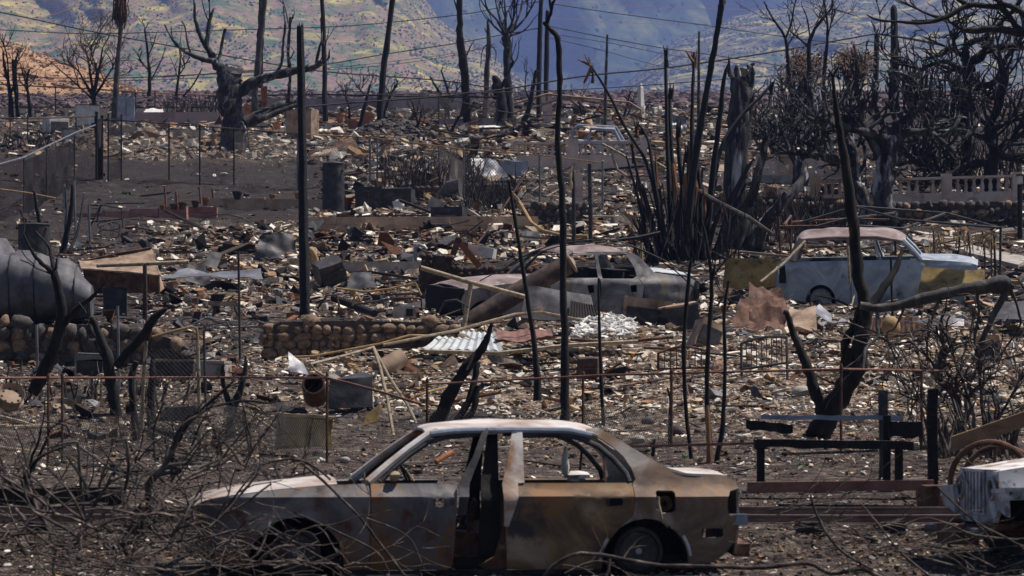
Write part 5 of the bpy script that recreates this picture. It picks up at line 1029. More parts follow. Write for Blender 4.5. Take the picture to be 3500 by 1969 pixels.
appliance('sheet_metal_hood', 'dark bent sheet metal hood lying before the foundation', 1352, 1445, 752, 806, .5, 'dark_metal', 'metal sheet', 10, 0, 4, .09, 4, Y=108)
appliance('charred_dresser', 'dark steel box tilted on the slope behind the fence', 1392, 1475, 588, 645, .6, 'dark_metal', 'box', -12, 0, 8, .06, 5, front=['lid'])
appliance('burnt_refrigerator', 'upright blue-grey refrigerator scorched at the top', 400, 457, 326, 440, .65, 'blue_grey', 'refrigerator', 6, seed=6, Y=170, front=['seam'])
appliance('white_appliance', 'chalky white appliance box with sunlit side behind wire fence', 258, 336, 356, 445, .6, 'white_metal', 'appliance', 12, seed=7, Y=168, front=['lid'])
appliance('white_freezer', 'dark-fronted white chest freezer among the burnt shrubs', 150, 225, 392, 468, .7, 'white_metal', 'freezer', 35, seed=8, Y=162, front=['lid', 'door'])
appliance('grey_block', 'pale grey concrete block stack by the diagonal fence', 213, 265, 438, 475, .5, 'concrete', 'block', 20, seed=9, Y=156, front=['lid'])
appliance('rusty_cabinet', 'brown rusty steel cabinet standing behind the charred post', 985, 1078, 370, 520, .9, 'tan_metal', 'cabinet', -16, seed=10, amp=.08, Y=158, front=['seam'])
appliance('blue_bin', 'blue-grey tilted bin on the slope behind the stone stub', 1718, 1798, 545, 605, .8, 'blue_grey', 'bin', 10, seed=11, amp=.06)
appliance('orange_planter', 'tall orange brown panel standing at the mauve wall end', 892, 912, 292, 405, .4, 'rust_orange', 'panel', 5, seed=12, Y=180, front=['seam'])
appliance('open_locker', 'open black steel locker lying in tan rubble', 1090, 1180, 880, 990, .5, 'dark_metal', 'locker', 20, 20, -18, .07, 13, front=['door', 'shelf'])
appliance('scorched_dryer', 'overturned tan dryer with slotted back beside the truck', 2130, 2300, 1022, 1150, .65, 'tan_metal', 'dryer', -12, -6, 6, .05, 14, Y=73, front=['door'])
appliance('scorched_dryer', 'dark dryer shell with louvred lid next to the tan one', 2285, 2400, 1040, 1160, .6, 'dark_metal', 'dryer', 10, 0, -10, .06, 15, Y=72.4, front=['lid'], panelmat='tan_metal')
appliance('tilted_washer', 'grey washer lying tilted on the white rubble slope', 2355, 2440, 1090, 1195, .5, 'tan_metal', 'washer', 15, -10, 24, .05, 16, Y=66, front=['door'])
appliance('rust_box', 'small red-brown steel heater box on white rubble', 1975, 2045, 1218, 1290, .3, 'rust', 'box', -8, 4, 3, .03, 17, Y=58, front=['panel', 'shelf'])
appliance('burnt_cupboard', 'small tan cupboard half sunk in pale rubble by hanging branches', 3352, 3430, 1145, 1245, .5, 'tan_metal', 'cupboard', -10, 0, -4, .04, 18, Y=61, front=['door'])
appliance('cistern_box', 'dark steel chest with a lid beside the stone wall top', 350, 430, 985, 1075, .5, 'dark_metal', 'chest', 6, seed=19, Y=78, front=['lid'])
appliance('cooler_box', 'faded yellow cooler box lying behind the wire fence', 945, 1120, 1425, 1525, .42, 'yellow_metal', 'cooler', 16, 0, 3, .05, 20, Y=44.5, front=['lid', 'seam'], panelmat='straw')
appliance('tool_chest', 'flat rusty fire grate box behind the pipe gate', 530, 660, 1232, 1280, .5, 'dark_metal', 'box', 0, 0, 0, .03, 21, Y=56, front=['lid'], panelmat='tan_metal')
appliance('concrete_box', 'pale mossy concrete tank beside the pipe gate', 690, 775, 1238, 1300, .5, 'concrete', 'tank', -8, seed=22, Y=57, front=['lid'], panelmat='concrete')
appliance('burn_bin', 'square black burn bin behind the pipe gate mesh', 560, 660, 1385, 1490, .5, 'dark_metal', 'bin', 5, seed=23, Y=50, front=['seam'])
appliance('white_slab_box', 'white plastic drawer lying on the lava rock wall', 1600, 1690, 838, 872, .4, 'white_metal', 'drawer', -12, 0, 10, .02, 24, Y=86)
appliance('stove_pipe_box', 'pale block fallen on rubble near the coiled pipe', 1790, 1835, 785, 818, .4, 'white_metal', 'block', 20, seed=25, Y=104)
appliance('tan_bin', 'flat tan concrete slab tipped up beside the tangled pipes', 1450, 1500, 672, 725, .25, 'concrete', 'slab', 10, 0, 25, .02, 26)

# crumpled grey tank at the picture edge
Y = 74; root = thing('crumpled_tank', 'big crumpled grey sheet metal tank with ribs lying on the wall', 'tank', U(120, 1110, Y)); b = MB(); vs = []; nu, nv = 30, 20
for i in range(nu + 1):
    px = -190 + (315 + 190) * i / nu; top = np.interp(px, [-190, 0, 150, 260, 315], [868, 868, 872, 905, 985]) ; bot = np.interp(px, [-190, 250, 315], [1100, 1096, 1085]); Rr = (bot - top) / 2 * Y / F; c = U(px, (top + bot) / 2, Y + .9)
    for j in range(nv):
        a = 2 * math.pi * j / nv; q = c + Vector((0, -Rr * math.cos(a) * 1.1, Rr * math.sin(a) * (.95 + .1 * abs(math.sin(a)))))
        d = mnoise.noise(q * 2.2) * .10 + mnoise.noise(q * 5) * .04; rib = .02 if i % 5 == 0 else 0
        vs.append(q + (q - c).normalized() * (d + rib))
b.add(vs, [(i * nv + j, (i + 1) * nv + j, (i + 1) * nv + (j + 1) % nv, i * nv + (j + 1) % nv) for i in range(nu) for j in range(nv)] + [tuple(range(nv)), tuple(nu * nv + j for j in range(nv - 1, -1, -1))]); obj('shell', b, M['tank'], root, True)
for px in (45, 130, 205, 265):
    b = MB(); top = np.interp(px, [0, 150, 260, 315], [868, 872, 905, 985]); bot = 1096; Rr = (bot - top) / 2 * Y / F; c = U(px, (top + bot) / 2, Y + .9); pts = []
    for j in range(15):
        a = R(-60 + j * 13); q = c + Vector((0, -Rr * math.cos(a) * 1.1, Rr * math.sin(a) * (.95 + .1 * abs(math.sin(a))))); d = mnoise.noise(q * 2.2) * .10 + mnoise.noise(q * 5) * .04; pts.append(q + (q - c).normalized() * (d + .012))
    b.tube(pts, .016, 5); obj('rib_seam', b, M['dark_metal'], root, True)
b = MB(); b.sheet(U(-60, 900, Y + .4), U(60, 872, Y + 1.4), U(20, 815, Y + 1.5), U(-60, 812, Y + .6), 8, 6, .05, .01, seed=4); one('bent_plate', b, M['tank'], 'shiny bent panel propped behind the crumpled tank', 'metal sheet', smooth=True)
# brown metal box with sloping tan lid
Y = 82; root = thing('toppled_cabinet', 'toppled tan metal cabinet with a brown open underside', 'cabinet', U(410, 1005, Y)); P = lambda x, y, d=0: U(x, y, Y + d)
def hexa(nm, pts, mt): b = MB(); b.add(pts, [(0, 1, 2, 3), (7, 6, 5, 4), (0, 4, 5, 1), (1, 5, 6, 2), (2, 6, 7, 3), (3, 7, 4, 0)]); return obj(nm, b, M[mt], root)
b = MB(); b.sheet(P(278, 915), P(550, 940), P(520, 852, 1.0), P(268, 892, 1.0), 10, 6, .03, .03, seed=1); obj('lid_panel', b, M['tan_metal'], root, True)
b = MB(); b.sheet(P(290, 1005, .15), P(545, 1000, .15), P(540, 945, .05), P(285, 922, .05), 10, 6, .03, .03, seed=2); obj('front_panel', b, M['rust'], root, True)
b = MB(); b.sheet(P(548, 1000, .1), P(560, 985, 1.0), P(524, 858, 1.0), P(545, 938, .0), 5, 6, .03, .03, seed=3); obj('end_panel', b, M['tan_metal'], root, True)
b = MB(); b.tube([P(262, 898, .9), P(400, 868, .95), P(515, 848, 1)], .03, 6); obj('edge_rail', b, M['rust'], root, True)
b = MB(); b.lathe(P(388, 880, .5), [(.05, 0), (.05, .05), (.02, .06)], 10); b.tube([P(368, 882, .5), P(405, 877, .5)], .012, 5); obj('latch', b, M['rust'], root, True)

# pots
def pot(label, x, yt, yb, w_, mt='terracotta', broken=False, Y=None, tilt=0, name='terracotta_pot', seed=0):
    Y = Y or dY(yb); r_ = w_ / 2 * Y / F; h = (yb - yt) * Y / F; c = U(x, yb, Y); root = thing(name, label, 'plant pot', c); Mx = rotm(0, 0, tilt); b = MB()
    b.lathe(c, [(r_ * .62, 0), (r_ * .95, h * .8), (r_ * .85, h * .8), (r_ * .5, h * .1)], 18, Mx); obj('bowl', b, M[mt], root, True)
    b = MB(); b.lathe(c + Mx @ Vector((0, 0, h * .8)), [(r_ * .84, 0), (r_ * 1.04, 0), (r_ * 1.04, h * .2), (r_ * .9, h * .2)], 18, Mx); obj('rim', b, M[mt], root, True); return root
for lab, x, yt, yb, w_, mt, Y, ti in [('large terracotta pot leaning against its neighbour on the mound', 1252, 385, 432, 46, 'terracotta', 168, 14), ('wide terracotta pot in front of the leaning one', 1205, 410, 440, 44, 'terracotta', 166, 0), ('dusty terracotta pot half hidden by the burnt stick', 1165, 388, 420, 34, 'terracotta', 170, -6),
                            ('small red pot alone on the low red wall', 555, 702, 718, 18, 'rust_orange', 112.8, 0), ('brown pot beside the wire hoop on the red wall', 594, 697, 716, 28, 'rust', 112.8, 0), ('cracked rust-brown pot in the row on the red wall', 624, 692, 716, 30, 'rust', 112.8, 0), ('dark pot behind the wire hoop on the red wall', 668, 686, 710, 28, 'rust', 113.2, 0), ('lumpy red pot standing on the raised wall end', 702, 676, 702, 26, 'rust_orange', 113.4, 5),
                            ('black nursery pot on the tan garden wall', 811, 654, 682, 34, 'dark_metal', 116.5, 0), ('small orange pot on the garden wall left of the charred post', 930, 665, 680, 24, 'terracotta', 116.8, 0), ('little orange pot partly behind the charred post', 1017, 660, 680, 22, 'terracotta', 116.8, 0),
                            ('round rusty pot between water heater and cabinet', 1188, 676, 722, 30, 'rust_orange', 117.5, 0), ('tall rusty pot in the black reeds beyond the range', 1630, 686, 714, 30, 'rust', 113, 0), ('pair of nested pale pots at the tree foot', 950, 420, 442, 32, 'terracotta', 163, -12), ('tilted clay pot beside the lower limb of the big tree', 827, 352, 398, 42, 'terracotta', 172, 40), ('broken clay pot beside the nested pots', 982, 404, 425, 26, 'terracotta', 165, 20),
                            ('white plastic tub on the foundation by the reeds', 1708, 698, 714, 18, 'white_metal', 112, 0)]:
    pot(lab, x, yt, yb, w_, mt, Y=Y, tilt=ti)

# ------------------------------------------------------------------ pipes, sheets, frames
def pipe(label, pts, r_, mt='rust', name='scattered_pipe', cat='pipe', Y=None, n=7):
    """pts: (px,py) or (px,py,dY)"""
    Y0 = Y or dY(pts[-1][1]); b = MB(); b.tube([U(p[0], p[1], Y0 + (p[2] if len(p) > 2 else 0)) for p in pts], r_, n); return one(name, b, M[mt], label, cat, smooth=True)
pipe('fat rusty steel column slanting down in front of the grey truck', [(1600, 1105, -.5), (1770, 1000, -.2), (1940, 905, 0)], [.19, .2, .2], 'dark_rust', 'leaning_column', 'column', 73, 16)
b = MB(); c = U(1950, 898, 73); b.lathe(c, [(.2, -.02), (.23, 0), (.23, .03), (.12, .05), (.03, .09)], 16, rotm(0, 0, 58)); one('column_flange', b, M['tan_metal'], 'round flanged cap at the top of the slanting column', 'flange', smooth=True)
pipe('pale scorched pipe crossing in front of the grey truck', [(1438, 915, 0), (1610, 966, 0), (1795, 1015, 0)], .045, 'pale_pipe', Y=69, n=10)
pipe('mottled upright pipe post holding the crossing pipe', [(1610, 968, 0), (1585, 1120, 0), (1545, 1300, -.4)], .045, 'pale_pipe', 'pipe_post', 'pipe', 68, 10)
pipe('corroded white horizontal pipe on a black stub post', [(330, 908, 0), (490, 902, 0), (645, 896, 0)], .042, 'pale_pipe', Y=76, n=10)
pipe('black stub post under the corroded white pipe', [(495, 908, 0), (496, 985, 0), (494, 1120, 0)], .045, 'dark_metal', 'pipe_post', Y=76, n=10)
pipe('long cream hose curling down past the leaning post onto rubble', [(1745, 655, 0), (1775, 690, 0), (1815, 760, -1), (1860, 790, -2), (1920, 805, -3), (2010, 808, -3.5)], .05, 'ochre_pipe', 'hose', 'hose', 106)
pipe('thin dark rod leaning over the tan foundation', [(1800, 590, 0), (1700, 740, -1), (1630, 835, -2)], .028, 'rust', 'iron_rod', 'rod', 104)
pipe('long curved ochre rod lying below the round-stone wall', [(960, 1222, 0), (1070, 1218, 0), (1300, 1175, 0), (1400, 1146, .2), (1480, 1148, .4)], .02, 'ochre_pipe', 'iron_rod', 'rod', 62)
pipe('long bent roof batten sweeping over the white rubble', [(1310, 1180, 0), (1560, 1130, .4), (1760, 1075, 1), (1850, 1068, 1), (1985, 1095, .6)], .028, 'pale_pipe', 'roof_batten', 'batten', 62)
pipe('thin yellow rod crossing the diagonal chain link', [(-40, 642, 0), (100, 660, 0), (190, 678, 0)], .022, 'ochre_pipe', 'iron_rod', 'rod', 105)
pipe('dark arched rod over the rubble near the red wall', [(680, 760, 0), (720, 735, 0), (780, 733, 0), (830, 745, 0), (850, 758, 0)], .02, 'dark_metal', 'iron_rod', 'rod', 108)
pipe('charred round log lying on the round-stone wall', [(1140, 1018, 1.5), (1200, 1040, 1), (1280, 1072, 0)], [.08, .085, .075], 'char_pole', 'charred_log', 'log', 74, 10)
pipe('cream plastic elbow pipe poking up beside the charred post', [(1055, 850, 0), (1070, 862, 0), (1080, 885, 0), (1080, 905, 0)], .07, 'ochre_pipe', 'elbow_pipe', Y=92, n=10)
pipe('long pale pipe lying over the junk pile near parked rims', [(0, 1462, 0), (90, 1460, 0), (190, 1455, .2)], .03, 'pale_pipe', Y=48)
pipe('second pale pipe crossing the junk pile near the rims', [(-20, 1420, 0), (80, 1445, 0), (150, 1470, 0)], .028, 'pale_pipe', Y=48.5)
pipe('slim pole lying on the gravel before the wire fence', [(0, 1530, 0), (120, 1545, .1), (330, 1560, .1)], .022, 'pale_pipe', 'fallen_pole', 'pole', 43.5)
pipe('dark pipe bent like a staple at the mound of rubble', [(2330, 1200, 0), (2300, 1190, 0), (2280, 1192, 0), (2200, 1188, 0)], .022, 'rust', Y=62)
pipe('long thin iron rod lying across pale rubble near twisted grille', [(2130, 1320, 0), (2300, 1290, .5), (2480, 1262, 1)], .015, 'rust', 'iron_rod', 'rod', 56)
pipe('straight tan rod lying low beside the charred centre stump', [(1420, 1352, 0), (1480, 1335, .2), (1545, 1318, .5)], .02, 'ochre_pipe', 'iron_rod', 'rod', 53)
pipe('grey pole leaning across the pale wagon tail', [(2600, 965, -1), (2680, 900, -.6), (2752, 825, -.2)], .035, 'pale_pipe', 'leaning_pole', 'pole', 81)
pipe('slender pale pole standing against the wagon door', [(2905, 970, 0), (2900, 870, 0), (2898, 840, 0)], .03, 'pale_pipe', 'leaning_pole', 'pole', 81.5)
pipe('long grey slanting palm stem fallen across the palm clump', [(2365, 640, 1.5), (2450, 690, .8), (2560, 745, 0), (2640, 800, 0)], [.07, .065, .06, .05], 'grey_bark', 'fallen_pole', 'stem', 95)
pipe('grey slanting stem resting behind the truck roof', [(2255, 795, 0), (2180, 812, -.3), (2100, 822, -.6)], .045, 'char', 'fallen_pole', 'stem', 90)
pipe('hooked grey stovepipe standing on the sooty kerb', [(1420, 900, 0), (1420, 850, 0), (1432, 838, 0), (1450, 842, 0), (1458, 852, 0)], .045, 'grey_metal', 'stovepipe', 'pipe', 94, 9)
pipe('yellow strip bent through the fallen fence mesh', [(845, 1410, 0), (830, 1400, 0), (880, 1430, -.3), (950, 1480, -.5)], .018, 'yellow_metal', 'bent_strip', 'metal strip', 47)
pipe('rusty pipe stub with elbow lying behind the sedan window', [(1490, 1580, 0), (1520, 1560, .1), (1545, 1545, .2)], .03, 'rust_orange', 'pipe_stub', Y=41.6, n=8)

def sheetp(label, q, Y, mt, name='sheet_metal', cat='metal sheet', amp=.06, th=.008, corr=0, nc=8, seed=0, nu=14, nv=10, fq=2.0):
    """q: four (px,py,dY): bottom-left, bottom-right, top-right, top-left"""
    b = MB(); b.sheet(*[U(x, y, Y + d) for x, y, d in q], nu, nv, amp, th, corr, nc, seed, fq); return one(name, b, M[mt], label, cat, smooth=True)
sheetp('pale corrugated roofing sheet lying over white rubble', [(1445, 1192, -.6), (1720, 1200, -.6), (1690, 1140, 1.2), (1530, 1128, 1.2)], 62, 'galv', 'corrugated_sheet', 'roofing sheet', .03, .01, .03, 9, 1, 54, 8)
sheetp('red-brown roofing sheet lapped beside the pale corrugated one', [(1690, 1165, -.3), (1900, 1160, -.3), (1880, 1128, 1.2), (1700, 1132, 1.2)], 62.5, 'rust_red', 'roofing_sheet', 'roofing sheet', .08, .01, .012, 7, 2, 40, 8)
b = MB(); b.tube([U(1450, 1200, 61.3), U(1700, 1208, 61.2), U(1950, 1180, 61.4), U(2180, 1168, 61.6)], .035, 6); one('fascia_batten', b, M['pale_pipe'], 'long tan fascia strip below the red-brown roofing', 'batten', smooth=True)
b = MB(); b.tube([U(1950, 1160, 62.3), U(2100, 1172, 62.2), U(2300, 1152, 62.6)], .03, 6); one('fascia_batten', b, M['rust'], 'dark roof gutter strip under the heap of white shards', 'gutter', smooth=True)
sheetp('dented car bonnet lying upturned beside the wagon wheel', [(2560, 1140, -.5), (2760, 1120, -.5), (2660, 985, 1.0), (2560, 975, .6)], 71, 'rust', 'car_bonnet', 'car bonnet', .34, .012, 0, 8, 5)
sheetp('crumpled brown fender sheet in the heap by the bonnet', [(2500, 1110, -.3), (2580, 1120, -.3), (2600, 1010, .7), (2530, 1020, .4)], 72, 'rust', 'crumpled_sheet', amp=.14, seed=6)
sheetp('crumpled tan sheet at the heap foot near grille', [(2680, 1130, 0), (2790, 1125, -.2), (2790, 1050, .7), (2700, 1045, .8)], 69.5, 'tan_metal', 'crumpled_sheet', amp=.12, seed=7)
sheetp('shiny blue-grey triangular sheet before the wagon wheel', [(2770, 1065, 0), (2845, 1100, -.2), (2840, 1075, .4), (2800, 1040, .6)], 70, 'grey_metal', 'bent_plate', amp=.06, seed=8)
sheetp('blistered yellow panel propped against the wagon nose', [(3135, 1010, 0), (3370, 1010, 0), (3365, 925, .35), (3155, 912, .35)], 79, 'yellow_metal', 'yellow_sheet', 'metal panel', .05, .02, 0, 8, 9)
sheetp('yellow-brown panel fence piece between truck and wagon', [(2470, 985, 0), (2680, 985, 0), (2680, 884, .1), (2480, 882, .1)], 88, 'yellow_metal', 'yellow_sheet', 'metal panel', .03, .02, 0, 8, 10)
sheetp('dark grey flat sheet lying by the frame edge beyond hanging branches', [(3390, 1090, 0), (3560, 1098, 0), (3560, 1030, .8), (3400, 1030, .8)], 70, 'dark_metal', 'bent_plate', amp=.04, seed=11)
sheetp('rusty low corrugated panel behind the spring coils', [(2950, 1145, 0), (3180, 1148, 0), (3170, 1085, .2), (2960, 1085, .2)], 67, 'rust', 'corrugated_sheet', 'metal panel', .03, .01, .02, 12, 12, 40, 5)
sheetp('black curled metal strip heap beside the toppled cabinet', [(600, 960, 0), (720, 970, 0), (700, 905, .8), (610, 910, .6)], 85, 'dark_metal', 'crumpled_sheet', amp=.16, seed=13)
sheetp('long warped grey sheet lying across rubble beside the charred post', [(545, 945, 0), (900, 952, -.2), (890, 925, .8), (620, 920, .8)], 84, 'grey_metal', 'warped_sheet', amp=.10, seed=14)
sheetp('dark angular sheet standing in rubble near the locker', [(700, 905, 0), (740, 920, 0), (760, 868, .4), (715, 858, .4)], 90, 'dark_metal', 'bent_plate', amp=.05, seed=15)
sheetp('black folded sheet with ribs beyond the locker', [(1180, 995, 0), (1290, 985, 0), (1270, 940, .8), (1200, 935, .8)], 80, 'dark_metal', 'crumpled_sheet', amp=.12, seed=16)
sheetp('black warped wheel arch panel near the charred post', [(870, 880, 0), (1020, 880, 0), (1000, 800, .6), (890, 805, .4)], 98, 'dark_metal', 'crumpled_sheet', amp=.18, seed=17)
sheetp('tilted tan box lid on the rubble slope above the heater', [(1095, 558, 0), (1170, 545, 0), (1150, 500, 1), (1085, 520, .8)], 145, 'tan_metal', 'bent_plate', amp=.1, seed=18)
sheetp('long dark plate slid down the slope above the heater', [(1140, 520, 0), (1240, 552, -1), (1215, 480, 1), (1160, 475, 1)], 148, 'rust', 'bent_plate', amp=.1, seed=19)
sheetp('dark ridged metal sheet sloping over the blue bin', [(1610, 612, 0), (1740, 608, 0), (1690, 545, 1.5), (1610, 548, 1)], 130, 'grey_metal', 'warped_sheet', amp=.2, seed=20)
sheetp('dark rusted truck door lying against the slanting column', [(1780, 1090, 0), (2040, 1092, -.2), (2020, 1012, .5), (1800, 975, .5)], 70.5, 'dark_metal', 'torn_off_car_door_sheet', 'car door', .06, .03, 0, 8, 21)
sheetp('ridged dark bedliner piece lying under the truck door', [(1940, 1105, 0), (2050, 1100, 0), (2030, 1045, .6), (1950, 1030, .6)], 70, 'soot', 'bedliner_piece', 'metal sheet', .05, .02, .03, 10, 22, 30, 8)
sheetp('yellow-green plastic flap hooked on the fallen mesh', [(1240, 1455, 0), (1290, 1440, 0), (1300, 1375, .1), (1250, 1420, .1)], 47, 'yellow_metal', 'plastic_flap', 'plastic sheet', .02, .01, 0, 8, 23)
sheetp('tan brown wall panel leaning on the slope beyond palm clump', [(2430, 610, 0), (2490, 615, 0), (2480, 560, .8), (2445, 560, .8)], 132, 'tan_metal', 'bent_plate', amp=.03, seed=24)
sheetp('grey curved sheet standing like a sail behind the bare trunks', [(2285, 480, 0), (2350, 480, 0), (2345, 400, .5), (2295, 395, .5)], 160, 'grey_metal', 'warped_sheet', amp=.25, seed=25)
sheetp('white sheet of ash-covered roofing behind the tall fence', [(480, 392, 0), (560, 388, 0), (555, 370, 1.5), (500, 372, 1.5)], 178, 'white_ash', 'roofing_sheet', amp=.1, seed=26)
sheetp('orange painted board lying against the cobble mound', [(1415, 412, 0), (1495, 446, 0), (1495, 424, .1), (1420, 394, .1)], 172, 'rust_orange', 'painted_board', 'board', .02, .03, 0, 8, 27)
# orange steel chair-like channel pieces on the lava wall
for q, lab, mt in (([(1548, 872), (1568, 815)], 'upright rusty steel channel on the lava rock wall', 'rust'), ([(1560, 818), (1640, 912)], 'slanting orange steel channel on the lava rock wall', 'rust_orange')):
    A, B = U(*q[0], 86), U(*q[1], 86); d = (B - A); b = MB(); Mx = d.to_track_quat('Z', 'Y').to_matrix(); b.dbox(A, (.24, .14, d.length), Mx, 3, .01, 1); one('steel_channel', b, M[mt], lab, 'steel channel')
# heap of white shards on the roofing
b = MB(); rr = random.Random(3)
for i in range(260):
    px, py = rr.uniform(1960, 2170), rr.uniform(1100, 1160); Y = 63.5 + (1130 - py) * .03; b.dbox(U(px, py - max(0, 25 - abs(px - 2080) * .2), Y), (rr.uniform(.08, .22), rr.uniform(.06, .15), .02), rotm(rr.uniform(0, 180), rr.uniform(-30, 30), rr.uniform(-30, 30)), 1, 0, i)
o = one('white_shards', b, M['white_ash'], 'heap of white plaster shards on the gutter strip', 'shards'); o['kind'] = 'stuff'

# wheelbarrow-like dark bin on its side
Y = 51; root = thing('overturned_bin', 'dark blue wheeled bin lying on its side behind the fence', 'bin', U(1180, 1400, Y)); b = MB(); c = U(1200, 1335, Y)
b.sheet(U(1115, 1395, Y), U(1275, 1392, Y), U(1272, 1290, Y + .15), U(1128, 1298, Y + .1), 8, 6, .03, .02, seed=1); b2 = MB(); obj('side', b, M['dark_metal'], root, True)
b = MB(); b.sheet(U(1128, 1298, Y + .1), U(1272, 1290, Y + .15), U(1250, 1268, Y + .7), U(1150, 1290, Y + .7), 8, 5, .03, .02, seed=2); obj('top_side', b, M['dark_metal'], root, True)
b = MB(); b.sheet(U(1272, 1392, Y), U(1285, 1380, Y + .6), U(1255, 1270, Y + .7), U(1270, 1290, Y + .15), 6, 6, .02, .02, seed=3); obj('bottom', b, M['galv'], root, True)
Y = 50.5; b = MB(); Mx = rotm(-70, 90); c = U(1075, 1335, Y); b.lathe(c, [(.14, -.28), (.16, -.25), (.16, .25), (.15, .28), (.13, .28), (.13, -.2)], 20, Matrix.Rotation(R(70), 3, 'X')); one('open_drum', b, M['rust'], 'open rusty drum lying mouth first beside the dark bin', 'drum', smooth=True)
sheetp('curved galvanised metal scoop standing in white rubble', [(990, 1275, 0), (1055, 1285, 0), (1040, 1245, .3), (985, 1200, .3)], 57, 'grey_metal', 'curved_scoop', 'metal sheet', .08, .01, 0, 8, 31)
b = MB(); b.lathe(U(1335, 1245, 58.5), [(.16, -.25), (.17, -.2), (.15, .2), (.14, .25)], 14, rotm(30, 0, 62)); one('flower_bucket', b, M['tan_metal'], 'dented tan bucket lying in rubble below the stone wall', 'bucket', smooth=True)
# generator
Y = 57.5; root = thing('portable_generator', 'burnt portable generator with tube frame and two wheels by the boulder wall', 'generator', U(310, 1310, Y)); b = MB(); b.dbox(U(310, 1290, Y + .25), (.42, .42, .26), None, 4, .03, 1); obj('engine', b, M['dark_metal'], root)
b = MB(); b.dbox(U(312, 1232, Y + .25), (.45, .4, .11), None, 5, .03, 2); obj('fuel_tank', b, M['grey_metal'], root, True, ang=20)
for yy in (0, .5):
    b = MB(); b.tube([U(258, 1300, Y + yy), U(258, 1218, Y + yy), U(266, 1208, Y + yy), U(356, 1212, Y + yy), U(362, 1222, Y + yy), U(362, 1300, Y + yy)], .014, 6); obj('frame', b, M['grey_metal'], root, True)
for x in (270, 346):
    b = MB(); c = U(x, 1294, Y - .05); b.ring(c, .055, .03, (0, 1, 0), 16, 7); w_ = obj('wheel', b, M['tan_metal'], root, True)
# rims in the junk pile
for x, y, lab in ((35, 1362, 'steel car rim lying flat in the junk pile near the boulder wall'), (215, 1410, 'steel car rim leaning in the junk pile behind the fence post')):
    Y = dY(1450); c = U(x, y, Y + 1); Mx = rotm(20, 48 if x < 100 else 35); root = thing('discarded_wheel_disc', lab, 'wheel rim', c); b = MB(); r_ = .19
    b.lathe(c, [(r_ * .8, -.06), (r_, -.06), (r_ * 1.02, -.03), (r_ * .85, 0), (r_ * .85, .06), (r_ * 1.02, .1), (r_ * .98, .11), (r_ * .8, .05)], 24, Mx); obj('barrel', b, M['tan_metal'], root, True)
    b = MB(); b.lathe(c, [(r_ * .82, .03), (r_ * .5, .05), (r_ * .45, .02), (r_ * .2, .02), (r_ * .2, 0), (r_ * .82, .0)], 24, Mx); dsk = obj('disc', b, M['tan_metal'], root, True)
    for i in range(8):
        a = 2 * math.pi * i / 8; b = MB(); b.lathe(c + Mx @ Vector((r_ * .66 * math.cos(a), r_ * .66 * math.sin(a), .04)), [(.02, 0), (.02, .012)], 8, Mx); obj('vent_hole', b, M['soot'], root)
# headboards / grilles
def headboard(label, x0, y0, x1, y1, hgt, Y, n, mt, rise=.15, lean=.5, name='iron_headboard', legl=40, d1=0):
    A, B = U(x0, y0, Y), U(x1, y1, Y + d1); root = thing(name, label, 'headboard', U((x0 + x1) / 2, max(y0, y1) + legl, Y)); up = Vector((0, lean, 1)).normalized() * (hgt * Y / F)
    def top(t): return A + (B - A) * t + up * (1 + rise * math.sin(math.pi * t))
    b = MB(); b.tube([A - up * (legl / hgt), A + up * .6] + [top(i / 12) for i in range(13)] + [B + up * .6, B - up * (legl / hgt)], .022, 7); obj('frame', b, M[mt], root, True)
    b = MB(); b.tube([A, B], .018, 6); obj('lower_rail', b, M[mt], root, True)
    for i in range(1, n):
        t = i / n; b = MB(); b.tube([A + (B - A) * t, top(t)], .009, 5); obj('spindle', b, M[mt], root, True)
headboard('arched iron headboard sunk in white rubble behind the saplings', 2250, 1262, 2418, 1256, 55, 59, 8, 'rust', .35, .1, legl=12)
headboard('tilted iron bed end with upright rods on pale rubble', 2535, 1262, 2690, 1240, 92, 57, 9, 'dark_metal', .12, .3, legl=60)
b = MB()
Y = 66; root = thing('bed_springs', 'fan of springy wires from a burnt bed base by the hanging branches', 'bed springs', U(3180, 1130, Y)); 
for i in range(9):
    b = MB(); b.tube([U(3090, 1108 - i * 1.5, Y - .05 * i), U(3180, 1088 + i * 2.5, Y - .1 * i), U(3250, 1082 + i * 4, Y - .12 * i), U(3295, 1090 + i * 3, Y - .1 * i)], .008, 4); obj('spring_wire', b, M['grey_metal'], root, True)
b = MB(); b.tube([U(3190, 1130, Y), U(3240, 1115, Y), U(3270, 1085, Y), U(3290, 1080, Y), U(3305, 1090, Y)], .03, 7); obj('frame', b, M['grey_metal'], root, True)
b = MB(); b.blob(U(3045, 1120, 67), (.36, .3, .42), 3, 12, 8, .06); one('clay_jar', b, M['ochre_pipe'], 'round tan jar lying before the rusty panel', 'jar', smooth=True)
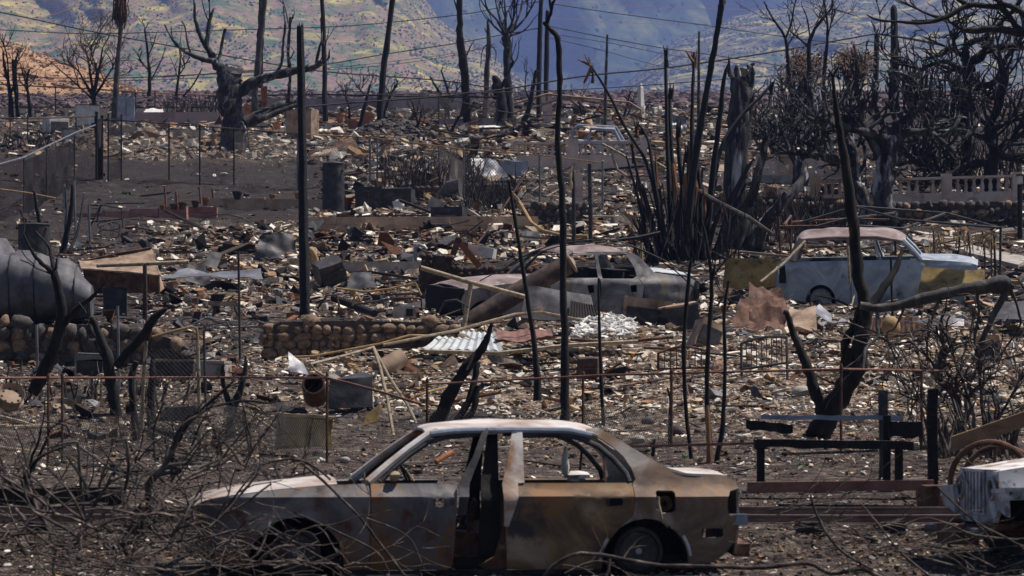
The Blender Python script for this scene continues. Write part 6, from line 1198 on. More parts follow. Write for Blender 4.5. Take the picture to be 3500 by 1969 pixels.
# wire hoops & obelisk frame near the red wall
Y = 105; root = thing('tomato_cage', 'black wire plant cage with a round hoop beside the red wall', 'wire cage', U(375, 850, Y))
for (cy, rr_) in ((772, .32), (800, .30), (828, .27)):
    b = MB(); b.ring(U(372, cy, Y), rr_, .014, (0, .35, 1), 24, 5); obj('hoop', b, M['dark_metal'], root, True)
for i in range(5):
    a = 2 * math.pi * i / 5; b = MB(); c0 = U(372, 772, Y) + Vector((.31 * math.cos(a), .31 * math.sin(a), 0)); b.tube([c0, c0 - Vector((.05 * math.cos(a), .05 * math.sin(a), .62))], .011, 5); obj('leg', b, M['dark_metal'], root, True)
root = thing('awning_frame', 'bent dark tube frame of a folded chair behind the wire cage', 'chair frame', U(365, 770, 108)); Y = 108
for pts in ([(310, 770), (345, 700), (365, 740)], [(345, 700), (415, 712), (420, 780)], [(345, 700), (330, 760)], [(300, 760), (420, 748)]):
    b = MB(); b.tube([U(x, y, Y) for x, y in pts], .022, 6); obj('tube', b, M['dark_metal'], root, True)
# bicycle-like wreck and small table near the junk
Y = 69; root = thing('burnt_bicycle', 'burnt bicycle wreck lying behind the pipe gate', 'bicycle', U(770, 1140, Y))
for c_, t_ in (((660, 1108), .3), ((880, 1115), .25)):
    b = MB(); b.ring(U(*c_, Y), .22, .012, (.2, .5, 1), 24, 5); w_ = obj('wheel', b, M['grey_metal'], root, True)
for pts in ([(660, 1108), (710, 1085), (775, 1100), (700, 1115)], [(700, 1085), (790, 1120), (880, 1115)], [(775, 1100), (790, 1130)]):
    b = MB(); b.tube([U(x, y, Y) for x, y in pts], .018, 6); obj('frame_tube', b, M['grey_metal'], root, True)
Y = 73; root = thing('work_trestle', 'low sawhorse with rusty top bar behind the bicycle wreck', 'trestle', U(770, 1075, Y)); b = MB(); beamx(b, 712, 1028, 815, 1034, Y, Y, .09, .1); obj('top_bar', b, M['tan_metal'], root)
for x0, x1, d in ((730, 700, -.2), (735, 728, .2), (800, 785, -.2), (795, 815, .2)):
    b = MB(); b.tube([U(x0, 1040, Y), U(x1, 1080, Y + d)], .03, 5); obj('leg', b, M['dark_metal'], root, True)
Y = 67; b = MB(); b.dbox(U(1383, 1087, Y), (.40, .2, .2), rotm(8), 2, .004, 1); cb = one('hollow_block', b, M['concrete'], 'hollow concrete block on the round-stone wall', 'block')
for dx in (-.09, .09):
    q = MB(); q.box(U(1383, 1087, Y) + Vector((dx, -.095, .1)), (.12, .03, .13), rotm(8)); obj('core_hole', q, M['soot'], cb)
# scattered twisted tube frames in the rubble centre
Y = 72; fr = 0
for lab, pts in (('bent chair frame tube arching over rubble by the charred log', [(1085, 1055), (1118, 1010), (1150, 1008), (1160, 1050)]), ('long bedframe tube lying above the stone wall', [(1150, 985), (1250, 998), (1330, 988), (1420, 967), (1440, 1010)]), ('tan bedframe rail resting on dark tubes', [(1215, 1040), (1290, 1030), (1340, 1020), (1345, 1050)]), ('black looped tube end of the burnt bedframe', [(1330, 1050), (1345, 1020), (1400, 1018), (1440, 1022), (1442, 1060)]), ('slim hooked tube standing by the burnt bedframe', [(1205, 1045), (1212, 1010), (1222, 1008), (1232, 1030)]), ('arched grey tubes beside the lava wall foot', [(1500, 1070), (1520, 1030), (1560, 1025), (1585, 1040), (1590, 1070)])):
    pipe(lab, [(x, y, fr * .25) for x, y in pts], .022, ('rust', 'ochre_pipe', 'dark_metal')[fr % 3], 'frame_tube', 'tube', Y); fr += 1
# upright iron stakes in the yards
for lab, x, yt, yb, mt in [('thin rusty stake by the red wall pots', 566, 640, 735, 'rust_red'), ('short rusty stake left of the pots', 604, 655, 712, 'rust_red'), ('rusty stake behind the flower pots', 684, 640, 700, 'rust_red'), ('rusty stake at the wall end', 729, 645, 705, 'rust_red'), ('grey pipe stake beside black stems', 306, 700, 850, 'grey_metal'), ('pale topped pipe stake near the drum', 222, 628, 840, 'grey_metal'), ('white capped pipe stake near the drum', 256, 618, 838, 'grey_metal'),
                           ('slim grey stake leaning out of the boulder wall foot', 128, 1110, 1330, 'grey_metal'), ('thin grey stake in front of the stone wall', 405, 1045, 1330, 'grey_metal'), ('long dark rod standing by the toppled cabinet', 818, 860, 1250, 'dark_metal'), ('blue-grey post beside the pipe gate', 700, 1130, 1400, 'dark_metal'), ('tall brown pipe rising past the toppled cabinet', 500, 905, 1230, 'rust'), ('thin stake under the canopy frame', 3062, 800, 1000, 'char'), ('second thin stake of the fallen canopy', 3400, 790, 960, 'char'), ('thin black stake in front of the wagon', 3048, 880, 1130, 'char'), ('tan stake rising before the truck tail', 2195, 830, 1000, 'ochre_pipe')]:
    Y = dY(yb); b = MB(); b.tube([U(x + 3, yb + 4, Y), U(x, (yt + yb) / 2, Y), U(x - 3, yt, Y)], 3.6 * Y / F + .004, 6); one('iron_stake', b, M[mt], lab, 'stake', smooth=True)
# canopy frame over the wagon
Y = 90; root = thing('canopy_frame', 'collapsed dark tube canopy frame above the pale wagon', 'canopy frame', U(3060, 960, Y))
for pts in ([(2925, 706, 1), (3240, 730, 1), (3420, 780, -1)], [(2925, 706, 1), (3080, 750, -.5), (3415, 778, -1)], [(2740, 760, 1), (2925, 706, 1)], [(2665, 775, -1), (2870, 772, -1)], [(2700, 760, 1), (2900, 748, 2), (3040, 752, 2)], [(2730, 790, -1), (2890, 748, -1), (3060, 728, 1)], [(2900, 770, -1), (3085, 782, -1), (3230, 730, 1)], [(2680, 770, -1), (2703, 738, 0)], [(3420, 780, -1), (3418, 960, -1)], [(2660, 740, 0), (2668, 870, 0)], [(2703, 738, 0), (2703, 860, 0)]):
    b = MB(); b.tube([U(x, y, Y + d) for x, y, d in pts], .032, 6); obj('tube', b, M['dark_metal' if pts[0][0] > 2720 else 'rust'], root, True)
Y = 103; root = thing('pipe_gable_frame', 'pale bent pipe frame of a shed roof behind the palm clump', 'shed frame', U(2200, 640, 112))
for pts in ([(2058, 492), (2130, 530), (2150, 545)], [(2150, 540), (2240, 570), (2290, 590)], [(2085, 512), (2110, 580), (2140, 600)], [(2160, 538), (2230, 548), (2275, 575)], [(2200, 560), (2250, 620), (2260, 650)], [(2215, 575), (2275, 590)]):
    b = MB(); b.tube([U(x, y, 128) for x, y in pts], .045, 6); obj('pipe', b, M['pale_pipe'], root, True)
Y = 178; root = thing('gable_pipe_frame', 'pale thin pipe gable frame on the rise behind the white post', 'shed frame', U(1950, 440, Y))
for pts in ([(1700, 370), (1870, 322), (2150, 350), (2190, 375)], [(1760, 385), (1905, 342), (1960, 340), (2180, 372)], [(2150, 350), (2150, 375)], [(2190, 375), (2195, 440)], [(1870, 322), (1868, 345)], [(1905, 330), (1905, 440)]):
    b = MB(); b.tube([U(x, y, Y) for x, y in pts], .055, 6); obj('pipe', b, M['tan_metal'], root, True)
# path of pale concrete behind the wagon
b = MB(); b.sheet(U(3110, 815, 104), U(3480, 905, 95), U(3520, 880, 97.5), U(3150, 798, 106), 12, 3, .02, .12, seed=3); o = obj('path', b, M['concrete']); o['kind'] = 'structure'
# green sprouts
for x, y, lab in ((2350, 1560, 'fresh green sprout on ash behind the trunk lid'), (2740, 1605, 'small green blades on gravel below the bench'), (3380, 1000, 'patch of green grass by the dark flat sheet'), (430, 660, 'faint green weeds on the charred yard')):
    rr = random.Random(x); p = on(x, y); b = MB(); k = p.y / F
    for i in range(40):
        a = rr.uniform(0, 6.3); d = rr.uniform(0, 14) * k; q = p + Vector((math.cos(a) * d * 1.6, math.sin(a) * d, 0)); q.z = gz(q.x, q.y); L_ = rr.uniform(6, 12) * k; dv = Vector((rr.uniform(-1, 1), rr.uniform(-1, 1), .8)).normalized() * L_; sd = Vector((L_ * .2, 0, 0))
        b.add([q - sd, q + sd, q + dv + sd * .6, q + dv * 1.3, q + dv - sd * .6, q - sd + Vector((0, .004, 0)), q + sd + Vector((0, .004, 0))], [(0, 1, 2, 3, 4), (4, 3, 2, 6, 5)])
    o = one('green_sprout', b, M['green_leaf'], lab, 'weeds')
# ------------------------------------------------------------------ burnt trees
def crpath(P, sub=4):
    """P: list of (Vector, radius) -> smooth denser path"""
    out = []; n = len(P)
    for i in range(n - 1):
        a, b, c, d = P[max(i - 1, 0)], P[i], P[i + 1], P[min(i + 2, n - 1)]
        for k in range(sub):
            f = k / sub; q = .5 * ((2 * b[0]) + (c[0] - a[0]) * f + (2 * a[0] - 5 * b[0] + 4 * c[0] - d[0]) * f * f + (3 * b[0] - a[0] - 3 * c[0] + d[0]) * f ** 3)
            out.append((q, b[1] + (c[1] - b[1]) * f))
    out.append(P[-1]); return out
def limb_tube(mb, pts, Y, rng, slope=0, jit=.18, n=8, knob=.14, sub=4):
    P = []; L_ = 0; prev = None; k = Y / F
    for q in pts:
        p = U(q[0], q[1], Y)
        if prev is not None: L_ += (p - prev).length
        prev = p.copy(); d = q[3] if len(q) > 3 else slope * L_
        P.append((U(q[0], q[1], Y + d), max(q[2] / 2 * k, .003)))
    P = crpath(P, sub); path = []; rad = []
    for i, (p, r_) in enumerate(P):
        e = 0 if i == 0 else 1
        path.append(p + Vector((rng.uniform(-1, 1), rng.uniform(-1, 1), rng.uniform(-.6, .6))) * r_ * jit * e); rad.append(r_ * (1 + rng.uniform(-knob, knob)))
    mb.tube(path, rad, n, True, .07, rng); return path, rad
def grow(mb, p, d, L_, r_, lvl, rng, bend=.35, up=.1, nseg=4, kids=(2, 3), spread=.7, shrink=.68, rmin=.004, n=5, rtaper=.72):
    pts = [p.copy()]; rad = [r_]; q = p.copy(); dd = d.copy()
    for i in range(nseg):
        dd = (dd + Vector((rng.uniform(-1, 1), rng.uniform(-1, 1), rng.uniform(-1, 1))) * bend + Vector((0, 0, up))).normalized(); q = q + dd * (L_ / nseg); pts.append(q.copy()); rad.append(max(rmin * .6, r_ * (1 - (1 - rtaper) * (i + 1) / nseg)))
    if lvl == 0: rad[-1] = rmin * .4
    mb.tube(pts, rad, n if r_ > .02 else 4, lvl == 0)
    if lvl > 0:
        for c in range(rng.randint(*kids)):
            j = rng.randint(max(1, nseg - 2), nseg); ax = Vector((rng.uniform(-1, 1), rng.uniform(-1, 1), rng.uniform(-1, 1))); nd = (dd + ax * spread).normalized()
            grow(mb, pts[j], nd, L_ * shrink * rng.uniform(.75, 1.2), max(rmin, rad[j] * rng.uniform(.6, .85)), lvl - 1, rng, bend, up, nseg, kids, spread, shrink, rmin, n, rtaper)
def tree(name, label, Y, trunk, limbs, mt, seed, tw=None, cat='tree', group=None, mtw=None, splinters=(), n=9, knob=.12, jit=.18):
    rng = random.Random(seed); base = U(trunk[0][0], trunk[0][1], Y); root = thing(name, label, cat, base, group)
    b = MB(); tp, trd = limb_tube(b, trunk, Y, rng, 0, jit, n, knob); obj('trunk', b, M[mt], root, True, ang=70); paths = [(tp, trd)]
    for L_ in limbs:
        b = MB(); pp = limb_tube(b, L_, Y, rng, rng.uniform(-.6, .6) if not any(len(q) > 3 for q in L_) else 0, jit * 1.3, 7, knob * 1.3); obj('branch', b, M[mt], root, True, ang=70); paths.append(pp)
    if tw:
        b = MB(); ps = paths if tw.get('trunk') else paths[1:] or paths
        for i in range(tw['n']):
            pa, ra = rng.choice(ps); j = rng.randint(int(len(pa) * tw.get('from', .35)), len(pa) - 1); dd = (pa[j] - pa[max(j - 2, 0)]).normalized()
            dd = (dd * .6 + Vector((rng.uniform(-1, 1), rng.uniform(-1, 1), rng.uniform(-.3, 1))) * .8).normalized(); r0 = min(tw['r'], ra[j] * .8)
            grow(b, pa[j], dd, tw['L'] * rng.uniform(.5, 1.2), r0, tw.get('lvl', 2), rng, tw.get('bend', .3), tw.get('up', .1), tw.get('nseg', 4), tw.get('kids', (1, 3)), tw.get('spread', .7), .7, tw.get('rmin', .006))
        o = obj('twigs', b, M[mtw or mt], root, True); o['kind'] = 'stuff'
    for s in splinters:   # pale split ends
        b = MB(); limb_tube(b, s, Y, rng, 0, .05, 4, .02, 1); obj('splinter', b, M['splinter'], root)
    return root
BT = 'burnt trees on the far rise'
# -- far left
p0 = U(390, 415, 172); tree('dead_palm', 'tall palm with a skirt of drooping dead brown fronds', 172, [(392, 420, 26), (398, 300, 22), (405, 180, 17), (411, 100, 15), (414, 20, 14)], [], 'grey_bark', 1)
pal = bpy.data.objects['dead_palm']; b = MB(); rr = random.Random(2)
for i in range(150):
    a = rr.uniform(0, 6.28); x0, y0 = 412 + rr.uniform(-8, 8), rr.uniform(-20, 35); L_ = rr.uniform(35, 85); c = U(x0, y0, 172); r0 = rr.uniform(.12, .26)
    v = Vector((math.cos(a), math.sin(a), 0)); q = [c, c + v * r0 + Vector((0, 0, -.1)), c + v * (r0 * 1.15) + Vector((rr.uniform(-.05, .05), 0, -L_ * .5 * 172 / F)), c + v * (r0 * rr.uniform(.7, 1.3)) + Vector((rr.uniform(-.1, .1), 0, -L_ * 172 / F))]; b.tube(q, [.02, .035, .03, .004], 4)
obj('dead_fronds', b, M['brown_leaf'], pal, True)
tree('bushy_burnt_tree', 'round leafless brown tree with dense twigs beside the palm', 176, [(318, 400, 20), (322, 350, 17), (318, 320, 15)], [[(318, 330, 12), (290, 280, 9), (260, 235, 6), (215, 215, 4)], [(318, 322, 12), (310, 260, 9), (300, 200, 6), (280, 150, 4)], [(320, 325, 12), (335, 260, 9), (345, 200, 6), (352, 160, 4)], [(320, 335, 11), (355, 280, 8), (385, 230, 5), (395, 200, 3)], [(318, 340, 10), (275, 300, 7), (230, 260, 5), (165, 205, 3)], [(318, 320, 8), (330, 240, 6), (310, 170, 4), (330, 130, 3)]], 'char_rust', 3, dict(n=46, L=1.0, r=.035, lvl=3, kids=(2, 2), spread=.8, bend=.4, rmin=.011, up=.05), mtw='twig_brown')
for i, (lab, tr_, li) in enumerate([('thin burnt tree at the picture edge below the tan hill', [(40, 415, 18), (34, 320, 14), (18, 235, 10), (10, 180, 7)], [[(30, 300, 8), (25, 200, 5), (8, 138, 3)], [(36, 330, 8), (55, 260, 6), (50, 205, 4)]]),
                              ('stubby double burnt trunk beside the thin edge tree', [(62, 400, 16), (55, 330, 14), (48, 260, 14), (44, 205, 12)], [[(58, 320, 12), (52, 250, 10), (58, 205, 7)], [(48, 240, 5), (62, 210, 3)]]),
                              ('low forked burnt shrub left of the bushy brown tree', [(105, 400, 14), (98, 330, 11), (92, 280, 8), (102, 235, 5)], [[(98, 320, 7), (85, 290, 5), (95, 255, 3)]]),
                              ('slim forked tree with upswept thin branches', [(510, 330, 16), (512, 270, 12), (506, 200, 9), (502, 150, 8), (494, 100, 5)], [[(508, 240, 7), (485, 215, 5), (468, 200, 3)], [(506, 195, 6), (525, 150, 4), (535, 110, 2)], [(512, 280, 6), (545, 220, 5), (566, 165, 3)], [(494, 105, 4), (510, 75, 2)]]),
                              ('scraggly black sapling left of the big forked tree', [(602, 330, 10), (610, 270, 9), (616, 200, 6), (612, 160, 4)], [[(608, 260, 5), (630, 230, 4), (628, 200, 2)], [(690, 235, 4, .3), (660, 290, 5, .3), (625, 330, 6, .3)]])]):
    tree('burnt_tree', lab, 176, tr_, li, 'char_rust', 10 + i, dict(n=12, L=.7, r=.025, lvl=1, rmin=.010, trunk=True), group=BT)
# -- big forked tree
tree('big_burnt_tree', 'massive burnt tree with ashy trunk, sawn stub and two spreading limbs', 150, [(795, 565, 150), (797, 540, 112), (800, 480, 92), (797, 420, 84), (790, 350, 80), (785, 280, 82), (795, 232, 66)],
     [[(800, 300, 62), (765, 250, 46), (740, 215, 34), (718, 180, 24), (690, 130, 18), (668, 70, 12), (664, 10, 8)], [(738, 208, 22), (690, 202, 18), (640, 180, 14), (600, 150, 10), (562, 84, 4)], [(652, 190, 9), (640, 140, 7), (632, 90, 5), (620, 70, 3)], [(705, 160, 16), (712, 100, 14), (720, 55, 12), (730, 30, 5)], [(716, 62, 6), (716, 20, 4), (712, -20, 3)], [(714, 75, 5), (700, 40, 4), (688, -10, 3)],
      [(745, 222, 14), (755, 170, 11), (770, 98, 10)], [(600, 158, 6), (588, 120, 4), (585, 90, 3)], [(825, 310, 46), (860, 285, 38), (920, 262, 32), (990, 245, 30), (1050, 236, 24), (1085, 225, 20), (1096, 208, 12)], [(940, 258, 13), (962, 215, 11), (968, 150, 10), (975, 80, 9), (968, 20, 4)], [(990, 240, 14), (985, 170, 11), (990, 100, 10), (992, 58, 8)], [(985, 80, 6), (975, 30, 4), (960, -20, 3)],
      [(1080, 222, 12), (1090, 170, 9), (1100, 130, 7), (1096, 60, 5)], [(830, 420, 50), (880, 400, 40), (930, 372, 36), (985, 352, 30), (1010, 345, 22)], [(985, 350, 14), (990, 290, 11), (992, 240, 11), (985, 175, 8)], [(880, 410, 30), (960, 380, 20), (1015, 358, 14)], [(770, 540, 20, -.6), (700, 552, 12, -1.2), (640, 556, 6, -1.5)], [(830, 548, 20, -.6), (880, 562, 10, -1.2)]], 'ash_bark', 21, dict(n=16, L=.9, r=.03, lvl=1, rmin=.010, **{'from': .6}), n=14, knob=.09, mtw='char')
# -- tall bare trunks on the skyline
TR = 'tall bare trunks on the skyline'
for i, (lab, nm, Y, t, li, mt) in enumerate([
    ('tall pale leaning palm trunk behind the big forked tree', 'bare_palm', 170, [(868, 420, 24), (875, 280, 22), (888, 150, 22), (905, -20, 22)], [], 'grey_bark'),
    ('straight dark palm trunk crossing behind the pale one', 'bare_palm', 178, [(888, 300, 24), (888, 200, 23), (892, 90, 22), (896, -30, 20)], [], 'char_rust'),
    ('slender black trunk just past the charred post', 'bare_tree', 165, [(1112, 415, 22), (1110, 300, 19), (1106, 150, 16), (1101, -30, 15)], [], 'char_pole'),
    ('black trunk leaning over the mound of cobbles', 'bare_tree', 166, [(1297, 425, 24), (1305, 300, 24), (1320, 170, 22), (1345, -30, 18)], [], 'char_pole'),
    ('dark knotty trunk with one side twig in front of the brown spur', 'bare_tree', 172, [(1600, 415, 36), (1595, 330, 32), (1585, 220, 30), (1572, 140, 26), (1572, 60, 22), (1572, -30, 20)], [[(1590, 200, 8), (1608, 160, 5), (1622, 135, 2)], [(1572, 60, 8), (1560, 25, 6), (1550, -10, 3)]], 'char_rust'),
    ('frayed grey trunk with drooping wires next to the brush crowned tree', 'bare_tree', 176, [(1658, 410, 24), (1662, 330, 20), (1664, 230, 18), (1672, 150, 18), (1668, 70, 8)], [[(1670, 150, 6), (1650, 170, 4), (1642, 230, 2)], [(1672, 150, 6), (1695, 175, 4), (1690, 225, 2)], [(1668, 120, 5), (1655, 95, 3)]], 'grey_bark')]):
    tree(nm, lab, Y, t, li, mt, 40 + i, group=TR)
tree('brush_crowned_tree', 'ashy tree with an upright brush of curved bare branches', 172, [(1740, 415, 34), (1738, 330, 30), (1733, 230, 26), (1735, 160, 28), (1728, 118, 36)], [[(1728, 120, 12), (1700, 70, 9), (1665, 30, 7), (1655, -20, 4)], [(1725, 120, 11), (1705, 50, 8), (1690, -20, 5)], [(1728, 118, 11), (1728, 50, 8), (1722, -20, 5)], [(1732, 118, 11), (1755, 60, 8), (1760, -20, 5)], [(1735, 120, 12), (1780, 80, 8), (1815, 30, 6), (1835, -10, 3)], [(1735, 122, 12), (1775, 50, 8), (1790, -20, 4)], [(1735, 125, 9), (1790, 105, 6), (1825, 65, 3)], [(1740, 235, 14), (1755, 215, 10), (1750, 205, 8)], [(1722, 120, 9), (1690, 90, 6), (1660, 60, 3)]], 'ash_bark', 50, dict(n=26, L=1.1, r=.035, lvl=2, rmin=.011, up=.35, kids=(1, 2), spread=.4, **{'from': .2}), mtw='char')
tree('split_stump', 'split red-brown stump beside the brush crowned tree', 171, [(1712, 415, 46), (1710, 340, 40), (1700, 290, 36), (1690, 262, 20)], [[(1712, 300, 16), (1728, 265, 8)], [(1690, 340, 8), (1676, 320, 4)]], 'char_rust', 51, cat='stump')
# small burnt shrubs on the mid skyline
for i, (lab, Y, t, li) in enumerate([('small black tree behind the wide terracotta pot', 164, [(1225, 445, 16), (1245, 370, 12), (1258, 320, 9), (1264, 290, 7)], [[(1255, 330, 7), (1225, 300, 5), (1205, 272, 2)], [(1262, 300, 6), (1275, 265, 4), (1276, 250, 2)], [(1240, 300, 4), (1242, 260, 2)]]),
                             ('thin black sapling behind the flower pots', 167, [(1196, 420, 9), (1192, 360, 7), (1180, 330, 5), (1186, 308, 3)], []),
                             ('small grey forked tree behind the leaning black trunk', 176, [(1310, 410, 10), (1325, 350, 9), (1340, 315, 6), (1362, 275, 3)], [[(1335, 325, 5), (1318, 295, 4), (1310, 275, 2)], [(1345, 310, 4), (1358, 290, 3), (1348, 258, 2)]]),
                             ('cluster of grey broken stems before the knotty trunk', 178, [(1540, 410, 14), (1520, 350, 12), (1495, 305, 9), (1470, 262, 5)], [[(1540, 340, 12), (1525, 290, 9), (1508, 240, 6)], [(1545, 350, 8), (1560, 310, 6), (1576, 295, 3)], [(1530, 310, 5), (1538, 280, 3)], [(1510, 315, 5), (1460, 312, 4), (1440, 298, 2)]]),
                             ('Y-shaped black sapling beside the ash-white crushed car', 160, [(1538, 462, 14), (1555, 425, 10), (1575, 390, 7), (1582, 350, 4)], [[(1536, 450, 9), (1522, 410, 7), (1535, 365, 4)], [(1570, 400, 6), (1600, 375, 4), (1625, 362, 2)]]),
                             ('black spiky stems left of the Y-shaped sapling', 162, [(1430, 430, 8), (1420, 390, 7), (1410, 350, 5)], [[(1432, 425, 6), (1436, 400, 5), (1440, 372, 2)], [(1440, 430, 6), (1450, 410, 4), (1448, 380, 2)]]),
                             ('burnt leaning trunk in front of the twin poles', 174, [(1790, 420, 22), (1810, 360, 18), (1822, 300, 14), (1832, 240, 10)], [[(1812, 350, 8), (1795, 300, 5), (1800, 240, 3)], [(1825, 300, 6), (1840, 270, 3)]]),
                             ('spreading black shrub on the purple plain', 190, [(1990, 400, 10), (1985, 370, 8), (1975, 335, 6)], [[(1985, 370, 6), (1950, 345, 4), (1930, 340, 2)], [(1985, 372, 6), (2030, 385, 5), (2060, 345, 2)], [(1980, 350, 5), (2000, 310, 2)], [(1975, 345, 4), (1950, 310, 2)]]),
                             ('thin burnt stems beside the white pointed shaft', 186, [(2130, 410, 10), (2145, 350, 8), (2155, 312, 4)], [[(2140, 400, 7), (2160, 360, 5), (2168, 328, 2)]])]):
    tree('burnt_shrub', lab, Y, t, li, 'char_rust' if i % 2 else 'char', 60 + i, dict(n=10, L=.6, r=.022, lvl=1, rmin=.010, trunk=True), cat='shrub', group='burnt shrubs along the skyline')
# -- poles
def pole(label, pts, Y, mt='char_pole', name='utility_pole', cat='pole', seed=0, cap=None):
    rng = random.Random(seed); root = thing(name, label, cat, U(pts[0][0], pts[0][1], Y)); b = MB(); limb_tube(b, pts, Y, rng, 0, .05, 14, .05, 8); obj('shaft', b, M[mt], root, True, ang=60)
    if cap == 'jag':
        x, y, w_ = pts[-1][:3]
        for dx in (-.38, -.1, .2, .4):
            b = MB(); b.tube([U(x + dx * w_, y + 6, Y), U(x + dx * w_, y - rng.uniform(4, 14), Y)], [w_ * .16 * Y / F, .004], 5); obj('jagged_tip', b, M[mt], root)
    return root
pole('thick charred black post standing alone in the rubble', [(1042, 1075, 37), (1040, 900, 35), (1033, 500, 30), (1026, 90, 23)], 79.5, 'char_pole', 'charred_post', cap='jag')
pole('jagged black utility pole behind the curved sapling', [(1843, 425, 20), (1842, 250, 18), (1846, 100, 16), (1850, -30, 14)], 180, seed=1)
pole('second black utility pole close to the jagged one', [(1866, 420, 18), (1867, 250, 17), (1871, 60, 15), (1872, 42, 12)], 181, seed=2)
pole('slim grey utility pole with a frayed brown top', [(2068, 470, 13), (2070, 300, 11), (2075, 150, 8), (2076, 118, 6)], 160, 'grey_bark', seed=3)
pole('grey palm trunk pole behind the palm clump', [(2388, 480, 14), (2388, 300, 11), (2389, 130, 8), (2390, 108, 5)], 160, 'grey_bark', seed=4)
pole('tall square-topped black utility pole at the contorted trees', [(3060, 345, 28), (3058, 200, 27), (3055, 40, 24), (3055, 26, 8)], 158, seed=5)
pole('shorter black utility pole beside the square-topped one', [(2992, 345, 22), (2994, 250, 20), (2997, 116, 17)], 160, seed=6)
pole('dark thin post left of the stub wall', [(2019, 830, 15), (2018, 700, 15), (2015, 560, 13), (1958, 560, 10)][:3], 101, 'dark_metal', 'thin_post', 'post', 7)
pole('dark blue-grey post in front of the stub wall', [(1962, 830, 14), (1960, 640, 12), (1958, 580, 9)], 102, 'dark_metal', 'thin_post', 'post', 8)
b = MB()
for i in range(14): b.tube([U(1956, 560, 101.9), U(1950 + i % 5, 590 + i, 101.9 + .01 * i), U(1945 + i, 630 + (i * 7) % 20, 101.9)], [.01, .02, .003], 4)
o = one('frayed_bark', b, M['straw'], 'frayed straw-coloured strip hanging on the blue-grey post', 'bark strip')
# -- black curved sapling crossing the whole picture
tree('curved_sapling', 'tall thin wavy black sapling rising past the truck to a forked tip', 50.5, [(1930, 1440, 34), (1932, 1250, 28), (1926, 1000, 24), (1925, 800, 23), (1920, 650, 22), (1906, 480, 20), (1913, 330, 18), (1912, 220, 20), (1905, 130, 20), (1880, 100, 16), (1862, 75, 20)], [[(1868, 82, 14), (1882, 45, 12), (1890, 10, 10), (1910, -20, 4)], [(1885, 40, 10), (1876, -20, 6)], [(1868, 70, 8), (1885, 50, 6)]], 'char', 71, n=10, knob=.12)
# -- saplings by the fence
for i, (lab, Y, t, li, mt) in enumerate([('thin leaning black sapling crossing the fallen roofing', 51, [(1838, 1370, 28), (1830, 1200, 20), (1800, 1000, 16), (1765, 780, 13), (1740, 620, 9)], [], 'char'),
        ('slim black sapling between the fence post and headboard', 49, [(2062, 1455, 13), (2055, 1300, 12), (2048, 1100, 10), (2046, 950, 8)], [], 'char'),
        ('black sapling with a kink before the arched headboard', 43, [(2365, 1600, 17), (2345, 1400, 14), (2338, 1200, 15), (2350, 1000, 13), (2362, 880, 10)], [], 'char'),
        ('black sapling with a pale stripped orange foot', 42.5, [(2425, 1605, 20), (2422, 1450, 18), (2415, 1300, 16), (2425, 1120, 15), (2432, 980, 14), (2420, 850, 11), (2400, 760, 6)], [[(2428, 960, 8), (2470, 900, 7), (2515, 855, 4)], [(2428, 1000, 8), (2440, 930, 8), (2450, 830, 4)]], 'char'),
        ('black sapling leaning beside the orange-footed one', 42.6, [(2442, 1605, 18), (2470, 1450, 16), (2478, 1250, 14), (2475, 1080, 12), (2490, 960, 8)], [], 'char'),
        ('short bent black stick before the pale rubble', 45, [(2290, 1560, 14), (2290, 1450, 13), (2293, 1370, 13), (2280, 1325, 6)], [], 'char'),
        ('short burnt stub with torn bark behind the trunk lid', 42.4, [(2232, 1560, 14), (2235, 1520, 11), (2240, 1500, 4)], [], 'char')]):
    o = tree('burnt_sapling', lab, Y, t, li, mt, 80 + i, cat='sapling', group='burnt saplings along the fence', n=8)
    if i == 3:
        rg = random.Random(4); b = MB(); limb_tube(b, [(2427, 1604, 21), (2424, 1520, 20), (2420, 1430, 18), (2418, 1385, 8)], 42.42, rg, 0, .05, 7, .05); obj('stripped_bark', b, M['splinter'], o, True)
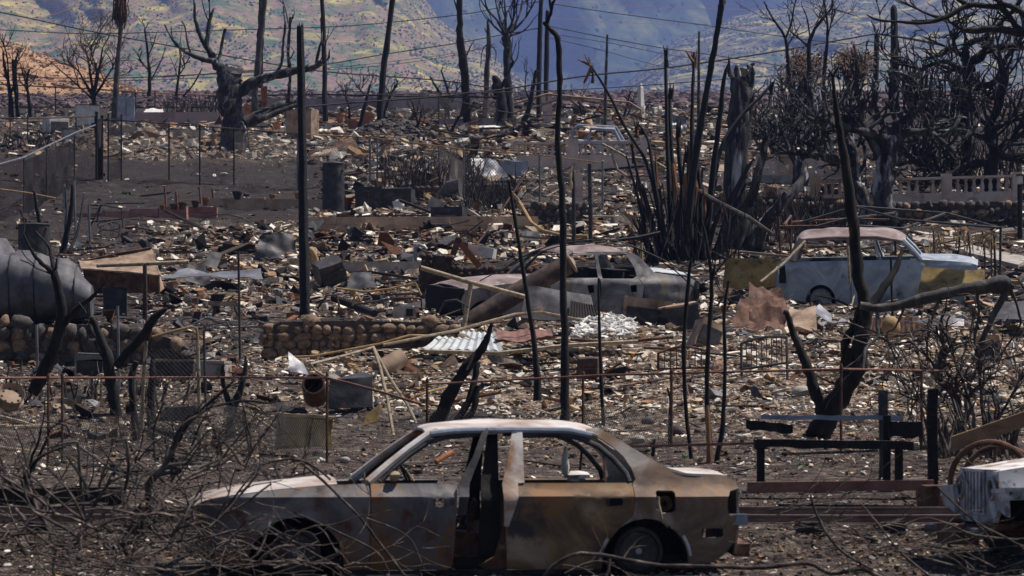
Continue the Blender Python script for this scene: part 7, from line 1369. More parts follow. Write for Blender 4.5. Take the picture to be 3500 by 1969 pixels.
# -- near burnt trees at the centre and left
tree('charred_stump', 'twisted charred stump leaning left behind the sedan roof', 48, [(1470, 1480, 70), (1505, 1420, 52), (1545, 1330, 44), (1600, 1250, 36), (1650, 1190, 30), (1670, 1140, 18), (1682, 1105, 10)], [[(1560, 1440, 30), (1600, 1370, 26), (1625, 1290, 24), (1632, 1240, 18)], [(1580, 1450, 26), (1620, 1400, 22), (1635, 1320, 20)], [(1640, 1200, 14), (1615, 1225, 12), (1595, 1265, 8)]], 'char_rust', 90, cat='stump', n=12)
for i, (lab, Y, t, li, mt) in enumerate([
    ('forked charred tree in front of the crumpled tank', 53, [(110, 1345, 40), (150, 1270, 46), (185, 1180, 40), (210, 1080, 36), (200, 1000, 30), (185, 930, 28)], [[(188, 935, 20), (150, 905, 16), (115, 870, 12), (80, 800, 6)], [(188, 930, 20), (175, 880, 14), (165, 840, 10), (120, 790, 6)], [(215, 1110, 28), (260, 1060, 22), (320, 1010, 12), (360, 965, 4)], [(190, 920, 10), (195, 880, 4)]], 'char_rust'),
    ('Y-shaped charred trunk behind the generator', 50.5, [(405, 1520, 44), (400, 1420, 42), (380, 1310, 42), (370, 1230, 40), (340, 1150, 28), (312, 1085, 18)], [[(400, 1250, 34), (450, 1190, 30), (500, 1130, 32), (540, 1075, 28), (570, 1055, 10)]], 'char'),
    ('blue-black burnt stem with a swollen foot beside the pipe gate', 47.5, [(470, 1590, 36), (468, 1500, 26), (455, 1380, 24), (448, 1290, 26), (465, 1235, 16)], [], 'ash_bark'),
    ('burnt stem left of the pipe gate post with peeling bark', 47.3, [(528, 1590, 38), (522, 1480, 26), (516, 1370, 28), (522, 1280, 26), (520, 1230, 12)], [], 'ash_bark'),
    ('forked blue-black burnt stem beyond the pipe gate', 46.5, [(785, 1560, 40), (790, 1480, 34), (795, 1400, 28), (825, 1330, 24), (838, 1265, 18), (840, 1215, 8)], [[(790, 1400, 22), (768, 1330, 18), (760, 1270, 16), (765, 1245, 6)]], 'ash_bark'),
    ('pair of black stems leaning behind the drum', 97, [(215, 865, 26), (232, 780, 18), (245, 700, 14), (247, 630, 8)], [[(235, 865, 14), (262, 800, 12), (280, 720, 8), (286, 660, 3)], [(225, 790, 10), (228, 700, 9), (222, 640, 6)]], 'char'),
    ('stubby black stump sticking up behind the drum', 96, [(140, 775, 18), (128, 720, 14), (118, 660, 10), (114, 650, 5)], [], 'char')]):
    tree('charred_tree', lab, Y, t, li, mt, 100 + i, dict(n=4, L=.5, r=.012, lvl=1, rmin=.004, trunk=True) if i < 2 else None, group='charred trees near the boulder wall', n=10, knob=.1)
# -- near tree at right with the fallen limb
tree('leaning_charred_tree', 'leaning charred tree with peeled bark and a long thin top', 47.3, [(2790, 1500, 84), (2830, 1420, 80), (2880, 1340, 72), (2930, 1250, 62), (2945, 1150, 52), (2955, 1050, 46), (2935, 940, 40), (2920, 800, 40), (2905, 680, 38), (2885, 540, 30), (2865, 420, 22), (2852, 320, 14), (2845, 255, 10)],
     [[(2815, 1420, 50), (2785, 1330, 40), (2755, 1240, 34), (2715, 1150, 26), (2695, 1080, 20), (2680, 1065, 16)], [(2955, 1080, 34), (3010, 1000, 28), (3060, 920, 22), (3085, 850, 10)], [(2945, 1035, 22), (2920, 1110, 28), (2890, 1180, 30), (2880, 1300, 22)], [(2850, 262, 12), (2838, 245, 8), (2830, 235, 3)], [(2848, 260, 8), (2862, 235, 6), (2868, 210, 3)], [(2898, 1045, 8), (2850, 1022, 7), (2785, 1010, 4)], [(2862, 1360, 18), (2890, 1260, 22), (2905, 1190, 16)]], 'char_rust', 120, n=14, knob=.08)
tree('fallen_limb', 'long grey-brown limb hanging across the rubble with drooping twigs', 46.6, [(2940, 1045, 26), (3000, 1055, 30), (3080, 1042, 32), (3160, 1020, 40), (3250, 1000, 40), (3340, 985, 48), (3420, 972, 58), (3455, 970, 40)],
     [[(3440, 985, 26), (3410, 1050, 22), (3380, 1110, 20), (3350, 1180, 16)], [(3000, 1060, 14), (2998, 1110, 13), (3000, 1150, 13), (2960, 1190, 12), (2950, 1260, 9)], [(3215, 1015, 12), (3190, 1080, 11), (3170, 1160, 8), (3172, 1260, 5)], [(3090, 1055, 10), (3060, 1120, 8), (3030, 1150, 7), (3080, 1260, 4)], [(3340, 1000, 12), (3345, 1080, 11), (3330, 1160, 12), (3340, 1260, 10), (3300, 1350, 14), (3320, 1480, 10)], [(3455, 985, 12), (3480, 1060, 10), (3485, 1120, 8), (3430, 1200, 6), (3400, 1290, 4)], [(3000, 1150, 9), (3040, 1170, 7), (3080, 1230, 4)]], 'grey_bark', 121, dict(n=26, L=.55, r=.012, lvl=1, rmin=.004, up=-.1), cat='limb', mtw='twig', n=10)
tree('hanging_stem_thicket', 'thicket of bent grey stems below the hanging limb', 45, [(3260, 1560, 40), (3280, 1450, 34), (3260, 1350, 30), (3200, 1280, 26), (3235, 1200, 20)], [[(3290, 1560, 18), (3330, 1450, 15), (3300, 1330, 12), (3245, 1180, 9), (3235, 1120, 6)], [(3210, 1560, 12), (3190, 1450, 10), (3150, 1380, 9), (3060, 1340, 6)], [(3330, 1560, 14), (3400, 1450, 12), (3470, 1330, 9), (3500, 1260, 5)], [(3370, 1560, 14), (3360, 1440, 12), (3350, 1300, 10), (3340, 1180, 8)], [(3150, 1570, 10), (3140, 1480, 8), (3105, 1400, 7), (3110, 1290, 4)], [(3400, 1560, 12), (3440, 1480, 10), (3520, 1420, 7)]], 'twig', 122, dict(n=75, L=.5, r=.022, lvl=2, rmin=.007, bend=.5, up=.0, trunk=True, kids=(1, 2)), mtw='twig', cat='thicket')
# -- palm clump
Yc = 97; root = thing('palm_clump', 'clump of charred splintered palm stems radiating from one base', 'palm clump', U(2300, 915, Yc))
PC = [[(2300, 920, 40), (2290, 700, 26), (2280, 450, 18), (2275, 170, 14)], [(2330, 920, 44), (2350, 760, 40), (2375, 560, 36), (2400, 400, 32), (2430, 230, 28), (2455, 90, 26), (2465, 20, 30), (2470, -20, 14)], [(2360, 920, 30), (2365, 700, 24), (2365, 450, 20), (2370, 250, 14), (2372, 180, 10)], [(2270, 920, 30), (2255, 750, 20), (2210, 560, 17), (2140, 440, 15), (2080, 320, 12), (2020, 225, 9)], [(2310, 920, 30), (2300, 600, 18), (2290, 400, 20), (2292, 300, 14)], [(2400, 925, 40), (2420, 760, 32), (2440, 560, 26), (2460, 400, 24), (2475, 270, 20), (2490, 215, 6)],
      [(2390, 920, 30), (2420, 700, 24), (2460, 520, 22), (2530, 400, 20), (2600, 330, 14), (2640, 280, 6)], [(2340, 920, 36), (2335, 700, 24), (2320, 520, 20), (2318, 420, 12)], [(2260, 920, 24), (2225, 760, 18), (2180, 600, 14), (2160, 500, 8)], [(2380, 920, 34), (2400, 750, 26), (2385, 600, 24), (2370, 480, 14)], [(2280, 920, 30), (2265, 780, 22), (2240, 640, 20), (2215, 480, 12), (2175, 415, 8)], [(2350, 920, 30), (2340, 780, 24), (2352, 620, 20), (2350, 500, 6)], [(2250, 915, 20), (2210, 800, 14), (2195, 690, 12), (2175, 600, 6)], [(2420, 920, 30), (2480, 800, 26), (2500, 680, 16), (2560, 560, 8)], [(2290, 915, 22), (2310, 780, 20), (2300, 660, 6)], [(2370, 915, 26), (2395, 800, 22), (2398, 690, 6)], [(2320, 915, 22), (2318, 760, 20), (2330, 640, 5)]]
rg = random.Random(5)
PC = [[(a, b, c * .74) for a, b, c in q] for q in PC]
for q in PC:
    b = MB(); limb_tube(b, [(a[0], a[1], a[2], rg.uniform(-1, 1) * (.2 + .002 * (920 - a[1]))) if 0 else (a[0], a[1], a[2]) for a in q], Yc + rg.uniform(-.9, .9), rg, rg.uniform(-.15, .15), .12, 8, .08, 6); obj('stem', b, M['char_pole'], root, True, ang=60)
    tip = q[-1]
    for k in range(3):
        b = MB(); b.tube([U(q[-2][0] * .15 + tip[0] * .85 + rg.uniform(-6, 6), tip[1] + rg.uniform(20, 60), Yc), U(tip[0] + rg.uniform(-12, 12), tip[1] - rg.uniform(0, 30), Yc)], [.045, .004], 4); obj('splinter', b, M['splinter' if rg.random() < .2 else 'char'], root)
for k in range(44):   # short broken stems crowding the base
    x0 = rg.uniform(2215, 2450); lean = (x0 - 2320) * rg.uniform(.4, 1.5) + rg.uniform(-40, 40); h = rg.uniform(160, 400); w_ = rg.uniform(7, 17); Yk = Yc + rg.uniform(-.8, .8)
    b = MB(); limb_tube(b, [(x0, 915, w_ * 1.3), (x0 + lean * .4, 915 - h * .5, w_), (x0 + lean, 915 - h, w_ * .4)], Yk, rg, 0, .15, 6, .1); obj('stem', b, M['char_pole' if k % 4 else 'char_rust'], root, True)
    if k % 6 == 0:
        b = MB(); limb_tube(b, [(x0 + lean * .7, 915 - h * .7, 9), (x0 + lean * .85, 915 - h * .85, 12), (x0 + lean, 900 - h, 3)], Yk - .12, rg, 0, .1, 4, .1, 1); obj('split_fibre', b, M['splinter'], root)
for pts in ([(2020, 225, 10), (1990, 210, 7), (1975, 203, 4)], [(2018, 225, 8), (2005, 200, 6), (1998, 187, 3)], [(2022, 228, 12), (2008, 260, 10), (1996, 284, 8)], [(2370, 212, 14), (2355, 190, 10), (2344, 172, 4)], [(2462, 40, 16), (2470, 10, 12), (2476, -10, 5)], [(2300, 560, 12), (2312, 640, 16), (2308, 700, 6)], [(2340, 600, 14), (2350, 680, 18), (2342, 760, 6)], [(2365, 560, 12), (2380, 640, 14), (2372, 740, 5)], [(2405, 640, 8), (2410, 720, 10), (2400, 780, 4)]):
    b = MB(); limb_tube(b, pts, Yc - .9, rg, 0, .1, 4, .1, 1); obj('split_fibre', b, M['splinter'], root)
tree('ashy_broken_tree', 'thick ash-whitened broken trunk with a hollow jagged crown', 100, [(2520, 905, 120), (2520, 860, 100), (2515, 700, 84), (2520, 500, 82), (2530, 380, 78), (2535, 300, 76), (2535, 262, 70)], [[(2510, 290, 26), (2500, 250, 16), (2496, 235, 6)], [(2530, 280, 28), (2518, 235, 20), (2524, 222, 8)], [(2560, 300, 30), (2570, 250, 24), (2562, 225, 20), (2580, 218, 6)], [(2565, 330, 16), (2585, 310, 10), (2578, 318, 6)], [(2560, 400, 20), (2572, 345, 14), (2580, 312, 6)], [(2570, 860, 70), (2620, 760, 56), (2680, 690, 46), (2740, 620, 30), (2760, 560, 14)], [(2560, 700, 40), (2590, 600, 30), (2620, 480, 22), (2640, 420, 8)], [(2530, 900, 60), (2570, 830, 50), (2640, 740, 40), (2690, 660, 26)]], 'ash_trunk', 130, n=16, knob=.08)
# -- contorted trees on the right
for i, (lab, Y, t, li, tw) in enumerate([
    ('double-trunked knobbly tree behind the wagon roof', 107, [(3020, 800, 80), (3020, 700, 68), (3018, 600, 66), (3030, 520, 70), (3050, 470, 60), (3080, 420, 44)], [[(2960, 800, 54, .5), (2950, 690, 48, .5), (2925, 600, 44, .5), (2915, 520, 36, .5), (2880, 470, 26, .3)], [(3010, 560, 40), (2990, 500, 34), (2960, 440, 26), (2935, 400, 16)], [(3030, 480, 36), (2980, 460, 30), (2920, 440, 24), (2850, 425, 18), (2790, 390, 10)], [(3075, 430, 34), (3110, 390, 26), (3130, 350, 16), (3120, 320, 8)], [(3060, 470, 34), (3130, 450, 28), (3200, 470, 22), (3260, 520, 14)], [(2860, 545, 26), (2820, 535, 20), (2800, 500, 16), (2812, 470, 10)], [(2915, 520, 26), (2870, 550, 24), (2815, 540, 20), (2795, 490, 14)], [(2800, 540, 18), (2740, 530, 14), (2690, 520, 10), (2650, 490, 6)], [(2870, 430, 18), (2800, 420, 12), (2740, 380, 8)]], dict(n=80, L=1.1, r=.07, lvl=2, rmin=.022, bend=.5, kids=(2, 2), spread=.9)),
    ('low tangled grey tree left of the double-trunked one', 112, [(2720, 640, 40), (2725, 560, 30), (2700, 500, 26), (2715, 440, 22)], [[(2700, 500, 18), (2660, 450, 14), (2650, 410, 8)], [(2710, 460, 18), (2750, 420, 14), (2760, 370, 8)], [(2715, 560, 18), (2770, 520, 14), (2820, 470, 10)], [(2700, 520, 14), (2650, 520, 10), (2630, 480, 6)], [(2715, 440, 16), (2690, 390, 10), (2700, 350, 5)]], dict(n=40, L=.9, r=.06, lvl=2, rmin=.02, bend=.5, spread=.9, trunk=True)),
    ('broad burnt hedge of stubby upright branches before the poles', 128, [(3080, 560, 50), (3080, 480, 40), (3070, 420, 34)], [[(3080, 470, 26), (3010, 420, 20), (2960, 370, 14), (2930, 330, 8)], [(3078, 450, 26), (3130, 390, 18), (3150, 330, 10)], [(3085, 480, 26), (3180, 430, 20), (3240, 370, 12), (3280, 320, 6)], [(3075, 430, 22), (3050, 370, 16), (3060, 315, 8)], [(3080, 500, 22), (2970, 470, 18), (2900, 420, 12), (2880, 370, 8)], [(3080, 480, 20), (3220, 470, 16), (3310, 420, 10), (3350, 360, 6)], [(3078, 440, 16), (3110, 380, 12), (3105, 320, 6)]], dict(n=80, L=.9, r=.07, lvl=2, rmin=.022, up=.45, bend=.35, kids=(1, 3), trunk=True)),
    ('dark tree with a thick crooked crown near the picture edge', 118, [(3305, 760, 44), (3305, 600, 40), (3302, 480, 38), (3305, 330, 36), (3310, 240, 34), (3320, 200, 30)], [[(3310, 240, 34), (3340, 200, 30), (3380, 170, 26), (3430, 160, 24), (3510, 165, 20)], [(3310, 220, 28), (3300, 180, 24), (3320, 145, 20), (3360, 130, 16), (3375, 135, 8)], [(3310, 200, 26), (3270, 175, 18), (3240, 170, 12), (3220, 190, 6)], [(3300, 260, 24), (3250, 215, 18), (3200, 215, 14), (3150, 235, 10), (3120, 230, 8), (3075, 212, 5)], [(3260, 170, 10), (3258, 130, 8), (3272, 105, 4)], [(3330, 300, 26), (3400, 280, 22), (3440, 200, 20), (3500, 120, 14)], [(3310, 420, 20), (3370, 350, 16), (3420, 320, 10)], [(3305, 250, 14), (3265, 240, 10), (3240, 245, 8), (3205, 250, 6)]], dict(n=60, L=1.1, r=.06, lvl=2, rmin=.02, bend=.5, spread=.9)),
    ('dense burnt thicket tree filling the gap above the pink balustrade', 116, [(3390, 700, 50), (3385, 600, 44), (3400, 520, 38), (3380, 440, 30), (3420, 330, 30), (3440, 230, 24)], [[(3390, 560, 30), (3320, 560, 26), (3240, 600, 24), (3180, 575, 20), (3110, 540, 14), (3080, 515, 8)], [(3395, 520, 28), (3450, 540, 22), (3520, 560, 16)], [(3390, 480, 22), (3320, 450, 16), (3260, 400, 10)], [(3385, 450, 24), (3440, 420, 18), (3510, 400, 12)], [(3300, 620, 24), (3240, 615, 22), (3160, 560, 18), (3120, 500, 10)], [(3400, 600, 22), (3330, 620, 22), (3250, 610, 18)], [(3400, 540, 20), (3460, 480, 14), (3490, 420, 10)], [(3385, 440, 18), (3330, 380, 12), (3320, 330, 8)]], dict(n=130, L=1.2, r=.05, lvl=2, rmin=.018, bend=.45, spread=.9, kids=(2, 2), trunk=True))]):
    tree('contorted_tree', lab, Y, t, li, 'ash_bark' if i < 3 else 'char_rust', 140 + i, tw, group='contorted burnt trees', mtw='ash_bark' if i in (0, 1) else ('twig_dark'), n=10, knob=.16, jit=.3)
tree('overhanging_branches', 'dark bare branches reaching in over the picture corner', 80, [(3620, 240, 60), (3560, 120, 40), (3480, 110, 30), (3400, 98, 26), (3330, 105, 24), (3290, 100, 18)], [[(3480, 100, 20), (3430, 30, 22), (3380, 22, 20), (3310, 18, 20), (3230, 60, 16), (3160, 78, 12), (3080, 75, 10), (3000, 68, 8), (2962, 50, 4)], [(3310, 18, 20), (3270, -5, 12), (3250, -20, 8)], [(3240, 62, 12), (3180, 52, 10), (3130, 28, 7), (3086, 6, 3)], [(3290, 100, 12), (3250, 78, 9), (3238, 60, 8)], [(3540, 80, 26), (3470, 28, 22), (3420, 10, 16), (3380, -20, 10)], [(3400, 98, 14), (3450, 50, 16), (3490, 0, 14)], [(3290, 100, 8), (3265, 130, 9), (3260, 165, 7), (3275, 190, 5)], [(3238, 60, 8), (3236, 20, 7), (3234, -20, 5)], [(3500, 108, 12), (3460, 75, 8), (3380, 60, 4)]], 'char_rust', 150, dict(n=22, L=.7, r=.02, lvl=1, rmin=.006), cat='branches', n=9)
for i, (lab, Y, t, li) in enumerate([('tall airy bare tree with wispy branches against the golden slope', 150, [(2720, 400, 22), (2695, 240, 14), (2690, 170, 13), (2680, 120, 10), (2640, 60, 7), (2610, 5, 4)], [[(2685, 130, 8), (2705, 80, 6), (2715, 20, 5), (2730, -20, 3)], [(2690, 160, 7), (2720, 110, 5), (2740, 80, 2)], [(2660, 85, 5), (2630, 65, 3), (2600, 60, 2)]]),
                              ('second airy bare tree with a wide forked top', 149, [(2770, 420, 24), (2768, 260, 16), (2765, 160, 14), (2785, 100, 11), (2820, 55, 9), (2845, 20, 7), (2840, -20, 5)], [[(2768, 165, 10), (2730, 130, 8), (2700, 105, 5)], [(2785, 100, 8), (2795, 70, 5), (2815, 45, 3)], [(2840, 30, 6), (2880, 40, 4), (2940, 60, 2)], [(2770, 140, 6), (2758, 60, 5), (2740, 20, 2)]]),
                              ('third thin bare tree crossing the sagging cable', 148, [(2805, 420, 20), (2815, 260, 14), (2828, 140, 10), (2825, 60, 8), (2812, -20, 5)], [[(2828, 130, 6), (2840, 80, 4), (2845, 30, 3)], [(2822, 80, 4), (2810, 40, 3)]])]):
    tree('airy_bare_tree', lab, Y, t, li, 'char', 160 + i, dict(n=12, L=.9, r=.02, lvl=2, rmin=.008, kids=(1, 2)), group='airy bare trees')
# scorched leafy trees
for lab, x0, x1, y0, y1, sd in (('scorched tree keeping rusty brown leaves beside the poles', 2860, 2980, 165, 300, 1), ('scorched brown-leaved tree behind the airy bare trees', 2680, 2820, 175, 300, 2)):
    Y = 156; root = thing('scorched_leafy_tree', lab, 'tree', U((x0 + x1) / 2, 430, Y)); rg = random.Random(sd); b = MB(); tips = []
    for i in range(7):
        x = (x0 + x1) / 2 + rg.uniform(-20, 20); tx = rg.uniform(x0 + 15, x1 - 15); ty = rg.uniform(y0 + 10, y0 + 70); limb_tube(b, [(x, 430, 10), ((x + tx) / 2 + rg.uniform(-10, 10), 330, 8), (tx, 250, 6), (tx + rg.uniform(-15, 15), ty, 3)], Y + rg.uniform(-1, 1), rg); tips.append((tx, ty))
    obj('trunk', b, M['char_rust'], root, True); b = MB()
    for i in range(1500):
        tx, ty = rg.choice(tips); x, y = rg.gauss(tx, 18), rg.gauss(ty + 22, 22); c = U(x, y, Y + rg.gauss(0, .7)); s = rg.uniform(.05, .12); u = Vector((rg.uniform(-1, 1), rg.uniform(-1, 1), rg.uniform(-1, 1))).normalized() * s; w_ = u.orthogonal().normalized() * s * .5; e = u.cross(w_).normalized() * .01
        b.add([c - u, c + w_, c + u, c - w_ + e], [(0, 1, 2), (0, 2, 3)])
    obj('crown', b, M['brown_leaf'], root)
# dry straw plants by the wagon
for i, x in enumerate((3215, 3275, 3310, 3365, 3390, 3190)):
    Y = 90; rg = random.Random(x); root = thing('scorched_cane', ('scorched cane plant with straw leaf tuft nearest the wagon windscreen', 'scorched cane plant with drooping straw tuft under the canopy tube', 'scorched cane with thin straw leaves beside the drooping one', 'tall scorched cane with a full straw tuft by the pale path', 'scorched cane hung with dry leaves next to the canopy stake', 'short scorched cane at the wagon hood')[i], 'cane plant', U(x, 960, Y), 'scorched canes beside the wagon'); b = MB()
    yt = rg.uniform(780, 810); limb_tube(b, [(x, 965, 7), (x + rg.uniform(-8, 8), 880, 6), (x + rg.uniform(-10, 10), yt, 5)], Y, rg); obj('stem', b, M['twig'], root, True); b = MB()
    for k in range(26):
        c = U(x + rg.uniform(-8, 8), yt + rg.uniform(0, 60), Y); d = Vector((rg.uniform(-1, 1), rg.uniform(-1, 1), rg.uniform(-.2, .5))) * .12; b.tube([c, c + d, c + d * 1.5 + Vector((0, 0, -rg.uniform(.1, .35)))], [.006, .014, .003], 3)
    obj('leaf_tuft', b, M['straw'], root, True)
# black reedy stems behind the foundation and below the balustrade
for lab, x0, x1, y0, y1, Y, n_, mt, sd in (('thicket of black burnt reeds behind the rusty pot', 1590, 1760, 560, 715, 115, 60, 'twig_dark', 1), ('tangle of tall burnt stalks behind the middle fence', 1300, 1640, 470, 640, 124, 110, 'twig', 2), ('spiky black shrub growing below the short pink balustrade', 2720, 2900, 640, 800, 106, 110, 'twig_dark', 3), ('burnt twiggy bush at the diagonal fence corner', -60, 190, 410, 560, 150, 60, 'twig_dark', 4), ('burnt brush along the skyline behind the big forked tree', 560, 760, 280, 400, 186, 60, 'twig_dark', 5), ('burnt brush between airy trees and ashy trunk', 2580, 2720, 330, 480, 140, 50, 'twig_dark', 6), ('thin black stems crowding round the palm clump', 2150, 2520, 640, 900, 96, 55, 'twig_dark', 7), ('black thin stems between the ashy trunk and wagon', 2560, 2760, 600, 830, 101, 45, 'twig_dark', 8), ('dense dark twig thicket under the crooked crown', 3150, 3520, 380, 640, 119, 110, 'twig_dark', 9), ('low burnt twigs before the sloping timber', 3180, 3520, 1330, 1560, 42, 55, 'twig', 10), ('burnt weeds standing in the rubble below the boulder wall', 0, 620, 1240, 1420, 54, 50, 'twig', 11)):
    rg = random.Random(sd); root = thing('burnt_thicket', lab, 'thicket', U((x0 + x1) / 2, y1, Y)); b = MB()
    for i in range(n_):
        x = rg.uniform(x0, x1); p = U(x, y1 + rg.uniform(-8, 8), Y + rg.uniform(-1.5, 1.5)); h = (y1 - y0) * Y / F * rg.uniform(.4, 1)
        grow(b, p, Vector((rg.uniform(-.5, .5), rg.uniform(-.4, .4), 1)).normalized(), h * .7, .022, 1, rg, .18, .1, 4, (1, 2), .5, .6, .008)
    o = obj('stems', b, M[mt], root, True); o['kind'] = 'stuff'
# ------------------------------------------------------------------ overhead cables
def cable(label, pts, Y0, Y1, r_, mt='wire', sag=0):
    b = MB(); n = len(pts); P = [(U(x, y, Y0 + (Y1 - Y0) * i / (n - 1)), r_) for i, (x, y) in enumerate(pts)]; P = crpath(P, 8); b.tube([p[0] for p in P], [p[1] for p in P], 5); return one('overhead_cable', b, M[mt], label, 'cable', 'overhead cables', True)
for a in [('thick black cable descending past the dead palm to the pale trunk', [(-150, 20), (0, 42), (300, 105), (600, 160), (880, 210), (1110, 245), (1500, 275), (1700, 305)], 170, 172, .03),
          ('nearly level cable crossing behind the dead palm', [(-150, 98), (0, 102), (280, 115), (560, 110), (870, 100), (1200, 88), (1560, 52), (1700, 28), (1850, 5)], 175, 178, .022),
          ('cable rising from the big limb to the twin poles', [(560, 260), (860, 246), (1100, 222), (1300, 188), (1560, 148), (1700, 122), (1850, 95)], 172, 180, .026),
          ('low double cable behind the big forked tree', [(-100, 260), (300, 268), (600, 260), (740, 250), (880, 240)], 180, 180, .026),
          ('sagging wire under the double cable', [(-100, 273), (300, 278), (600, 270), (880, 258)], 181, 181, .018),
          ('thick pale-speckled cable rising to the black poles', [(880, 372), (1040, 365), (1200, 352), (1500, 330), (1740, 303), (2000, 260), (2280, 232), (2600, 185), (2800, 150), (2990, 116)], 150, 159, .036),
          ('long thin cable below the thick speckled one', [(1200, 325), (1740, 315), (2000, 305), (2300, 285), (2600, 262), (2850, 250), (3000, 240)], 152, 160, .022),
          ('upper cable slanting down from the twin poles', [(1880, 12), (2100, 45), (2400, 85), (2640, 120), (2900, 150), (3230, 172)], 181, 190, .022),
          ('second cable slanting down from the twin poles', [(1880, 90), (2075, 130), (2270, 165), (2450, 190), (2640, 220), (2900, 260)], 181, 190, .024),
          ('third thin cable fanning from the twin poles', [(1880, 115), (2100, 150), (2300, 190), (2500, 215), (2700, 240)], 181, 188, .016),
          ('lowest cable fanning from the twin poles', [(1880, 130), (2050, 170), (2250, 225), (2400, 250)], 181, 186, .014),
          ('thin faint wire across the brown spur', [(1100, 235), (1300, 215), (1500, 190), (1700, 160)], 180, 182, .012), ('second faint wire across the brown spur', [(1100, 240), (1300, 225), (1520, 195), (1690, 150)], 180, 182, .012),
          ('cable dropping from the skyline to the crushed car', [(1280, 325), (1500, 335), (1640, 365), (1760, 388), (1900, 395)], 170, 170, .024), ('slack twisted cable between the black poles and crooked tree', [(3000, 116), (3060, 125), (3150, 140), (3230, 158), (3290, 185)], 159, 150, .05),
          ('lower slack cable past the square-topped pole', [(2860, 248), (3000, 242), (3080, 258), (3180, 268), (3300, 280)], 159, 150, .025), ('thin guy wire between the two black poles', [(2997, 175), (3030, 220), (3055, 255)], 159, 158, .015)]:
    cable(*a)
for a in [('hair-thin rusty wire high over the valley', [(1880, 5), (2200, 22), (2600, 35), (3100, 42)], 260, 280, .014), ('hair-thin rusty wire below the high one', [(1880, 62), (2200, 80), (2600, 84), (3300, 85)], 260, 280, .014), ('faint line of wire over the scrub hillside by the palm', [(-50, 100), (150, 60), (300, 5)], 240, 250, .018), ('faint second line of wire over the scrub hillside', [(-50, 205), (200, 130), (480, 2)], 240, 250, .018), ('faint third line of wire over the scrub hillside', [(-50, 250), (250, 150), (600, 0)], 240, 250, .018)]:
    cable(*a, mt='copper')
# wires draped over the grey truck
for i, pts in enumerate([[(1740, 905), (1850, 850), (1960, 826), (2100, 822), (2250, 880), (2330, 925), (2420, 990)], [(1760, 890), (1900, 835), (2050, 828), (2180, 852), (2300, 920), (2390, 1000), (2480, 1040)], [(1640, 960), (1760, 900), (1900, 845), (2000, 835)], [(2240, 930), (2350, 945), (2430, 945), (2460, 990), (2500, 1030)]]):
    b = MB(); P = crpath([(U(x, y, 76.2 + .0016 * abs(x - 2000)), .012) for x, y in pts], 8); b.tube([p[0] for p in P], .013, 5); one('draped_wire', b, M['wire'], ('loose black wire draped over the truck roof from end to end', 'second loose wire draped over the truck roof onto the ground', 'short wire hanging off the truck windscreen', 'looped wire hanging behind the truck bed')[i], 'wire', 'wires draped on the truck', True)
# ------------------------------------------------------------------ brush in front of the sedan
def brush(label, seeds, Y, n, L, r, mt, sd, name='brush_pile', cat='brush', lvl=2, up=.02, bend=.22, spreadx=1.0, dirs=None, rmin=.0035):
    rg = random.Random(sd); root = thing(name, label, cat, U(seeds[0][0], 1965, Y)); b = MB()
    for i in range(n):
        x, y = rg.choice(seeds); p = U(x + rg.uniform(-60, 60) * spreadx, y + rg.uniform(-30, 30), Y + rg.uniform(-.7, .5))
        d = Vector(dirs(rg)) if dirs else Vector((rg.uniform(-1, 1), rg.uniform(-.6, .4), rg.uniform(-.1, 1)))
        grow(b, p, d.normalized(), L * rg.uniform(.5, 1.3), r * rg.uniform(.5, 1.2), lvl, rg, bend, up, 5, (1, 2), .55, .7, rmin, 5, .6)
    o = obj('twigs', b, M[mt], root, True); o['kind'] = 'stuff'; return root
def strokes(name, label, paths, Y, mt, sd, cat='branch', tw=0, L=.35):
    rg = random.Random(sd); root = thing(name, label, cat, U(paths[0][0][0], paths[0][0][1], Y)); P = []
    for q in paths:
        b = MB(); P.append(limb_tube(b, q, Y, rg, rg.uniform(-.25, .25), .25, 7, .14)); obj('stem', b, M[mt], root, True, ang=70)
    if tw:
        b = MB()
        for i in range(tw):
            pa, ra = rg.choice(P); j = rg.randint(2, len(pa) - 1); grow(b, pa[j], ((pa[j] - pa[j - 1]).normalized() + Vector((rg.uniform(-1, 1), rg.uniform(-1, 1), rg.uniform(-1, 1))) * .8).normalized(), L * rg.uniform(.5, 1.2), ra[j] * .5, 1, rg, .25, 0, 5, (1, 2), .5, .7, .002)
        o = obj('twigs', b, M[mt], root, True); o['kind'] = 'stuff'
    return root
brush('dense pale tangle of dead twigs burying the sedan nose', [(700, 1800), (800, 1850), (620, 1850), (900, 1900), (560, 1780), (560, 1850), (480, 1800)], 28.6, 50, .46, .012, 'twig', 1, up=-.08)
brush('low tangle of dead grey branches at the picture corner', [(80, 1820), (220, 1850), (340, 1800), (150, 1750), (420, 1850), (60, 1900)], 28.8, 46, .5, .016, 'twig', 2, up=-.06)
brush('dead twig heap between the track and the sedan nose', [(420, 1640), (520, 1600), (620, 1640), (330, 1680), (700, 1600), (800, 1560)], 30.8, 46, .45, .012, 'twig_dark', 3, up=-.05)
brush('fine upright dead stems in front of the charred stems', [(560, 1580), (720, 1560), (860, 1600), (640, 1520), (940, 1640)], 32.3, 30, .36, .008, 'twig_dark', 4, up=.03)
brush('thin dead twigs lying along the bottom edge under the doors', [(300, 1950), (600, 1950), (900, 1950), (1150, 1950)], 28.0, 36, .5, .008, 'twig', 5, dirs=lambda r: (r.choice((-1, 1)), r.uniform(-.3, .3), r.uniform(-.05, .35)))
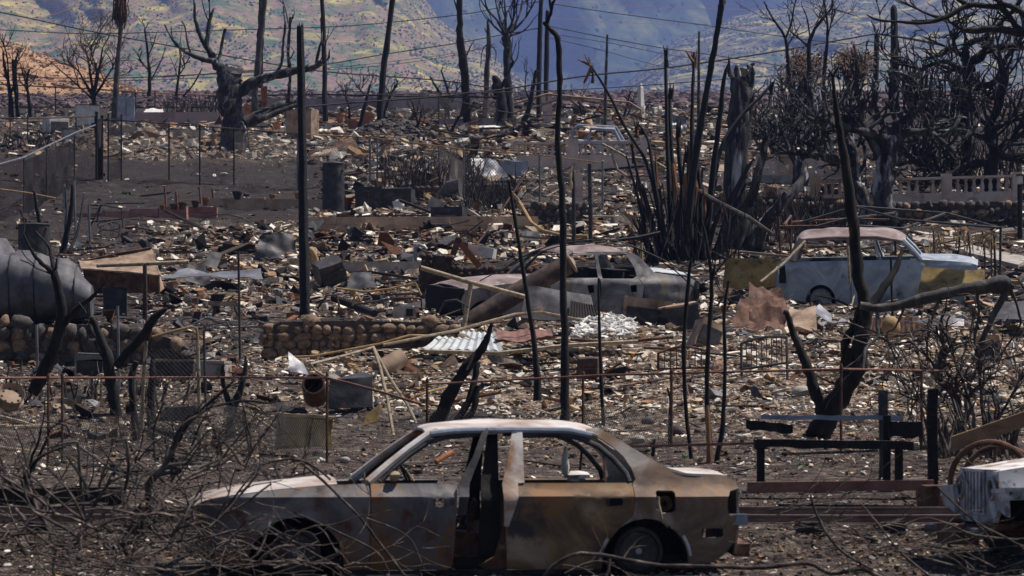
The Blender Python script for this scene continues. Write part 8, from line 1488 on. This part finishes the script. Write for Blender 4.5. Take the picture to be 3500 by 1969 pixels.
strokes('pale_curved_branch', 'thick pale banded branch arching up out of the brush', [[(510, 1760, 24), (505, 1680, 26), (525, 1630, 26), (560, 1600, 22)], [(560, 1600, 18), (590, 1540, 17), (620, 1460, 14), (680, 1420, 12)], [(510, 1690, 12), (580, 1750, 11), (640, 1820, 8)], [(430, 1800, 14), (425, 1700, 12), (440, 1590, 12), (430, 1500, 10)]], 29.6, 'twig', 11, tw=14)
strokes('dark_crooked_branch', 'black crooked branch rising through the brush at the picture edge', [[(170, 1790, 34), (120, 1720, 30), (85, 1680, 26), (95, 1620, 20), (140, 1560, 14), (240, 1520, 9)], [(90, 1690, 24), (40, 1660, 20), (10, 1605, 18), (-40, 1590, 14)], [(100, 1700, 14), (150, 1760, 12), (200, 1830, 9)]], 29.4, 'char', 12, tw=10)
strokes('dark_crooked_branch', 'long black branch rising from brush towards the pipe gate', [[(560, 1610, 20), (600, 1520, 20), (640, 1450, 18), (690, 1400, 14), (760, 1340, 10), (800, 1300, 6)], [(690, 1400, 8), (830, 1370, 8), (920, 1378, 6), (960, 1365, 3)]], 33.0, 'char', 13, tw=6)
strokes('arching_twig', 'arched thin twig looping over the ash near the beam', [[(290, 1760, 12), (275, 1640, 11), (268, 1540, 10), (255, 1510, 9), (150, 1535, 7)], [(260, 1518, 9), (330, 1570, 8), (420, 1630, 7), (520, 1680, 5)], [(240, 1490, 8), (225, 1455, 9), (150, 1440, 6)]], 31.5, 'grey_bark', 14, tw=8)
strokes('drooping_twig', 'thin twigs drooping across the front door of the sedan', [[(1000, 1560, 9), (1100, 1640, 9), (1230, 1770, 9), (1300, 1860, 9), (1380, 1965, 9)], [(1000, 1750, 7), (1180, 1830, 7), (1290, 1890, 7), (1330, 1960, 6)], [(1250, 1770, 5), (1390, 1830, 5), (1440, 1920, 4)], [(920, 1800, 9), (1050, 1880, 9), (1200, 1960, 8)], [(1130, 1640, 8), (1080, 1600, 9), (1020, 1570, 9), (930, 1575, 7)]], 28.9, 'twig', 15, tw=14)
strokes('low_arched_branch', 'long arched branch lying along the bottom edge before the rear wheel', [[(1850, 1985, 14), (1910, 1920, 15), (1990, 1893, 14), (2100, 1905, 14), (2230, 1930, 15), (2400, 1935, 14), (2600, 1940, 15), (2760, 1925, 15), (2840, 1960, 16), (2950, 1945, 18), (3020, 1985, 16)], [(2085, 1905, 12), (2075, 1960, 11), (2055, 1990, 9)], [(1930, 1960, 6), (2020, 1920, 6), (2100, 1925, 4)]], 28.2, 'twig', 16, tw=10, L=.3)
strokes('hanging_twig', 'thin blurred twigs hanging across the ground before the jeep', [[(2770, 1690, 8), (2800, 1780, 10), (2870, 1880, 10), (2960, 1935, 10)], [(2940, 1720, 6), (3000, 1790, 7), (3080, 1890, 8), (3190, 1980, 9)], [(3090, 1795, 6), (3160, 1772, 7), (3240, 1790, 8), (3330, 1830, 9), (3480, 1845, 8)], [(3150, 1860, 7), (3300, 1880, 6), (3480, 1865, 5)], [(3060, 1880, 6), (3250, 1930, 7), (3450, 1980, 8)], [(3200, 1660, 6), (3330, 1780, 7), (3460, 1850, 8), (3530, 1900, 8)], [(2620, 1745, 4), (2760, 1720, 5), (2900, 1705, 4)]], 27.6, 'twig', 17, tw=16, L=.3)
brush('sparse dead twigs drooping over the tracks beside the jeep', [(2700, 1760), (2900, 1790), (3050, 1800), (3150, 1850)], 28.4, 22, .45, .006, 'twig', 18, lvl=2, dirs=lambda r: (r.choice((-1, 1)), r.uniform(-.3, .3), r.uniform(-.35, .25)))
# ------------------------------------------------------------------ air
hz = MB(); hz.box((0, 4700, 350), (9000, 9600, 1100))
m = bpy.data.materials.new('pale_haze'); m.use_nodes = True; N = m.node_tree.nodes; N.remove(N['Principled BSDF'])
pv = N.new('ShaderNodeVolumePrincipled'); pv.inputs['Color'].default_value = (.34, .47, 1.0, 1); pv.inputs['Density'].default_value = 1.5e-4; pv.inputs['Anisotropy'].default_value = .3
m.node_tree.links.new(pv.outputs[0], N['Material Output'].inputs['Volume'])
ho = obj('haze', hz, m, None, local=True); ho['kind'] = 'stuff'; ho['label'] = 'thin blue haze lying between the ruins and the mountains'; ho['category'] = 'haze'
